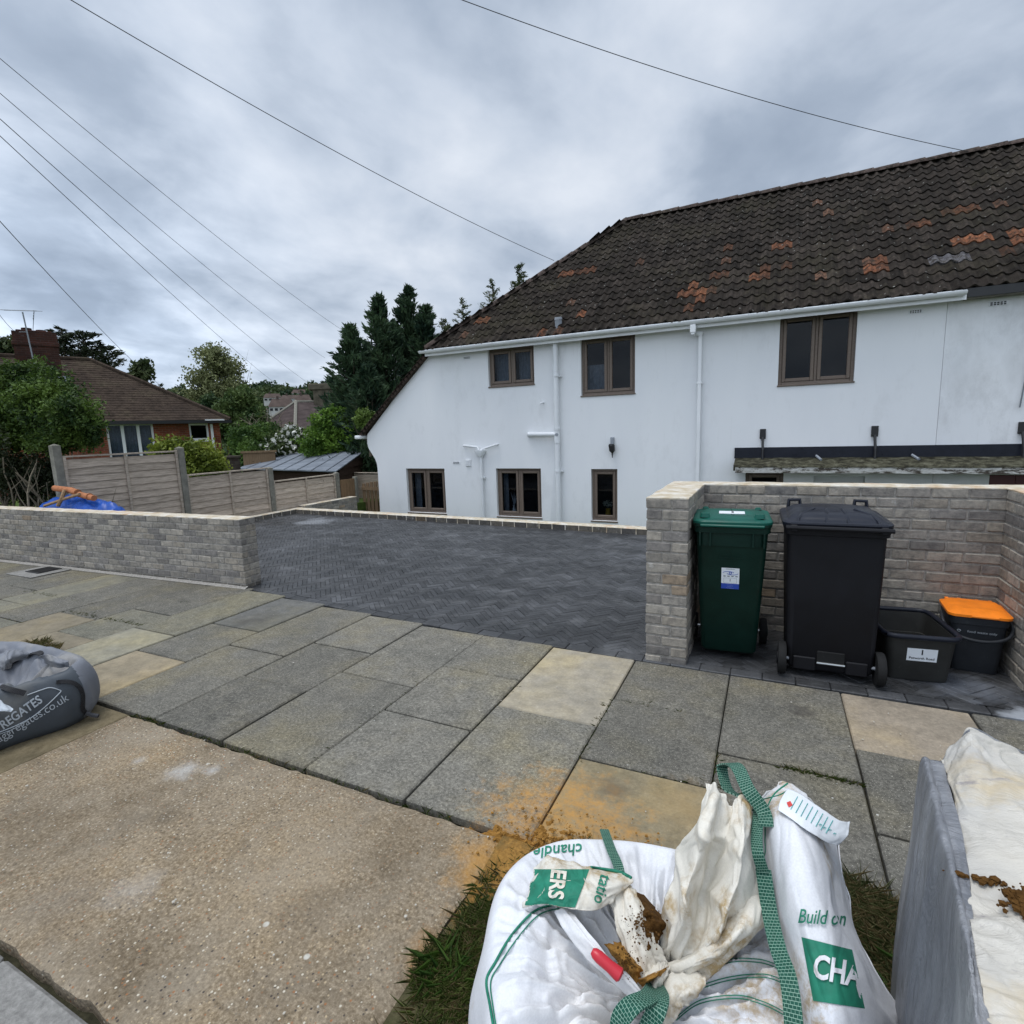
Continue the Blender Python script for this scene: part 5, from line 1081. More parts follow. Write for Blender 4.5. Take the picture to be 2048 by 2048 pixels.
# pale open tree
b_ = atd(440, 860, 42); bl = [at_b(425, 712, 42, 32, 28), at_b(448, 738, 42, 40, 30), at_b(405, 760, 42, 32, 28), at_b(450, 785, 41.5, 50, 30), at_b(395, 800, 42, 34, 26)]
t = thing('tree', (b_.x, b_.y, -2.5), 'tall pale feathery tree standing right of the bungalow roof', 'tree'); g = MB(); limb_tree(g, (b_.x, b_.y, -2.5), (b_.x, b_.y, 6.2), 0.15, 14, 0.45, 5, up=0.7, lv=1); build(g, 'trunk', 'bark', t)
P_, K_ = blobs_pts(bl, 15000, 0.12, 0.5, 2.2); leaves('crown', P_, 0.17, leafcols(P_, (0.09, 0.105, 0.04), (0.26, 0.28, 0.13)), parent=t, aspect=0.7)
for pxy, D, rw, rh, lab, c0, c1, nn in (((480, 835), 38, 58, 62, 'broad mid green tree filling the gap right of the bungalow', (0.035, 0.070, 0.022), (0.12, 0.17, 0.05), 26000), ((415, 838), 39, 44, 50, 'dark green tree behind the bungalow eave', (0.025, 0.055, 0.02), (0.085, 0.125, 0.04), 16000)):
    b_ = atd(*pxy, D); x, y = pxy; broad_tree('tree', lab, 'tree', (b_.x, b_.y, -2.6), 5.0, [at_b(x, y, D, rw*0.8, rh*0.8), at_b(x-rw*0.5, y+5, D, rw*0.5, rh*0.6), at_b(x+rw*0.5, y+8, D, rw*0.5, rh*0.6), at_b(x+5, y-rh*0.5, D, rw*0.5, rh*0.5)], nn, 0.20, c0, c1, 11)
for x, y, D, rw, rh, lab in ((285, 742, 34, 22, 24, 'small tree crown peeping over the bungalow hip'), (350, 800, 60, 26, 22, 'dark round tree far behind the bungalow hip'), (18, 695, 36, 30, 22, 'thin leafy tree top at the far left edge')):
    b_ = atd(x, y, D); broad_tree('tree', lab, 'tree', (b_.x, b_.y, -2.5), b_.z+2.0, [at_b(x, y, D, rw, rh), at_b(x-rw*.4, y+rh*.9, D, rw*.8, rh)], 2600 if rw < 31 else 1500, 0.20, (0.022, 0.040, 0.016), (0.085, 0.11, 0.04), 3)
def conifer(name, label, base, h, rmax, n_w, seed, c0, c1, lean=0.0, nleaf=70, size=0.16, shape=0.9, droop=(0, 0, -0.1), upt=0.5, z0f=0.06, group=None, side_cut=None):
    rr = random.Random(seed); t = thing(name, base, label, 'conifer', group); B_ = Vector(base); g = MB(); g.tube([B_, B_+Vector((0, 0, h*0.5)), B_+Vector((lean, 0, h))], [rmax*0.09, rmax*0.055, 0.01], 7); P_ = []; D_ = []
    for i in range(n_w):
        f = (i+rr.random())/n_w; z = h*(z0f+(1-z0f)*f); a = rr.uniform(0, 6.28); L_ = rmax*(1-f)**shape*rr.uniform(0.7, 1.18)+0.12
        d = Vector((math.cos(a), math.sin(a), rr.uniform(upt*0.4, upt*1.3))).normalized(); p0 = B_+Vector((lean*f, 0, z)); pts = [p0+d*L_*s_+Vector((0, 0, 0.12*L_*s_*s_)) for s_ in (0, 0.5, 1)]; g.tube(pts, [0.02+0.012*L_, 0.014, 0.004], 4, caps=False)
        m_ = int(nleaf*(0.25+L_/rmax)); s_ = rng.random(m_)**0.7; q = np.array(p0)[None]+np.array(d)[None]*(L_*s_)[:, None]; q[:, 2] += 0.12*L_*s_*s_; q += rng.normal(size=(m_, 3))*(0.05+0.12*L_*(1.05-s_))[:, None]*np.array([1, 1, 0.45]); P_.append(q); D_.append(np.tile(np.array(d+Vector(droop)), (m_, 1)))
    build(g, 'trunk', 'bark', t); P_ = np.concatenate(P_); D_ = np.concatenate(D_); leaves('crown', P_, rng.uniform(0.7, 1.4, len(P_))*size, leafcols(P_, c0, c1, sc=1.4), parent=t, droop=D_*1.3, aspect=0.24); return t
CC0, CC1 = (0.014, 0.034, 0.020), (0.075, 0.125, 0.060)
for x, ytop, D, hh, rm, seed, lab in ((757, 595, 21.0, 8.6, 3.1, 1, 'tall dark conifer with feathery tips beside the white house'), (815, 578, 21.8, 9.2, 3.0, 2, 'tallest dark conifer behind the low eave of the white house'), (700, 655, 20.0, 7.4, 2.6, 3, 'dark conifer with branches reaching left over the bushes'), (850, 615, 21.0, 8.4, 2.6, 4, 'dark conifer nearest the sloping verge of the white house'), (735, 735, 18.6, 5.6, 2.3, 5, 'lower dark conifer growth in front of the tall conifers')):
    p = atd(x, ytop, D); conifer('conifer', lab, (p.x, p.y, p.z-hh), hh, rm*1.0, 230, seed, CC0, CC1, nleaf=135, size=0.23, shape=0.92, upt=1.05, group='dark conifers beside the white house')
for x, ytop, D, rm, seed, lab, op in ((925, 600, 25, 1.0, 6, 'pale thin conifer tip left of two others above the house roof', 45), (985, 562, 26, 1.5, 7, 'sparse spreading conifer tip just above the sloping roof edge', 40), (1038, 530, 26, 1.1, 8, 'pointed conifer tip highest above the sloping roof edge', 80), (890, 640, 24, 1.2, 9, 'yellow green conifer tip just over the low eave', 70)):
    p = atd(x, ytop, D); conifer('conifer', lab, (p.x, p.y, p.z-6.0), 6.0, rm*1.2, 70, seed, (0.035, 0.055, 0.028), (0.12, 0.14, 0.07), nleaf=op, size=0.17, shape=0.8, upt=0.6, group='conifer tips above the roof')
for x, ytop, D, hh, rm, seed, lab in ((122, 658, 36, 6, 2.0, 11, 'dark ragged conifer close right of the bungalow chimney'), (165, 664, 36, 5.5, 2.6, 12, 'brownish conifer behind the bungalow ridge'), (200, 690, 36, 4.6, 2.8, 13, 'sparse flat topped conifer at the end of the bungalow ridge')):
    p = atd(x, ytop, D); conifer('conifer', lab, (p.x, p.y, p.z-hh), hh, rm, 70, seed, (0.012, 0.022, 0.010), (0.045, 0.058, 0.028), nleaf=75, size=0.28, shape=0.6, upt=0.35, group='conifers behind the bungalow')
# hedge with bare lower branches at the left
hb = (-10.7, 5.2, -0.1); hed = thing('hedge', (-12.0, 4.9, -0.1), 'big privet like bush with bare lower branches at the left edge', 'bush')
bl = []
for x, y, D, rw, rh in ((145, 838, 11.3, 52, 50), (95, 800, 12, 62, 52), (35, 800, 13, 60, 60), (60, 755, 13, 58, 36), (115, 880, 11.8, 52, 30), (180, 865, 11.2, 24, 36), (40, 870, 13, 66, 36), (-40, 800, 13.5, 70, 80)): bl.append(at_b(x, y, D, rw, rh, 1.0))
P_, K_ = blobs_pts(bl, 52000, 0.35, 0.38, 2.6); leaves('crown', P_, rng.uniform(0.6, 1.4, len(P_))*0.062, leafcols(P_, (0.016, 0.040, 0.009), (0.095, 0.155, 0.026), sc=2.2), parent=hed, aspect=0.5)
g = MB(); rr = random.Random(4)
for i in range(46):
    px = rr.uniform(-20, 128); p = aty(px, 1010, rr.uniform(4.55, 5.3)); b0 = Vector((p.x, p.y, -0.1)); pts = [b0]; d = Vector((rr.uniform(-.4, .4), rr.uniform(-.4, .4), 1)).normalized(); L_ = rr.uniform(1.2, 1.9)
    for k in range(6): d = (d+Vector((rr.uniform(-.3, .3), rr.uniform(-.3, .3), rr.uniform(-.1, .15)))).normalized(); pts.append(pts[-1]+d*L_/6)
    g.tube(pts, [0.022-0.002*k for k in range(7)], 5, caps=False)
    for j in (2, 3, 4):
        e = (d+Vector((rr.uniform(-1, 1), rr.uniform(-1, 1), rr.uniform(-.2, .5)))).normalized(); g.tube([pts[j], pts[j]+e*0.25, pts[j]+e*0.45+Vector((0, 0, 0.15))], [0.010, 0.007, 0.003], 4, caps=False)
build(g, 'branches', 'paletwig', hed)
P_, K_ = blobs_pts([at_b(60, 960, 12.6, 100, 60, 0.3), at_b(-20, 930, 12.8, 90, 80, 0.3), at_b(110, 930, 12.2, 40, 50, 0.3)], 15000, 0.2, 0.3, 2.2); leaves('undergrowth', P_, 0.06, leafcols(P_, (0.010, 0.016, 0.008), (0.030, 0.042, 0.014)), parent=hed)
def bush(name, label, blobs, n, size, c0, c1, lump=0.35, shell=0.3, cat='bush', sc=2.2, seed=1):
    x = np.mean([b[0] for b in blobs]); y = np.mean([b[1] for b in blobs]); z = min(b[2]-b[5] for b in blobs); t = thing(name, (x, y, z-0.5), label, cat); g = MB(); limb_tree(g, (x, y, z-0.5), (x, y, z+1.0), 0.05, 8, 1.0, seed); build(g, 'branches', 'bark', t)
    P_, K_ = blobs_pts(blobs, n, shell, lump, sc); leaves('crown', P_, rng.uniform(0.6, 1.4, len(P_))*size, leafcols(P_, c0, c1, sc=1.8), parent=t, aspect=0.6); return t
bush('bush', 'bright yellow green bush just behind the overlap fence panels', [at_b(400, 915, 15.5, 42, 40), at_b(350, 895, 15.8, 38, 24), at_b(318, 905, 15.8, 22, 24), at_b(430, 930, 15.2, 26, 26), at_b(380, 955, 15.4, 60, 30)], 9000, 0.085, (0.07, 0.10, 0.012), (0.26, 0.31, 0.045))
bush('bush', 'fresh bright green bush behind the shed roof', [at_b(660, 862, 19, 42, 38), at_b(690, 880, 18.6, 34, 30), at_b(640, 890, 18.6, 40, 30), at_b(672, 832, 19, 26, 22), at_b(725, 880, 18.8, 22, 24)], 15000, 0.10, (0.045, 0.10, 0.012), (0.17, 0.29, 0.04), lump=0.45)
fb = [at_b(590, 885, 20.5, 45, 30), at_b(560, 898, 20, 34, 22), at_b(630, 892, 20.2, 30, 24)]
t = bush('bush', 'dark leaved shrub covered in white blossom behind the shed', fb, 8000, 0.10, (0.025, 0.048, 0.018), (0.09, 0.12, 0.04)); P_, K_ = blobs_pts(fb, 420, 0.85, 0.3, 2.2); leaves('blossom', P_, 0.16, np.tile((0.72, 0.72, 0.66), (len(P_), 1)), parent=t, aspect=0.9)
bush('bush', 'ivy like dark green bush left of the blossoming shrub', [at_b(495, 880, 21, 36, 30), at_b(520, 868, 22, 40, 20), at_b(505, 915, 20, 30, 34), at_b(485, 900, 20.5, 22, 24)], 15000, 0.095, (0.022, 0.055, 0.012), (0.095, 0.165, 0.03))
bush('bush', 'leafy green growth at the foot of the dark conifers', [at_b(730, 838, 16.5, 22, 20), at_b(745, 858, 16.2, 18, 20)], 3500, 0.075, (0.04, 0.075, 0.014), (0.14, 0.21, 0.04))
t = thing('bush', atd(530, 870, 24), 'leafless pale twiggy shrub in front of the dark hipped roof', 'bush'); g = MB(); rr = random.Random(8)
for i in range(34):
    p = atd(rr.uniform(505, 560), 872, 24+rr.uniform(-.5, .5)); d = Vector((rr.uniform(-1, 1), rr.uniform(-1, 1), rr.uniform(0.4, 1.3))).normalized(); pts = [p]
    for k in range(5): d = (d+Vector((rr.uniform(-.5, .5), rr.uniform(-.5, .5), rr.uniform(-.2, .2)))).normalized(); pts.append(pts[-1]+d*0.22)
    g.tube(pts, [0.022, 0.02, 0.016, 0.013, 0.01, 0.006], 4, caps=False)
build(g, 'branches', 'paletwig', t)
# low garden wall and brown structure behind the fence
p0, p1 = atd(430, 905, 17.5), atd(478, 905, 18.0); g = MB(); M4, L_ = along(Vector((p0.x, p0.y, 0)), Vector((p1.x, p1.y, 0))); g.box(0, 0, -0.6, L_, 0.3, 1.15); g.box(-0.03, -0.04, 1.151, L_+0.03, 0.34, 1.22, bev=0.01); tg(g, M4); M['dkbrick'] = brickwork_tex('dark_garden_brick', ((0.07, 0.05, 0.045), (0.11, 0.09, 0.075)), (0.10, 0.09, 0.08), M4); build(g, 'garden_wall', 'dkbrick', label='short dark brick garden wall with flat coping beyond the bright yellow green bush', cat='brick wall')
p0 = atd(517, 905, 19.2); g = MB(); g.box(-0.45, -0.1, -1.2, 0.5, 0.0, 1.1, bev=0.01); g.box(-0.5, -0.14, 1.1, 0.55, 0.04, 1.16); tg(g, Matrix.Translation((p0.x, p0.y, 0.15)) @ Matrix.Rotation(R(40), 4, 'Z')); build(g, 'wooden_screen', 'gatewood', label='brown wooden screen panel between the ivy like bush and the shed', cat='screen')

# ================================================================== BINS AND BOXES
def wheel(g, x, y, z, r_, w):
    n = 24; vs = []
    prof = [(-w/2, r_*0.80), (-w/2, r_*0.95), (-w*0.3, r_), (w*0.3, r_), (w/2, r_*0.95), (w/2, r_*0.80)]
    for a, rr_ in prof:
        for k in range(n): t_ = 2*math.pi*k/n; vs.append((x+a, y+rr_*math.cos(t_), z+rr_*math.sin(t_)))
    fs = [(i*n+k, i*n+(k+1) % n, (i+1)*n+(k+1) % n, (i+1)*n+k) for i in range(5) for k in range(n)]; fs += [tuple(range(n)), tuple(5*n+k for k in range(n))[::-1]]
    g.add(vs, fs)
def wheelie(name, label, w, d, h, body, lid, loc, rotz, wheels_front, wr=0.10, base_w=0.8, wheel_out=0.03, dome=0.055, base_d=0.72):
    t = thing(name, (0, 0, 0), label, 'wheelie bin'); s_ = -1 if wheels_front else 1   # side of the wheels and hinge
    g = MB(); zb = 0.05; hy = lambda f: s_*(1-f)*d*(1-base_d)*0.42   # the wheel side stays near vertical
    secs = [(0, hy(0), zb, w*base_w-0.03, d*base_d-0.03, 0.03), (0, hy(0.02), zb+0.02, w*base_w, d*base_d, 0.035), (0, hy(.6), h*0.6, w*(base_w+(0.96-base_w)*0.62), d*(base_d+(0.93-base_d)*0.62), 0.045), (0, hy(.93), h*0.885, w*0.95, d*0.92, 0.05), (0, 0, h*0.89, w*1.0, d*0.98, 0.055), (0, 0, h*0.925, w*1.01, d*0.99, 0.055), (0, 0, h*0.93, w*1.03, d*1.01, 0.055), (0, 0, h*0.948, w*1.03, d*1.01, 0.055), (0, 0, h*0.948, w*0.95, d*0.93, 0.05), (0, 0, h*0.80, w*0.92, d*0.9, 0.05)]
    g.loft(secs, 5, cap1=False)
    for sx in (-1, 1):      # corner flutes below the rim
        for k in (0.28, 0.42): g.box(sx*w*k-0.006, -s_*d*0.47-0.012, h*0.80, sx*w*k+0.006, -s_*d*0.47+0.02, h*0.89, bev=0.002)
    bo = build(g, 'body', body, t, smooth=35)
    g = MB(); z0 = h*0.95
    g.loft([(0, 0, z0-0.012, w*1.055, d*1.035, 0.09), (0, 0, z0+0.012, w*1.06, d*1.04, 0.09), (0, 0, z0+0.022, w*1.03, d*1.01, 0.09), (0, 0, z0+0.026, w*0.94, d*0.93, 0.08), (0, 0, z0+dome*0.55, w*0.90, d*0.89, 0.10), (0, -s_*0.0, z0+dome*0.85, w*0.80, d*0.78, 0.12), (0, -s_*0.01, z0+dome, w*0.62, d*0.58, 0.13), (0, -s_*0.01, z0+dome+0.004, w*0.4, d*0.4, 0.10)], 6)
    ld = build(g, 'lid', lid, t, smooth=35)
    g = MB()
    def lp(g, nm): build(g, nm, lid, ld, smooth=40)
    if wheels_front:    # ribs run forward to the hinge, two loops at the far corners
        for x in (-0.055, 0.055): g = MB(); g.tube([(x*0.8, -d*0.16, z0+dome+0.004), (x*0.95, -d*0.34, z0+dome*0.85+0.004), (x*1.1, -d*0.455, z0+0.036), (x*1.1, -d*0.52, z0+0.014)], 0.009, 6); lp(g, 'lid_rib')
        for sx in (-1, 1): g = MB(); g.tube([(sx*w*0.20, -d*0.16, z0+dome+0.004), (sx*w*0.33, -d*0.33, z0+dome*0.75+0.004), (sx*w*0.38, -d*0.45, z0+0.034), (sx*w*0.385, -d*0.52, z0+0.012)], 0.010, 6); lp(g, 'lid_rib')
        g = MB(); g.tube([(-w*0.45, -d*0.515, z0+0.012), (w*0.45, -d*0.515, z0+0.012)], 0.014, 8); lp(g, 'hinge_bar')
        for sx in (-1, 1): g = MB(); g.tube([(sx*w*0.43, d*0.44, z0+0.02), (sx*w*0.42, d*0.44, z0+0.085), (sx*w*0.30, d*0.44, z0+0.088), (sx*w*0.29, d*0.44, z0+0.02)], 0.014, 8); lp(g, 'lid_handle')
    else:
        for sx in (-1, 1):
            g = MB(); g.loft([(sx*w*0.36, -d*0.34, z0+0.03, 0.07, 0.05, 0.015), (sx*w*0.36, -d*0.34, z0+0.058, 0.055, 0.035, 0.012)], 3); lp(g, 'lid_lug')
            g = MB(); g.loft([(sx*w*0.38, d*0.40, z0+0.03, 0.05, 0.03, 0.01), (sx*w*0.38, d*0.40, z0+0.045, 0.03, 0.02, 0.006)], 3); lp(g, 'lid_lug')
        g = MB(); g.box(-w*0.42, -d*0.53, z0-0.022, w*0.42, -d*0.50, z0-0.004, bev=0.006); lp(g, 'lid_handle')
    g = MB(); g.tube([(-w*0.5, s_*(d*0.5+0.045), z0-0.01), (w*0.5, s_*(d*0.5+0.045), z0-0.01)], 0.014, 8)
    for sx in (-1, 1): g.box(sx*w*0.42-0.02, min(s_*d*0.46, s_*(d*0.5+0.05)), z0-0.035, sx*w*0.42+0.02, max(s_*d*0.46, s_*(d*0.5+0.05)), z0+0.008, bev=0.005)
    build(g, 'handle_bar', body, t, smooth=40)
    ya = s_*(d*0.5-0.055+0.02); g = MB(); wx_ = w*base_w/2+wheel_out
    g.tube([(-wx_, ya, wr), (wx_, ya, wr)], 0.011, 8); build(g, 'axle', 'chrome' if not wheels_front else 'leadgrey', t, smooth=40)
    for sx in (-1, 1):
        g = MB(); wheel(g, sx*(wx_+0.01), ya, wr, wr, 0.048); o = build(g, 'wheel', 'tyre', t, smooth=40); g = MB(); g.tube([(sx*(wx_+0.025), ya, wr), (sx*(wx_+0.042), ya, wr)], wr*0.4, 12); build(g, 'hub', body, o, smooth=40)
    return t, bo, ld
bt, bo, ld = wheelie('wheelie_bin', 'large black wheelie bin with its wheels facing out, beside the green bin', 0.585, 0.66, 1.085, 'binblack', 'binlid', None, 0, True, wr=0.108, base_w=0.85, wheel_out=0.022, dome=0.075)
g = MB(); g.box(-0.075, -0.322, 0.115, 0.085, -0.300, 0.19, bev=0.004); build(g, 'axle_recess', 'tyre', bt); g = MB(); g.tube([(-0.075, -0.330, 0.112), (0.085, -0.330, 0.112)], 0.008, 8); build(g, 'axle_bar', 'chrome', bt)
g = MB(); g.box(-0.215, -0.326, 0.05, -0.08, -0.29, 0.140, bev=0.006); build(g, 'axle_mount', 'binblack', bt); g = MB(); g.box(0.09, -0.326, 0.05, 0.215, -0.29, 0.140, bev=0.006); build(g, 'axle_mount', 'binblack', bt)
bt.location = (0.388, 4.235, 0.003); bt.rotation_euler = (0, 0, R(1.5))
gt, go, gl = wheelie('wheelie_bin', 'dark green wheelie bin with a white and blue sticker in the brick bay', 0.485, 0.56, 1.075, 'bingreen', 'lidgreen', None, 0, False, wr=0.10, base_w=0.77, dome=0.04, wheel_out=0.055)
def put_text(s, size, O, u, v, mat, name, parent, bvh=None, cuts=0, weight=0.0, lift=0.0006, shear=0, through=None, spacing=1.0):
    vs, fs = decal(text_geo(s, size, weight, spacing), Vector(O), Vector(u), Vector(v), bvh, cuts, lift, shear, through); mb = MB(); mb.add(vs, fs); return build(mb, name, mat, parent)
def put_poly(pts, O, u, v, mat, name, parent, bvh=None, cuts=0, lift=0.0006, through=None, n=None):
    bm = poly_bm(pts) if isinstance(pts, list) else pts
    if n: bmesh.ops.triangulate(bm, faces=bm.faces[:]); bmesh.ops.subdivide_edges(bm, edges=bm.edges[:], cuts=n, use_grid_fill=True)
    vs, fs = decal(bm, Vector(O), Vector(u), Vector(v), bvh, cuts, lift, 0, through); mb = MB(); mb.add(vs, fs); return build(mb, name, mat, parent)
zl = 1.075*0.95+0.04+0.0055; Xv, Yv, Zv = Vector((1, 0, 0)), Vector((0, 1, 0)), Vector((0, 0, 1))
st = MB(); st.box(-0.085, -0.115, zl-0.001, 0.085, 0.0, zl+0.002); s1 = build(st, 'label', 'paper', gl); put_text('1', 0.085, (0.005, -0.052, zl+0.0028), Xv, Yv, 'inkblack', 'number', s1, weight=0.003)
# front label follows the slope of the front
f0, f1 = 0.55, 0.82; 
def bfront(z): f = (z/1.035); d_ = 0.56*(0.72+(0.93-0.72)*min(f/0.6*0.62, 1)) if f < 0.6 else 0.56*(0.72+0.21*0.62+(0.92-0.8502)*(f-0.6)/0.285); hy_ = (1-f)*0.56*0.28*0.42; return -d_/2+hy_
zc0, zc1 = 0.545, 0.705; ya_, yb_ = bfront(zc0)-0.004, bfront(zc1)-0.004; vv = Vector((0, yb_-ya_, zc1-zc0)); vv.normalize(); Oc = Vector((0.0, (ya_+yb_)/2, (zc0+zc1)/2)); nn_ = Xv.cross(vv)
def front_rect(x0, x1, y0, y1, mat, name, par, lift): vs = [Oc+Xv*x+vv*y+nn_*lift for x, y in ((x0, y0), (x1, y0), (x1, y1), (x0, y1))]; mb = MB(); mb.add(vs, [(0, 1, 2, 3)]); return build(mb, name, mat, par)
lab = front_rect(-0.058, 0.058, -0.078, 0.078, 'paper', 'label', go, 0.0015); front_rect(-0.058, 0.058, -0.078, -0.038, 'inkblue', 'blue_band', lab, 0.0020)
for k, (y, s_) in enumerate(((-0.048, 0.012), (-0.060, 0.010), (-0.071, 0.014))): put_text(('recycling', 'city council', '01234 567 890')[k] if False else '- - - - - -', s_, Oc+vv*y+nn_*0.0026, Xv, vv, 'paper', 'print', lab)
put_text('1', 0.030, Oc+vv*-0.014+nn_*0.0026, Xv, vv, 'inkblack', 'number', lab)
g = MB(); 
for x, y, w_, h_ in ((-0.042, -0.034, 0.084, 0.0012), (-0.042, 0.002, 0.084, 0.0012), (-0.042, -0.034, 0.0012, 0.037), (0.041, -0.034, 0.0012, 0.037)): g.add([Oc+Xv*(x+a*w_)+vv*(y+b_*h_)+nn_*0.0024 for a, b_ in ((0, 0), (1, 0), (1, 1), (0, 1))], [(0, 1, 2, 3)])
for i in range(4): x = -0.045+i*0.026; g.add([Oc+Xv*(x+a*0.015)+vv*(0.013+b_*0.007)+nn_*0.0024 for a, b_ in ((0, 0), (1, 0), (1, 1), (0, 1))], [(0, 1, 2, 3)])
g.add([Oc+Xv*(x)+vv*(y)+nn_*0.0024 for x, y in ((-0.03, 0.068), (0.03, 0.068), (0.03, 0.071), (-0.03, 0.071))], [(0, 1, 2, 3)])
build(g, 'print', 'inkdim', lab)
g = MB()
for a0, a1, ox, oy in ((0.3, 3.1, -0.012, 0.040), (3.4, 6.2, 0.012, 0.040)): pts = [Oc+Xv*(ox+0.036*math.cos(a0+(a1-a0)*k/14))+vv*(oy+0.012*math.sin(a0+(a1-a0)*k/14))+nn_*0.0028 for k in range(15)]; g.tube(pts, 0.0016, 4)
pts = [Oc+Xv*(0.008*math.cos(6.28*k/12))+vv*(0.041+0.008*math.sin(6.28*k/12))+nn_*0.0028 for k in range(13)]; g.tube(pts, 0.0022, 4); build(g, 'emblem', 'inkblue', lab)
for k, (x, h_) in enumerate(((-0.06, 0.02), (-0.045, 0.03), (-0.02, 0.02), (0.0, 0.045), (0.02, 0.024), (0.045, 0.02), (0.06, 0.034))): pass
g = MB(); yy_, z_ = bfront(0.80)-0.0035, 0.78
for x, h_ in ((-0.065, 0.014), (-0.05, 0.026), (-0.03, 0.018), (0.0, 0.045), (0.012, 0.02), (0.045, 0.018), (0.06, 0.030)): g.box(x, yy_-0.002, z_, x+0.0022, yy_, z_+h_)
g.box(-0.075, yy_-0.002, z_-0.004, 0.075, yy_, z_-0.002); g.box(-0.1, yy_+0.002, z_-0.022, 0.1, yy_+0.003, z_-0.0205); build(g, 'faded_crest', 'bingreen', go)
gt.location = (-0.242, 4.165, 0.003); gt.rotation_euler = (0, 0, R(4))
# recycling box
t = thing('recycling_box', (0, 0, 0), 'open grey recycling box with a white address label on its front', 'recycling box')
g = MB(); bw, bd_, bh = 0.40, 0.56, 0.335
g.loft([(0, 0, 0.0, bw*0.82, bd_*0.84, 0.03), (0, 0, 0.012, bw*0.84, bd_*0.86, 0.035), (0, 0, 0.28, bw*0.95, bd_*0.96, 0.045), (0, 0, 0.285, bw*1.0, bd_*1.0, 0.05), (0, 0, 0.30, bw*1.0, bd_*1.0, 0.05), (0, 0, 0.302, bw*0.945, bd_*0.955, 0.045), (0, 0, 0.16, bw*0.89, bd_*0.90, 0.04), (0, 0, 0.158, bw*0.86, bd_*0.87, 0.04), (0, 0, 0.014, bw*0.80, bd_*0.82, 0.03)], 5)
bx_ = build(g, 'body', 'box', t, smooth=35); g = MB(); P = []
for k in range(49):
    q = k/48*4; i = int(q) % 4; f = q-int(q); cs = [(-1, -1), (1, -1), (1, 1), (-1, 1)]; a = Vector((cs[i][0]*bw*0.52, cs[i][1]*bd_*0.52, 0)); b_ = Vector((cs[(i+1) % 4][0]*bw*0.52, cs[(i+1) % 4][1]*bd_*0.52, 0)); p = a.lerp(b_, f); l_ = (p.x/(bw*.52))**8+(p.y/(bd_*.52))**8; s_ = l_**(-1/8); P.append((p.x*s_, p.y*s_, 0.312))
g.tube(P, 0.017, 10, caps=False); build(g, 'rim', 'binlid', t, smooth=True)
yf = -bd_*0.455; u_, v_ = Xv, Vector((0, -0.11, 1)).normalized(); O_ = Vector((0.005, -0.262, 0.185)); nb = u_.cross(v_)
def quad_at(O, u, v, w_, h_, lift, name, mat, par): n_ = u.cross(v); mb = MB(); mb.add([O+u*x+v*y+n_*lift for x, y in ((-w_/2, -h_/2), (w_/2, -h_/2), (w_/2, h_/2), (-w_/2, h_/2))], [(0, 1, 2, 3)]); return build(mb, name, mat, par)
lab = quad_at(O_, u_, v_, 0.165, 0.088, 0.0, 'label', 'paper', bx_); put_text('1', 0.048, O_+v_*0.017+nb*0.001, u_, v_, 'inkblack', 'number', lab, weight=0.0015); put_text('Petworth Road', 0.0225, O_-v_*0.024+nb*0.001, u_, v_, 'inkblack', 'lettering', lab, weight=0.0004)
t.location = (0.885, 4.345, 0.003); t.rotation_euler = (0, 0, R(7))
# food caddy
t = thing('food_caddy', (0, 0, 0), 'small grey food waste caddy with an orange lid in the corner of the bay', 'food caddy')
g = MB(); cw, cd_ = 0.315, 0.33; g.loft([(0, 0, 0, cw*0.78, cd_*0.78, 0.035), (0, 0, 0.012, cw*0.8, cd_*0.8, 0.04), (0, 0, 0.33, cw*0.94, cd_*0.94, 0.045), (0, 0, 0.335, cw*1.0, cd_*1.0, 0.05), (0, 0, 0.385, cw*1.02, cd_*1.02, 0.05), (0, 0, 0.385, cw*0.96, cd_*0.96, 0.045)], 5); cb = build(g, 'body', 'caddy', t, smooth=35)
g = MB(); g.loft([(0, 0, 0.386, cw*1.07, cd_*1.07, 0.05), (0, 0, 0.402, cw*1.07, cd_*1.07, 0.05), (0, 0, 0.406, cw*1.0, cd_*1.0, 0.05), (0, 0.01, 0.425, cw*0.86, cd_*0.80, 0.05), (0, 0.01, 0.427, cw*0.6, cd_*0.6, 0.04)], 5)
for x in (-0.12, -0.05, 0.05, 0.12): g.box(x-0.012, cd_*0.50, 0.398, x+0.012, cd_*0.57, 0.416, bev=0.004)
g.box(-0.05, -cd_*0.56, 0.388, 0.09, -cd_*0.52, 0.402, bev=0.004); build(g, 'lid', 'orange', t, smooth=35)
g = MB(); pts = []
for k in range(25): a = math.pi*k/24; pts.append((-cw*0.58*math.cos(a), -0.03-0.19*math.sin(a)**0.55, 0.36-0.115*math.sin(a)**0.6))
g.tube(pts, 0.011, 8); build(g, 'handle', 'caddy', t, smooth=True)
v2_ = Vector((0, -0.075, 1)).normalized(); O_ = Vector((0.0, -0.157, 0.285)); put_text('food waste only', 0.0235, O_+Vector((0.015, -0.001, 0)), Xv, v2_, 'inkgrey', 'lettering', cb); g = MB(); g.tube([O_+Xv*(-0.105+0.010*math.cos(6.28*k/12))+v2_*(0.001+0.007*math.sin(6.28*k/12))+Vector((0, -0.001, 0)) for k in range(13)], 0.0014, 4); build(g, 'emblem', 'inkgrey', cb)
t.location = (1.285, 4.52, 0.003); t.rotation_euler = (0, 0, R(-3))

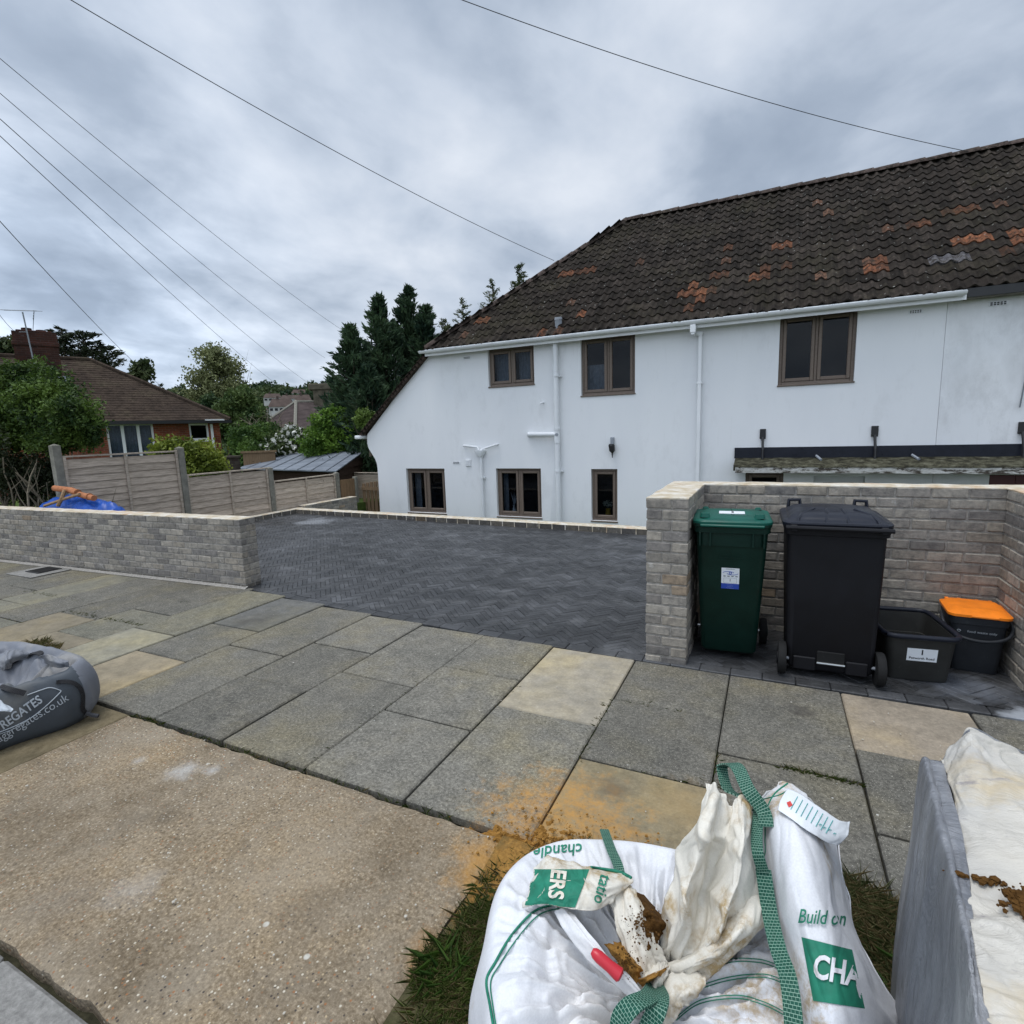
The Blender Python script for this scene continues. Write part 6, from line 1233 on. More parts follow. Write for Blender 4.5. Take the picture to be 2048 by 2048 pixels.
# ================================================================== WHITE BULK BAG
bag = thing('bulk_bag', (-0.2, 1.05, 0.02), 'slumped white bulk sand bag with green webbing straps and green lettering', 'bulk bag')
def D(x, y, z): return dz(x, y, z)
ring = [Vector(p) for p in ((-0.635, 1.10), (-0.61, 1.24), (-0.54, 1.345), (-0.43, 1.40), (-0.30, 1.435), (-0.17, 1.44), (-0.02, 1.44), (0.12, 1.42), (0.21, 1.30), (0.24, 1.10), (0.24, 0.86), (0.20, 0.66), (0.02, 0.56), (-0.22, 0.54), (-0.37, 0.61), (-0.475, 0.76), (-0.565, 0.93))]
cen = Vector((-0.20, 1.05)); NR = len(ring)
prof = [(0.95, -0.01), (1.00, 0.05), (1.035, 0.20), (1.045, 0.36), (1.0, 0.46), (0.93, 0.515), (0.82, 0.52), (0.66, 0.50), (0.50, 0.475), (0.34, 0.445), (0.18, 0.41), (0.04, 0.38)]
def closed_cat(pts, t): n = len(pts); x = (t % 1)*n; i = int(x); f = x-i; p0, p1, p2, p3 = [pts[(i+j) % n] for j in (-1, 0, 1, 2)]; return 0.5*((2*p1)+(p2-p0)*f+(2*p0-5*p1+4*p2-p3)*f*f+(3*p1-p0-3*p2+p3)*f**3)
def bag_surf(s_, t_):
    n = len(prof)-1; x = s_*n; i = min(int(x), n-1); f = x-i; q = [prof[min(max(j, 0), n)] for j in (i-1, i, i+1, i+2)]
    sc, z = [0.5*(2*q[1][k]+(q[2][k]-q[0][k])*f+(2*q[0][k]-5*q[1][k]+4*q[2][k]-q[3][k])*f*f+(3*q[1][k]-q[0][k]-3*q[2][k]+q[3][k])*f**3) for k in (0, 1)]
    r_ = closed_cat(ring, t_); p = cen.lerp(r_, sc); ang = math.atan2(p.y-cen.y, p.x-cen.x)
    front = max(0, -math.sin(ang)); z += 0.0*front
    # radial creases drawn towards the tied middle, slack swell between them
    cr = abs(noise.noise(Vector((math.cos(ang)*2.6, math.sin(ang)*2.6, 7.3))))*1.0; fold = (1-min(cr*4.2, 1))**2
    w = max(0, min(1, (s_-0.45)/0.25))*(1-max(0, (s_-0.93)/0.07)); 
    side = max(0, min(1, s_/0.15))*max(0, min(1, (0.5-s_)/0.2))
    z -= fold*w*0.042; q_ = Vector((math.cos(ang)*5.5, math.sin(ang)*5.5, (p-cen).length*2.2)); q3 = Vector((p.x*6+p.y*2.5, p.y*5-p.x*2, 2.2)); z += w*(0.026*max(0, 1-abs(noise.noise(q_))*4.5)-0.018*max(0, 1-abs(noise.noise(q_*1.9+Vector((3, 0, 0))))*5)+0.024*max(0, 1-abs(noise.noise(q3))*4.5)-0.016*max(0, 1-abs(noise.noise(q3*1.8))*5)+0.006*max(0, 1-abs(noise.noise(q3*4))*5)); z += 0.055*noise.noise(Vector((p.x*3.2, p.y*3.2, 1.0)))*max(0, min(1, s_*4))*(0.4+0.6*w)+0.018*noise.noise(Vector((p.x*9, p.y*9, 4.0)))*w
    rr2 = 1+0.022*math.sin(ang*9+z*4)*side+0.03*side*noise.noise(Vector((math.cos(ang)*3, math.sin(ang)*3, z*4)))
    p = cen+(p-cen)*rr2; return Vector((p.x, p.y, max(z, -0.01)))
g = MB(); NS, NT = 130, 420; g.grid([[bag_surf(i/NS, j/NT) for j in range(NT)] for i in range(NS+1)], close=True)
body = build(g, 'body', 'bag', bag, smooth=True)
def bvh_of(mb): return BVHTree.FromPolygons([Vector(v) for v in mb.V], mb.F)
bvB = bvh_of(g)
def hitB(x, y, bv=None, lift=0.004):     # display pixel of the photograph -> point on a surface
    d = ray(x*1.06, y*1.06).normalized(); h = (bv or bvB).ray_cast(EYE, d); return h[0]-d*lift if h[0] else None
def cloth(ctrl, n, m, name, mat, parent, amp=0.012, fr=9, seed=0, thick=0.0025, cs=(3.2, 1.3)):
    P = patch(ctrl, n, m); Q = []
    for i, r_ in enumerate(P):
        row = []
        for j, p in enumerate(r_):
            a = P[min(i+1, n-1)][j]-P[max(i-1, 0)][j]; b_ = r_[min(j+1, m-1)]-r_[max(j-1, 0)]; nn = b_.cross(a)
            if nn.length > 1e-9: nn.normalize()
            u_, v_ = i/(n-1), j/(m-1); q_ = Vector((v_*cs[0]+0.12*noise.noise(Vector((u_*4, v_*4, seed))), u_*cs[1], seed*1.7)); rg = lambda f_, k_: max(0, 1-abs(noise.noise(q_*f_))*k_)
            e = (0.8*noise.noise(q_*0.7)+0.70*rg(1.0, 4.0)-0.45*rg(1.9, 5.0)+0.16*rg(3.7, 4.0))*amp; row.append(p+nn*e)
        Q.append(row)
    g = MB(); g.grid(Q); o = build(g, name, mat, parent, smooth=True); mod(o, 'SOLIDIFY', thickness=thick, offset=0); return o, g
# tall corner of the bag at the back right, print side showing
K = [[D(1432, 1512, .70), D(1458, 1490, .735), D(1486, 1476, .75), D(1520, 1500, .73), D(1552, 1540, .68), D(1578, 1575, .63)],
     [D(1428, 1560, .66), D(1455, 1545, .73), D(1488, 1535, .755), D(1530, 1560, .73), D(1562, 1600, .66), D(1588, 1640, .58)],
     [D(1432, 1640, .60), D(1462, 1625, .685), D(1500, 1615, .72), D(1545, 1630, .70), D(1582, 1655, .60), D(1600, 1690, .53)],
     [D(1445, 1720, .53), D(1480, 1715, .63), D(1515, 1705, .67), D(1560, 1712, .66), D(1598, 1725, .57), D(1614, 1755, .49)],
     [D(1462, 1800, .48), D(1500, 1795, .59), D(1540, 1790, .63), D(1590, 1790, .62), D(1630, 1800, .53), D(1650, 1825, .46)],
     [D(1480, 1880, .44), D(1520, 1880, .55), D(1560, 1875, .59), D(1618, 1872, .58), D(1662, 1876, .47), D(1692, 1892, .40)],
     [D(1495, 1960, .40), D(1535, 1965, .50), D(1580, 1965, .54), D(1650, 1960, .50), D(1705, 1950, .38), D(1740, 1950, .32)],
     [D(1500, 2060, .34), D(1540, 2070, .42), D(1600, 2080, .44), D(1670, 2080, .38), D(1730, 2060, .22), D(1770, 2050, .15)]]
o, gC = cloth(K, 150, 110, 'printed_side', 'bag', bag, amp=0.008, fr=7, seed=3, cs=(2.0, 1.6)); bvC = bvh_of(gC)
# back of that corner down to the ground, so it has depth
Kb = [[r_[-1] for r_ in K], [Vector((r_[-1].x+0.012, r_[-1].y+0.005, r_[-1].z*0.6)) for r_ in K], [Vector((r_[-1].x+0.0, r_[-1].y, 0.0)) for r_ in K]]; cloth(Kb, 30, 50, 'lower_side', 'bag', bag, amp=0.004, fr=7, seed=5)
Kt = [[p.copy() for p in K[0]], [Vector((p.x, p.y+0.06, p.z*0.6)) for p in K[0]], [Vector((p.x, p.y+0.03, 0.02)) for p in K[0]]]; cloth(Kt, 16, 30, 'rear_side', 'bag', bag, amp=0.012, fr=7, seed=6)
# crumpled sheet standing up behind the sand
K = [[D(1337, 1484, .76), D(1352, 1480, .775), D(1378, 1520, .75), D(1398, 1502, .755), D(1428, 1512, .72)],
     [D(1322, 1520, .74), D(1348, 1512, .79), D(1376, 1548, .735), D(1404, 1535, .76), D(1430, 1555, .69)],
     [D(1288, 1578, .68), D(1330, 1570, .75), D(1366, 1590, .70), D(1404, 1585, .75), D(1432, 1610, .66)],
     [D(1262, 1616, .60), D(1312, 1620, .69), D(1350, 1625, .65), D(1396, 1635, .71), D(1432, 1670, .62)],
     [D(1258, 1680, .55), D(1292, 1690, .64), D(1330, 1680, .59), D(1380, 1700, .65), D(1422, 1720, .57)],
     [D(1248, 1730, .50), D(1284, 1745, .58), D(1318, 1745, .54), D(1356, 1760, .585), D(1392, 1768, .52)],
     [D(1238, 1790, .445), D(1262, 1795, .50), D(1290, 1800, .49), D(1322, 1805, .51), D(1352, 1800, .46)],
     [D(1240, 1822, .40), D(1256, 1824, .43), D(1276, 1824, .43), D(1300, 1822, .44), D(1330, 1815, .42)]]
o, gF = cloth(K, 150, 110, 'standing_flap', 'baginner', bag, amp=0.020, fr=8, seed=9, cs=(2.6, 1.9)); bvF = bvh_of(gF)
# rolled white edge sweeping from the flap down to the knot
K = [[D(1385, 1700, .60), D(1432, 1655, .60), D(1466, 1690, .60)], [D(1360, 1760, .56), D(1405, 1745, .60), D(1452, 1730, .57)], [D(1310, 1800, .50), D(1350, 1800, .54), D(1392, 1790, .51)], [D(1245, 1825, .44), D(1290, 1835, .48), D(1330, 1850, .45)], [D(1235, 1850, .40), D(1258, 1865, .43), D(1280, 1905, .42)]]
cloth(K, 50, 30, 'rolled_edge', 'baginner', bag, amp=0.014, fr=9, seed=12)
# folded-over flap with block print, left
K = [[D(1008, 1640, .56), D(1035, 1618, .585), D(1080, 1628, .58), D(1118, 1634, .58), D(1165, 1640, .57)], [D(1000, 1665, .56), D(1035, 1650, .60), D(1085, 1655, .60), D(1125, 1658, .60), D(1195, 1660, .58)], [D(995, 1690, .545), D(1030, 1680, .59), D(1080, 1685, .60), D(1130, 1690, .59), D(1178, 1680, .57)], [D(985, 1712, .53), D(1025, 1706, .57), D(1075, 1715, .585), D(1118, 1718, .575), D(1150, 1705, .56)]]
o, gL = cloth(K, 50, 60, 'folded_flap', 'baginner', bag, amp=0.010, fr=9, seed=15); bvL = bvh_of(gL)
# cream panel from that flap towards the knot
K = [[D(1170, 1665, .56), D(1200, 1690, .55), D(1215, 1725, .53)], [D(1180, 1720, .52), D(1210, 1750, .53), D(1245, 1775, .51)], [D(1190, 1780, .47), D(1225, 1805, .49), D(1285, 1832, .47)], [D(1200, 1835, .43), D(1235, 1860, .44), D(1262, 1865, .44)]]
K = [[D(1150, 1700, .55), D(1185, 1668, .57), D(1215, 1720, .52)], [D(1165, 1745, .52), D(1200, 1740, .54), D(1240, 1775, .49)], [D(1180, 1800, .48), D(1215, 1800, .50), D(1262, 1812, .46)], [D(1190, 1850, .44), D(1225, 1850, .455), D(1270, 1830, .44)]]
cloth(K, 50, 36, 'lining_panel', 'baginner', bag, amp=0.016, fr=8, seed=18)
# turned corner at the knot
K = [[D(1195, 1858, .46), D(1245, 1812, .48), D(1262, 1828, .47)], [D(1208, 1885, .46), D(1240, 1850, .50), D(1256, 1850, .475)], [D(1218, 1912, .44), D(1232, 1885, .47), D(1246, 1868, .45)]]
cloth(K, 30, 30, 'turned_corner', 'baginner', bag, amp=0.010, fr=10, seed=21)
K = [[D(1225, 1905, .44), D(1262, 1840, .47), D(1330, 1835, .47)], [D(1238, 1918, .45), D(1270, 1880, .48), D(1330, 1855, .48)], [D(1262, 1938, .42), D(1285, 1905, .45), D(1300, 1880, .45)]]
cloth(K, 30, 30, 'turned_corner', 'baginner', bag, amp=0.010, fr=10, seed=24)
# narrow white fold running down from the left flap
K = [[D(1045, 1720, .555), D(1080, 1722, .565)], [D(1070, 1765, .55), D(1110, 1758, .57)], [D(1110, 1815, .53), D(1150, 1808, .555)], [D(1165, 1865, .50), D(1195, 1850, .52)], [D(1215, 1910, .47), D(1235, 1900, .48)]]
cloth([[a, a.lerp(b_, .5)+Vector((0, 0, 0.012)), b_] for a, b_ in K], 50, 12, 'pleat', 'bag', bag, amp=0.006, fr=8, seed=27)
# straps
def strap(px, width, name, bv, par, side, mat='strap', lift=0.006, n=40, zs=None):
    pts = [catmull([Vector((x, y, 0)) for x, y in px], i/(n-1)) for i in range(n)]; P = []
    for i, p in enumerate(pts):
        q = hitB(p.x, p.y, bv, lift) if zs is None else D(p.x, p.y, catmull([Vector((z, 0, 0)) for z in zs], i/(n-1)).x)
        if q is not None: P.append(q)
    mb = ribbon(P, width, side); o = build(mb, name, mat, par); add_uv(o, mb.uvs); return o
strap([(1140, 1566), (1152, 1600), (1168, 1640), (1174, 1690), (1172, 1710)], 0.026, 'strap', None, bag, Vector((1, 0.2, 0)), zs=(.53, .55, .56, .53, .50))
strap([(1440, 1640), (1452, 1720), (1468, 1790), (1488, 1850), (1498, 1940), (1500, 2040)], 0.034, 'strap', None, bag, Vector((1, 0.1, 0.2)), zs=(.66, .60, .585, .58, .55, .50))
strap([(1432, 1530), (1428, 1575), (1430, 1610), (1440, 1645)], 0.026, 'strap', None, bag, Vector((1, 0.1, 0.2)), zs=(.72, .71, .70, .66))
strap([(1362, 1446), (1380, 1441), (1394, 1452), (1412, 1490), (1440, 1530), (1446, 1560)], 0.034, 'strap', None, bag, Vector((1, 0.0, 0.3)), zs=(.72, .76, .78, .77, .74, .72))
strap([(1362, 1446), (1366, 1470), (1376, 1492), (1402, 1505), (1430, 1530)], 0.030, 'strap', None, bag, Vector((1, 0.3, -0.2)), zs=(.72, .70, .69, .70, .71))
strap([(1236, 1862), (1225, 1880), (1195, 1895), (1172, 1920), (1165, 1950)], 0.036, 'strap', None, bag, Vector((1, -0.3, 0)), zs=(.48, .53, .55, .53, .50))
strap([(1236, 1858), (1246, 1880), (1240, 1905), (1225, 1935), (1215, 1965)], 0.036, 'strap', None, bag, Vector((1, 0.3, 0)), zs=(.47, .515, .53, .51, .49))
def piping(px, r_, name, bv, par, mat='inkgreen', lift=0.004, n=110, zs=None):
    pts = [catmull([Vector((x, y, 0)) for x, y in px], i/(n-1)) for i in range(n)]; P = []
    for i, p in enumerate(pts):
        q = hitB(p.x, p.y, bv, lift) if zs is None else D(p.x, p.y, catmull([Vector((z, 0, 0)) for z in zs], i/(n-1)).x)
        if q is not None: P.append(q)
    if len(P) < 2: return
    g = MB(); g.tube(P, r_, 5); return build(g, name, mat, par, smooth=True)
piping([(1085, 1702), (1040, 1708), (1005, 1722), (965, 1765), (935, 1815), (918, 1850), (925, 1900), (935, 1960)], 0.0030, 'piping', None, bag, lift=0.005)
piping([(1090, 1712), (1045, 1716), (1012, 1730), (975, 1772), (943, 1820), (926, 1852), (930, 1900), (940, 1960)], 0.0016, 'piping', None, bag)
for off in (0, 6): piping([(1265+off, 1905), (1300, 1870+off), (1370, 1845+off), (1440, 1838+off), (1478, 1850+off)], 0.0011, 'piping', None, bag); piping([(1270+off, 1925), (1320, 1888+off), (1390, 1878+off), (1440, 1890+off), (1485, 1912+off)], 0.0011, 'piping', None, bag); piping([(1300, 1850+off), (1370, 1812+off), (1430, 1810+off), (1466, 1820+off)], 0.0011, 'piping', None, bag)
piping([(1486, 1478), (1460, 1500), (1446, 1535), (1444, 1580), (1444, 1610), (1436, 1618), (1430, 1612)], 0.0022, 'piping', bvC, bag)
piping([(1440, 1508), (1470, 1500), (1488, 1490)], 0.0015, 'piping', bvC, bag); piping([(1460, 1692), (1450, 1715), (1420, 1718), (1398, 1722)], 0.0018, 'piping', None, bag, zs=(.60, .59, .58, .58))
# printed lettering, laid on the cloth
def print_on(s, size_px, cx_, cy_, ang, bv, par, name='lettering', mat='inkgreen', weight=0.0, sx=1.0, shear=0.0, lift=0.0035, clip=None):
    O = D(cx_, cy_, 0.5); ca, sa = math.cos(ang), math.sin(ang); k = size_px
    bm = text_geo(s, 1.0, weight); bmesh.ops.triangulate(bm, faces=bm.faces[:]); bmesh.ops.subdivide_edges(bm, edges=bm.edges[:], cuts=(6 if size_px > 30 else 3), use_grid_fill=True); mb = MB(); vs = []; ok = []
    bm.verts.ensure_lookup_table(); bm.verts.index_update()
    for p in bm.verts:
        a, b_ = (p.co.x+shear*p.co.y)*sx*k, p.co.y*k; x, y = cx_+a*ca+b_*sa, cy_+a*sa-b_*ca; q = hitB(x, y, bv, lift)
        if clip and not clip(x, y): q = None
        ok.append(q is not None); vs.append(q or Vector((0, 0, 0)))
    fs = [tuple(v.index for v in f.verts) for f in bm.faces if all(ok[v.index] for v in f.verts)]; bm.free(); mb.add(vs, fs); return build(mb, name, mat, par)
def area_on(poly, bv, par, name, mat, lift=0.004, n=70):
    (x0, y0), (x1, y1), (x2, y2), (x3, y3) = poly; g = MB(); vs = []; ok = []
    for i in range(n+1):
        for j in range(n+1):
            u, v = i/n, j/n; x = (x0*(1-u)+x1*u)*(1-v)+(x3*(1-u)+x2*u)*v; y = (y0*(1-u)+y1*u)*(1-v)+(y3*(1-u)+y2*u)*v; q = hitB(x, y, bv, lift); ok.append(q is not None); vs.append(q or Vector((0, 0, 0)))
    fs = [(i*(n+1)+j, i*(n+1)+j+1, (i+1)*(n+1)+j+1, (i+1)*(n+1)+j) for i in range(n) for j in range(n)]; g.add(vs, [f for f in fs if all(ok[a] for a in f)]); return build(g, name, mat, par)
blk = area_on([(1512, 1768), (1608, 1792), (1632, 1903), (1534, 1888)], bvC, bag, 'print_block', 'inkgreen')
M['inkwhite'] = M['bag']; print_on('CHA', 62, 1580, 1834, R(12), bvC, blk, mat='bag', weight=0.03, sx=0.72, lift=0.009, shear=-0.12, clip=lambda x, y: x < 1600+(y-1768)*0.20)
print_on('Build on', 38, 1552, 1732, R(3), bvC, bag, weight=0.012, sx=0.72, shear=0.2, lift=0.010, clip=lambda x, y: x < 1612)
print_on('chandle', 31, 1052, 1604, R(176), None, bag, weight=0.012, sx=0.98, shear=0.15)
blk = area_on([(1008, 1640), (1112, 1640), (1085, 1712), (990, 1708)], bvL, bag, 'print_block', 'inkgreen', lift=0.005)
print_on('ERS', 40, 1050, 1668, R(97), bvL, blk, mat='baginner', weight=0.03, sx=0.9, lift=0.009, clip=lambda x, y: 1000 < x < 1105)
print_on('tatio', 32, 1136, 1678, R(105), bvL, bag, weight=0.012, sx=0.95, lift=0.007, shear=0.15)
piping([(1115, 1637), (1140, 1640), (1170, 1646), (1192, 1657)], 0.004, 'piping', bvL, bag, lift=0.006)
# paper tag sewn to the corner
K = [[D(1500, 1498, .735), D(1530, 1508, .73), D(1562, 1522, .715), D(1588, 1538, .70), D(1604, 1552, .69)], [D(1492, 1520, .735), D(1520, 1535, .735), D(1550, 1550, .72), D(1578, 1566, .70), D(1600, 1580, .685)], [D(1484, 1545, .735), D(1512, 1560, .735), D(1542, 1574, .72), D(1570, 1588, .69), D(1590, 1594, .68)]]
K = [[D(1486, 1487, .755), D(1518, 1502, .755), D(1552, 1526, .745), D(1584, 1548, .72), D(1604, 1550, .70)], [D(1472, 1512, .762), D(1506, 1532, .765), D(1540, 1552, .75), D(1574, 1572, .72), D(1600, 1576, .70)], [D(1468, 1528, .758), D(1500, 1550, .76), D(1532, 1572, .745), D(1562, 1590, .715), D(1582, 1596, .695)]]
tagc, gT = cloth(K, 24, 36, 'care_label', 'paper', bag, amp=0.002, fr=7, seed=30, thick=0.001); bvT = bvh_of(gT)
for k in range(9): x0, y0 = 1508+k*1.5-2, 1520+k*6.2-8; 
g = MB(); vs_n = 0
for k in range(8):
    a, b_ = Vector((1505+k*9.5, 1503+k*6.4, 0)), Vector((1492+k*9.5, 1527+k*6.4, 0)); P = [hitB(*(a.lerp(b_, i/6)).xy, bvT, 0.003) for i in range(7)]; P = [p for p in P if p]
    if len(P) > 1: g.tube(P, 0.0009, 4)
build(g, 'print', 'inkteal', tagc); print_on('CHANDLERS', 7.5, 1516, 1502, R(-40), bvT, tagc, mat='inkgreen', weight=0.0, lift=0.003) if False else None
for k, (x, y) in enumerate(((1548, 1560), (1556, 1566), (1566, 1570), (1575, 1577))): print_on('*', 14, x, y, 0, bvT, tagc, mat='inkteal', weight=0.03, lift=0.003, name='symbol')
area_on([(1484, 1514), (1491, 1511), (1496, 1519), (1488, 1523)], bvT, tagc, 'red_mark', 'inkred', n=5)
piping([(1488, 1480), (1470, 1496), (1458, 1514), (1452, 1535)], 0.002, 'piping', bvT, bag, lift=0.004)
# sand showing in the mouth of the bag
def sand_patch(poly, zs, name, amp, lab=None, mat='wetsand', n=34, edge=0.10):
    (x0, y0), (x1, y1), (x2, y2), (x3, y3) = poly; g = MB(); P = []
    for i in range(n+1):
        row = []
        for j in range(n+1):
            u, v = i/n, j/n; e = min(u, 1-u, v, 1-v); ww = 6*noise.noise(Vector((u*6+x0, v*6, 0)))*(1 if e < 0.02 else 0.3); x = (x0*(1-u)+x1*u)*(1-v)+(x3*(1-u)+x2*u)*v+ww; y = (y0*(1-u)+y1*u)*(1-v)+(y3*(1-u)+y2*u)*v+ww*.6; z = zs+amp*noise.noise(Vector((x*0.06, y*0.06, 2)))*1.2-max(0, edge*3-e)*0.16+amp*0.3*noise.noise(Vector((x*0.2, y*0.2, 2))); row.append(D(x, y, z))
        P.append(row)
    g.grid(P); return g
g = sand_patch([(1166, 1672), (1215, 1688), (1262, 1742), (1225, 1806)], 0.535, 's', 0.016); tag(build(g, 'sand', 'wetsand', smooth=True), 'damp brown sand showing in the torn mouth of the white bag', 'sand', kind='stuff')
g = sand_patch([(1140, 1782), (1176, 1776), (1212, 1828), (1200, 1862)], 0.525, 's', 0.014); g2 = sand_patch([(1200, 1850), (1262, 1822), (1250, 1840), (1212, 1862)], 0.525, 's', 0.008); g.add(g2.V, g2.F); tag(build(g, 'sand', 'sand', smooth=True), 'sand spilled on the folds below the red handle', 'sand', kind='stuff')
# red tool handle lying on the bag
a, b_ = D(1117, 1794, .575), D(1172, 1842, .545); dd = (b_-a).normalized(); g = MB(); g.tube([a+dd*0.0, a+dd*0.006, a.lerp(b_, .25), a.lerp(b_, .6), b_-dd*0.004, b_], [0.006, 0.0105, 0.0125, 0.012, 0.0145, 0.010], 12)
build(g, 'tool_handle', 'red', smooth=50, label='red plastic tool handle lying on the folds of the white bag', cat='tool')

# ================================================================== WRAPPED LOAD AT THE RIGHT
ld_ = thing('wrapped_load', (0.75, 1.0, 0), 'block of material wrapped in dirty grey and white plastic at the right edge', 'wrapped load')
Z = 0.92; TL = [D(1738, 1442, Z-0.01), D(1752, 1500, Z-0.005), D(1762, 1560, Z), D(1785, 1640, Z), D(1808, 1730, Z), D(1826, 1830, Z), D(1835, 1932, Z), D(1842, 2030, Z)]
TR = [D(1780, 1438, Z+0.005), D(1795, 1500, Z+.01), D(1812, 1560, Z+.015), D(1828, 1650, Z+.012), D(1836, 1740, Z+.01), D(1850, 1832, Z+.008), D(1870, 1932, Z), D(1885, 2030, Z)]
# left face: grid from rear to front, top to ground
base_x = [0.345, 0.33, 0.325, 0.31, 0.30, 0.29, 0.285, 0.28]; K = []
for i, p in enumerate(TL): K.append([TR[i], p.lerp(TR[i], 0.45)+Vector((0, 0, 0.006)), p, Vector((p.x-0.006-0.010*math.sin(i), p.y, 0.72)), Vector((p.x-0.022, p.y, 0.45)), Vector((p.x-0.01, p.y, 0.15)), Vector((p.x+0.01, p.y, 0.0))])
cloth(K, 110, 110, 'side_wrap', 'poly', ld_, amp=0.006, fr=6, seed=40, cs=(1.2, 6.0))
# top sheet spreading right, rear corner pulled up into a peak
bk = [D(1780, 1438, Z+.005), D(1800, 1408, .955), D(1828, 1374, 1.0), D(1880, 1396, .98), D(1935, 1420, .955), D(2010, 1452, .93), D(2110, 1495, .92)]
rows = [bk, [D(1800, 1500, Z+.01), D(1825, 1480, Z+.03), D(1865, 1462, Z+.045), D(1910, 1468, Z+.04), D(1960, 1485, Z+.03), D(2030, 1510, Z+.015), D(2120, 1545, Z+.01)]]
for i in range(3, 8): y = (1560, 1650, 1740, 1832, 1932, 2030)[i-2]; rows.append([TR[i].lerp(TL[i], 0.25)+Vector((0, 0, 0.006))]+[Vector((TR[i].x+k, TR[i].y-0.008*k*3+0.0, Z+0.015+0.012*math.sin(k*9+i*2))) for k in (0.06, 0.15, 0.28, 0.42, 0.6, 0.85)])
cloth(rows, 140, 150, 'top_sheet', 'sheet', ld_, amp=0.009, fr=7, seed=44, cs=(3, 7))
K = [[p.copy() for p in bk], [Vector((p.x+0.01, p.y+0.03, 0.6)) for p in bk], [Vector((p.x, p.y+0.02, 0.0)) for p in bk]]; cloth(K, 40, 60, 'rear_wrap', 'poly', ld_, amp=0.014, fr=6, seed=48)
g = MB(); g.box(0.36, 0.35, 0.0, 1.20, 1.30, 0.88, bev=0.03); build(g, 'core', 'concpost', ld_)
# loose sand: many small crumbs
def crumbs(g, n, place, s0, s1, rr, flat=0.75):
    for i in range(n):
        p = place(rr); s_ = s0+(s1-s0)*rr.random()**3; P = []
        for j in range(4):
            th = math.pi*j/3; P.append([(p[0]+s_*math.sin(th)*math.cos(k*1.2566)*rr.uniform(.6, 1.35), p[1]+s_*math.sin(th)*math.sin(k*1.2566)*rr.uniform(.6, 1.35), p[2]+s_*flat*math.cos(th)) for k in range(5)])
        g.grid(P, close=True)
g = MB(); c_ = D(1928, 1705, Z+0.030); c2_ = D(1860, 1662, Z+0.018); rr = random.Random(5)
def pl(rr):
    if rr.random() < 0.85: a = rr.uniform(0, 6.28); q = abs(rr.gauss(0, 0.019)); return (c_.x+math.cos(a)*q*0.8, c_.y+math.sin(a)*q, c_.z+max(0, 0.012-q*0.4)*rr.random())
    return (c2_.x+rr.gauss(0, 0.022), c2_.y+rr.gauss(0, 0.004), c2_.z)
crumbs(g, 260, pl, 0.0018, 0.0095, rr)
tag(build(g, 'sand_clumps', 'wetsand', smooth=False), 'brown sand crumbs on the dirty white sheet at the right edge', 'sand', kind='stuff')
g = MB(); crumbs(g, 1100, lambda rr: (-0.66+rr.gauss(0, 0.20), 1.84+rr.gauss(0, 0.10), 0.012+rr.random()*0.012), 0.0016, 0.0085, rr, 0.6); tag(build(g, 'sand_crumbs', 'sand'), 'loose orange sand crumbs scattered on the paving behind the white bag', 'sand', kind='stuff')
g = MB(); mo = D(1212, 1745, .553); m2 = D(1178, 1815, .54); crumbs(g, 420, lambda rr: ((mo.x+rr.gauss(0, 0.020), mo.y+rr.gauss(0, 0.028), mo.z+rr.uniform(-.008, .004)) if rr.random() < 0.6 else (m2.x+rr.gauss(0, 0.016), m2.y+rr.gauss(0, 0.018), m2.z+rr.uniform(-.006, .004))), 0.0008, 0.0035, rr); tag(build(g, 'sand_crumbs', 'wetsand'), 'crumbs of damp sand in the mouth of the white bag', 'sand', kind='stuff')

# ================================================================== GREY AGGREGATE BAG AT THE LEFT
gb = thing('bulk_bag', (-4.4, 1.5, 0), 'sagging dark grey bulk bag with pale lettering at the left edge of the paving', 'bulk bag')
ring2 = [Vector(p) for p in ((-3.88, 1.20), (-3.85, 1.36), (-3.80, 1.50), (-3.78, 1.62), (-3.84, 1.74), (-3.98, 1.82), (-4.22, 1.84), (-4.5, 1.82), (-4.8, 1.80), (-4.98, 1.68), (-5.0, 1.4), (-4.95, 1.05), (-4.75, 0.93), (-4.4, 0.92), (-4.1, 0.97), (-3.96, 1.06))]; cen2 = Vector((-4.38, 1.40))
prof2 = [(0.94, -0.005), (1.0, 0.04), (1.03, 0.13), (1.02, 0.23), (0.965, 0.305), (0.90, 0.335), (0.82, 0.325), (0.70, 0.28), (0.52, 0.17), (0.3, 0.13), (0.05, 0.12)]
def bag2(s_, t_):
    n = len(prof2)-1; x = s_*n; i = min(int(x), n-1); f = x-i; q = [prof2[min(max(j, 0), n)] for j in (i-1, i, i+1, i+2)]
    sc, z = [0.5*(2*q[1][k]+(q[2][k]-q[0][k])*f+(2*q[0][k]-5*q[1][k]+4*q[2][k]-q[3][k])*f*f+(3*q[1][k]-q[0][k]-3*q[2][k]+q[3][k])*f**3) for k in (0, 1)]
    r_ = closed_cat(ring2, t_); p = cen2.lerp(r_, sc); w = max(0, min(1, (s_-0.5)/0.2)); z += w*(0.10*abs(noise.noise(Vector((p.x*4, p.y*4, 1))))+0.05*max(0, 1-4*abs(noise.noise(Vector((p.x*5, p.y*5, 3)))))-0.05*max(0, 1-5*abs(noise.noise(Vector((p.x*7, p.y*7, 6))))))-0.02*w; z += (1-w)*0.02*noise.noise(Vector((p.x*5, p.y*5, 8)))*min(1, s_*5)
    p = cen2+(p-cen2)*(1+0.012*math.sin(t_*90+z*8)*(1-w)*min(1, s_*6)); return Vector((p.x, p.y, max(z, -0.005)))
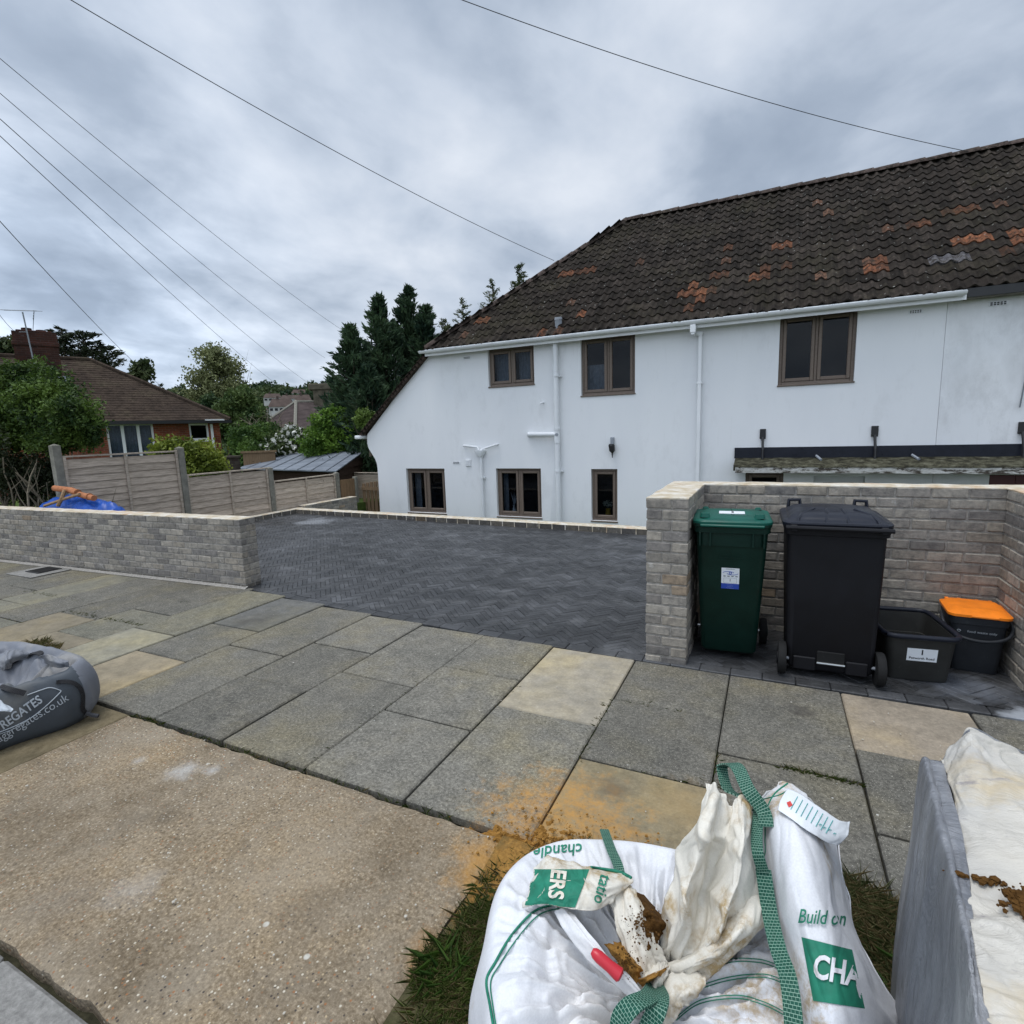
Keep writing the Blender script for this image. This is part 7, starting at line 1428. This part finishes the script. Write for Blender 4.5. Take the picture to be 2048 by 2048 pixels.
g = MB(); g.grid([[bag2(i/70, j/220) for j in range(220)] for i in range(71)], close=True); bvG = bvh_of(g); f_dark = []; 
for fi, f in enumerate(g.F):
    c = sum((Vector(g.V[i]) for i in f), Vector((0, 0, 0)))/len(f); g.Mi[fi] = 1 if (c.x > -4.02 and c.y < 1.66 and c.z < 0.35) else 0
build(g, 'body', ['baggrey', 'baggreydark'], gb, smooth=True)
def hitG(x, y, lift=0.004): return hitB(x, y, bvG, lift)
def px6(x, y): return (x*200/1546/1.06, (1270+y*250/1932)/1.06)
strap([px6(*p) for p in ((870, 730), (980, 718), (1100, 730), (1200, 780), (1265, 870), (1285, 980), (1275, 1090), (1290, 1160), (1340, 1215))], 0.022, 'strap', bvG, gb, Vector((0, 1, 0.3)), mat='strapblack', lift=0.01)
g = MB(); e_ = hitG(*px6(1330, 1205), 0.01) or hitG(*px6(1250, 1150), 0.01) or Vector((-3.8, 1.6, 0.12)); g.tube([e_, e_+Vector((0.02, 0.02, -0.02)), e_+Vector((0.05, 0.04, -0.03))], 0.013, 6); build(g, 'strap_end', 'strapblack', gb)
strap([px6(*p) for p in ((100, 530), (150, 440), (300, 380), (450, 300), (600, 260), (660, 290))], 0.05, 'strap', bvG, gb, Vector((0.5, 1, 0.3)), mat='strapblack', lift=0.016)
strap([px6(*p) for p in ((0, 790), (120, 830), (260, 870), (390, 905))], 0.03, 'strap', bvG, gb, Vector((0, 1, 0.3)), mat='strapblack', lift=0.03)
def print_g(s, ks, cx_, cy_, ang, mat, weight=0.0, sx=1.0, shear=0): x, y = px6(cx_, cy_); return print_on(s, ks*200/1546/1.06, x, y, ang, bvG, gb, mat=mat, weight=weight, sx=sx, shear=shear, lift=0.006)
print_g('REGATES', 190, 325, 1200, R(-35), 'inkgrey', 0.02, 0.98); print_g('aggregates.co.uk', 172, 500, 1290, R(-31.5), 'inkgrey', 0.0, 1.12)
piping([px6(*p) for p in ((0, 1500), (250, 1400), (480, 1280), (700, 1110), (860, 960), (935, 880), (925, 855), (780, 815), (640, 850), (420, 930))], 0.0030, 'print_line', bvG, gb, mat='inkgrey', lift=0.004); piping([px6(*p) for p in ((0, 1530), (200, 1455), (420, 1330))], 0.0022, 'print_line', bvG, gb, mat='inkgrey', lift=0.004)
K = [[atz(*[c*1.06 for c in px6(x, y)], z) for x, y, z in r_] for r_ in (((-60, 300, .42), (60, 280, .44), (130, 245, .45), (260, 225, .44), (430, 240, .42)), ((-60, 420, .40), (40, 400, .42), (110, 380, .44), (240, 330, .43), (430, 300, .41)), ((-60, 560, .34), (40, 560, .35), (100, 500, .38), (200, 430, .39), (400, 370, .38)))]
cloth(K, 30, 40, 'standing_flap', 'baggrey', gb, amp=0.012, fr=8, seed=50)
K = [[atz(*[c*1.06 for c in px6(x, y)], z) for x, y, z in r_] for r_ in (((600, 330, .37), (740, 300, .40), (900, 350, .40), (1060, 400, .38)), ((640, 370, .33), (760, 400, .37), (900, 430, .38), (1060, 430, .37)), ((700, 440, .28), (870, 510, .33), (980, 500, .34), (1080, 490, .34)))]
cloth(K, 24, 30, 'folded_flap', 'baggrey', gb, amp=0.008, fr=9, seed=52)
K = [[atz(*[c*1.06 for c in px6(x, y)], z) for x, y, z in r_] for r_ in (((-100, 1000, .30), (10, 1010, .33), (60, 1080, .34)), ((-100, 1080, .36), (60, 1100, .37), (200, 1140, .36)), ((-100, 1180, .34), (60, 1180, .36), (170, 1190, .35)))]
cloth(K, 16, 16, 'folded_flap', 'inkgrey', gb, amp=0.008, fr=9, seed=55)

# ================================================================== BLUE SACK AND CLAY PIPES BEHIND THE LEFT WALL
BY = 4.42; bc = aty(165, 1030, BY); t = thing('tarpaulin_bundle', (bc.x, bc.y, 0), 'bright blue plastic bundle heaped behind the left brick wall', 'tarpaulin bundle'); g = MB(); P = []
a0, a1 = aty(78, 1010, BY).x, aty(252, 1010, BY).x; BT = aty(165, 992, BY).z; xm, hw = (a0+a1)/2, (a1-a0)/2
for i in range(60):
    u = i/59*2-1; row = []
    for k in range(60):
        a = 2*math.pi*k/60; top = BT-0.06*abs(u)**1.4-0.05*max(0, u)-0.08*max(0, -u-.4); r_ = math.sqrt(max(0, 1-u**4)); zz_ = 0.5+(top-0.5)*math.sin(a)*r_ if math.sin(a) > 0 else 0.5+0.5*math.sin(a)*r_; p = Vector((xm+hw*u, BY+0.24*math.cos(a)*r_, zz_)); e = 0.06*noise.noise(p*3.1)+0.05*max(0, 1-5*abs(noise.noise(p*4)))-0.04*max(0, 1-5*abs(noise.noise(p*6)))+0.02*noise.noise(p*14); row.append(p+Vector((0, 0, e*0.8 if math.sin(a) > 0 else 0)))
    P.append(row)
g.grid(P, close=True); g.add(P[0], [tuple(range(60))]); g.add(P[-1], [tuple(range(59, -1, -1))]); build(g, 'cover', 'tarp', t, smooth=60)
def q1(x, y, Y=4.3): return aty(x*800/1932, 550+y*800/1932, Y)
g = MB(); g.tube([q1(265, 1030), q1(300, 1035), q1(345, 1040), q1(370, 1052)], 0.045, 10); g.tube([q1(372, 1052), q1(376, 1053)], 0.055, 10); build(g, 'clay_pipe', 'clay', smooth=50, label='broken orange clay pipe lying on top of the blue bundle', cat='clay pipe')
g = MB(); g.tube([q1(385, 1060), q1(415, 1068), q1(455, 1078)], 0.042, 10); g.tube([q1(430, 1070), q1(434, 1071)], 0.052, 10); build(g, 'clay_pipe', 'clay', smooth=50, label='short brown clay pipe stub lying right of the sticks on the blue bundle', cat='clay pipe')
g = MB(); g.tube([q1(215, 1115, 4.15), q1(300, 1085, 4.2), q1(385, 1058, 4.25)], 0.020, 7); build(g, 'stick', 'oldwood', label='long pale stick leaning across the blue bundle', cat='stick'); g = MB(); g.tube([q1(280, 1115, 4.17), q1(300, 1075, 4.2), q1(312, 1040, 4.25)], 0.026, 7); build(g, 'stick', 'oldwood', label='short upright stick crossing the long one on the blue bundle', cat='stick')

# ================================================================== OVERHEAD WIRES
def wire(pa, pb, da, db, r_, label, sag=0.25):
    A, B = atd(*pa, da), atd(*pb, db); A2 = A+(A-B).normalized()*3; g = MB(); n = 30; g.tube([A2.lerp(B, i/n)-Vector((0, 0, sag*4*(i/n)*(1-i/n))) for i in range(n+1)], [r_]*(n+1), 5); build(g, 'overhead_wire', 'cable', label=label, cat='wire', group='overhead wires')
wire((196, 0), (1108, 521), 9, 13.9, 0.006, 'overhead wire ending on the left hip of the white house roof')
wire((1000, 0), (1936, 303), 9, 14.5, 0.006, 'overhead wire meeting the roof ridge at the upper right')
wire((0, 100), (690, 664), 12, 26, 0.0055, 'overhead wire running down behind the top of the dark conifers'); wire((0, 172), (650, 716), 12, 30, 0.0055, 'overhead wire reaching the lower left branches of the dark conifers'); wire((0, 228), (619, 768), 12, 42, 0.0065, 'overhead wire falling to the chimney of the roof in the dip'); wire((0, 263), (570, 781), 12, 46, 0.0065, 'overhead wire falling just left of the chimney in the dip'); wire((0, 430), (330, 778), 12, 32, 0.0065, 'lowest left overhead wire dropping behind the bungalow hip'); wire((0, 617), (48, 672), 20, 26, 0.006, 'short overhead wire reaching the bungalow chimney')

# ================================================================== GRASS AND WEEDS
def blades(pts, h, w, cols, name, spread=0.5, parent=None, **k):
    n = len(pts); a = rng.uniform(0, 6.283, n); tilt = rng.uniform(0.05, spread, n); hh = h*rng.uniform(0.5, 1.3, n); d = np.stack([np.cos(a)*tilt, np.sin(a)*tilt, np.ones(n)], 1)*hh[:, None]; s_ = np.stack([-np.sin(a), np.cos(a), np.zeros(n)], 1)*(w*rng.uniform(0.6, 1.3, n))[:, None]
    mid = pts+d*0.55; tip = pts+d*np.array([1.9, 1.9, 0.9]); V = np.stack([pts-s_, pts+s_, mid+s_*0.8, tip, mid-s_*0.8], 1).reshape(-1, 3)
    me = bpy.data.meshes.new(name); me.vertices.add(5*n); me.vertices.foreach_set('co', V.ravel()); me.loops.add(5*n); me.loops.foreach_set('vertex_index', np.arange(5*n, dtype=np.int32)); me.polygons.add(n); me.polygons.foreach_set('loop_start', np.arange(0, 5*n, 5, dtype=np.int32)); me.polygons.foreach_set('loop_total', np.full(n, 5, dtype=np.int32)); me.update()
    at = me.color_attributes.new('Col', 'FLOAT_COLOR', 'CORNER'); cc = np.ones((n, 5, 4)); cc[:, :, :3] = cols[:, None, :]; at.data.foreach_set('color', cc.ravel()); me.materials.append(M['grassm']); o = bpy.data.objects.new(name, me); C.objects.link(o); return tag(o, **k)
def gcols(n, c0=(0.035, 0.075, 0.012), c1=(0.13, 0.19, 0.04), dry=0.15):
    v = rng.random((n, 1)); c = np.array(c0)*(1-v)+np.array(c1)*v; m_ = rng.random(n) < dry; c[m_] = np.array((0.22, 0.18, 0.09)); return c
def clump(x, y, n, r_): a = rng.uniform(0, 6.283, n); q = r_*np.sqrt(rng.random(n)); return np.stack([x+q*np.cos(a), y+q*np.sin(a), np.full(n, 0.012)], 1)
P_ = np.concatenate([clump(*c) for c in ((-0.84, 1.56, 500, 0.10), (-0.78, 1.68, 350, 0.08), (-0.62, 1.86, 200, 0.05), (-0.86, 1.40, 500, 0.07), (-0.86, 1.22, 1600, 0.11), (-0.80, 1.10, 900, 0.10), (-0.72, 1.62, 900, 0.10), (-0.66, 1.80, 260, 0.06), (-0.80, 1.42, 600, 0.09), (-0.80, 0.92, 900, 0.13), (-0.8, 0.78, 700, 0.12))]); tag(blades(P_, 0.034, 0.0012, gcols(len(P_), (0.05, 0.085, 0.016), (0.17, 0.21, 0.06), 0.25), 'grass', 1.1), 'green grass tufts between the concrete slab and the white bag', 'grass', kind='stuff')
P_ = np.concatenate([clump(*c) for c in ((0.36, 1.95, 1500, 0.13), (0.46, 1.80, 1300, 0.12), (0.42, 1.66, 1000, 0.1), (0.62, 1.95, 700, 0.15), (0.30, 2.03, 500, 0.07), (0.2, 1.9, 500, 0.1))]); tag(blades(P_, 0.046, 0.0011, gcols(len(P_), (0.05, 0.07, 0.02), (0.17, 0.19, 0.08), 0.45), 'grass', 1.3), 'tangled grass between the white bag and the wrapped load', 'grass', kind='stuff')
P_ = clump(-0.87, 1.21, 80, 0.06); tag(blades(P_, 0.055, 0.0045, gcols(80, (0.03, 0.075, 0.012), (0.07, 0.13, 0.02), 0), 'weed', 0.9), label='leafy green weed at the right edge of the concrete slab', cat='weed')
P_ = clump(0.44, 1.72, 60, 0.07); tag(blades(P_, 0.06, 0.0065, gcols(60, (0.03, 0.07, 0.012), (0.06, 0.11, 0.02), 0), 'weed', 0.9), label='broad leaved weed between the white bag and wrapped load', cat='weed')
P_ = []
for x0, x1, y, n in ((-0.2, 0.1, 2.50, 70), (-0.84, -0.4, 3.15, 60), (-0.55, -0.2, 2.49, 90), (0.1, 0.44, 2.79, 260), (-7.9, -7.3, 3.1, 200), (-6.5, -5.95, 2.85, 260), (-5.9, -5.3, 2.86, 320), (-5.95, -5.5, 3.5, 200), (-6.9, -6.5, 2.5, 120), (-3.3, -1.2, 1.822, 180), (-3.6, -3.3, 1.83, 80), (-7.2, -6.6, 3.1, 120)): P_.append(np.stack([rng.uniform(x0, x1, n), y+rng.normal(size=n)*0.008, np.full(n, -0.02)], 1))
for x, y0, y1, n in ((-0.855, 2.4, 3.1, 160), (-1.5, 2.3, 3.3, 40), (-2.13, 1.9, 3, 40), (-0.2, 2.5, 2.8, 60)): P_.append(np.stack([x+rng.normal(size=n)*0.005, rng.uniform(y0, y1, n), np.full(n, -0.02)], 1))
P_ = np.concatenate(P_); tag(blades(P_, 0.026, 0.0014, gcols(len(P_), (0.03, 0.055, 0.008), (0.10, 0.13, 0.03), 0.15), 'joint_weeds', 1.0), 'moss and fine grass growing in the paving joints', 'grass', kind='stuff')
P_ = np.concatenate([clump(-5.35, 2.15, 160, 0.09), clump(-5.6, 2.2, 120, 0.08)]); tag(blades(P_, 0.055, 0.0022, gcols(len(P_), (0.07, 0.09, 0.03), (0.2, 0.2, 0.09), dry=0.5), 'grass', 0.9), 'grass tuft behind the grey bulk bag', 'grass', kind='stuff')
# pebbles and crumbs scattered on the ground
g = MB(); rr = random.Random(3)
for i in range(420):
    if i < 260: x, y = rr.uniform(-3.5, -1.0), rr.uniform(0.72, 1.78); z = 0.024
    else: x, y = rr.uniform(-4.5, 0.9), rr.uniform(1.9, 3.7); z = 0.004
    s_ = rr.uniform(0.0015, 0.0048)*(1.8 if rr.random() < 0.05 else 1); f = rr.uniform(0.25, 0.62); col = (f, f*0.96, f*0.86); P = []
    for j in range(4): th = math.pi*j/3; P.append([(x+s_*math.sin(th)*math.cos(k*1.2566)*rr.uniform(.7, 1.3), y+s_*math.sin(th)*math.sin(k*1.2566)*rr.uniform(.7, 1.3), z+s_*0.5*math.cos(th)) for k in range(5)])
    g.grid(P, col=col, close=True)
M['pebble'] = MT('pebble').fin((0.45, 0.42, 0.36), 0.8); tag(build(g, 'grit', 'pebble'), 'loose pale grit scattered over the slab and paving', 'grit', kind='stuff')
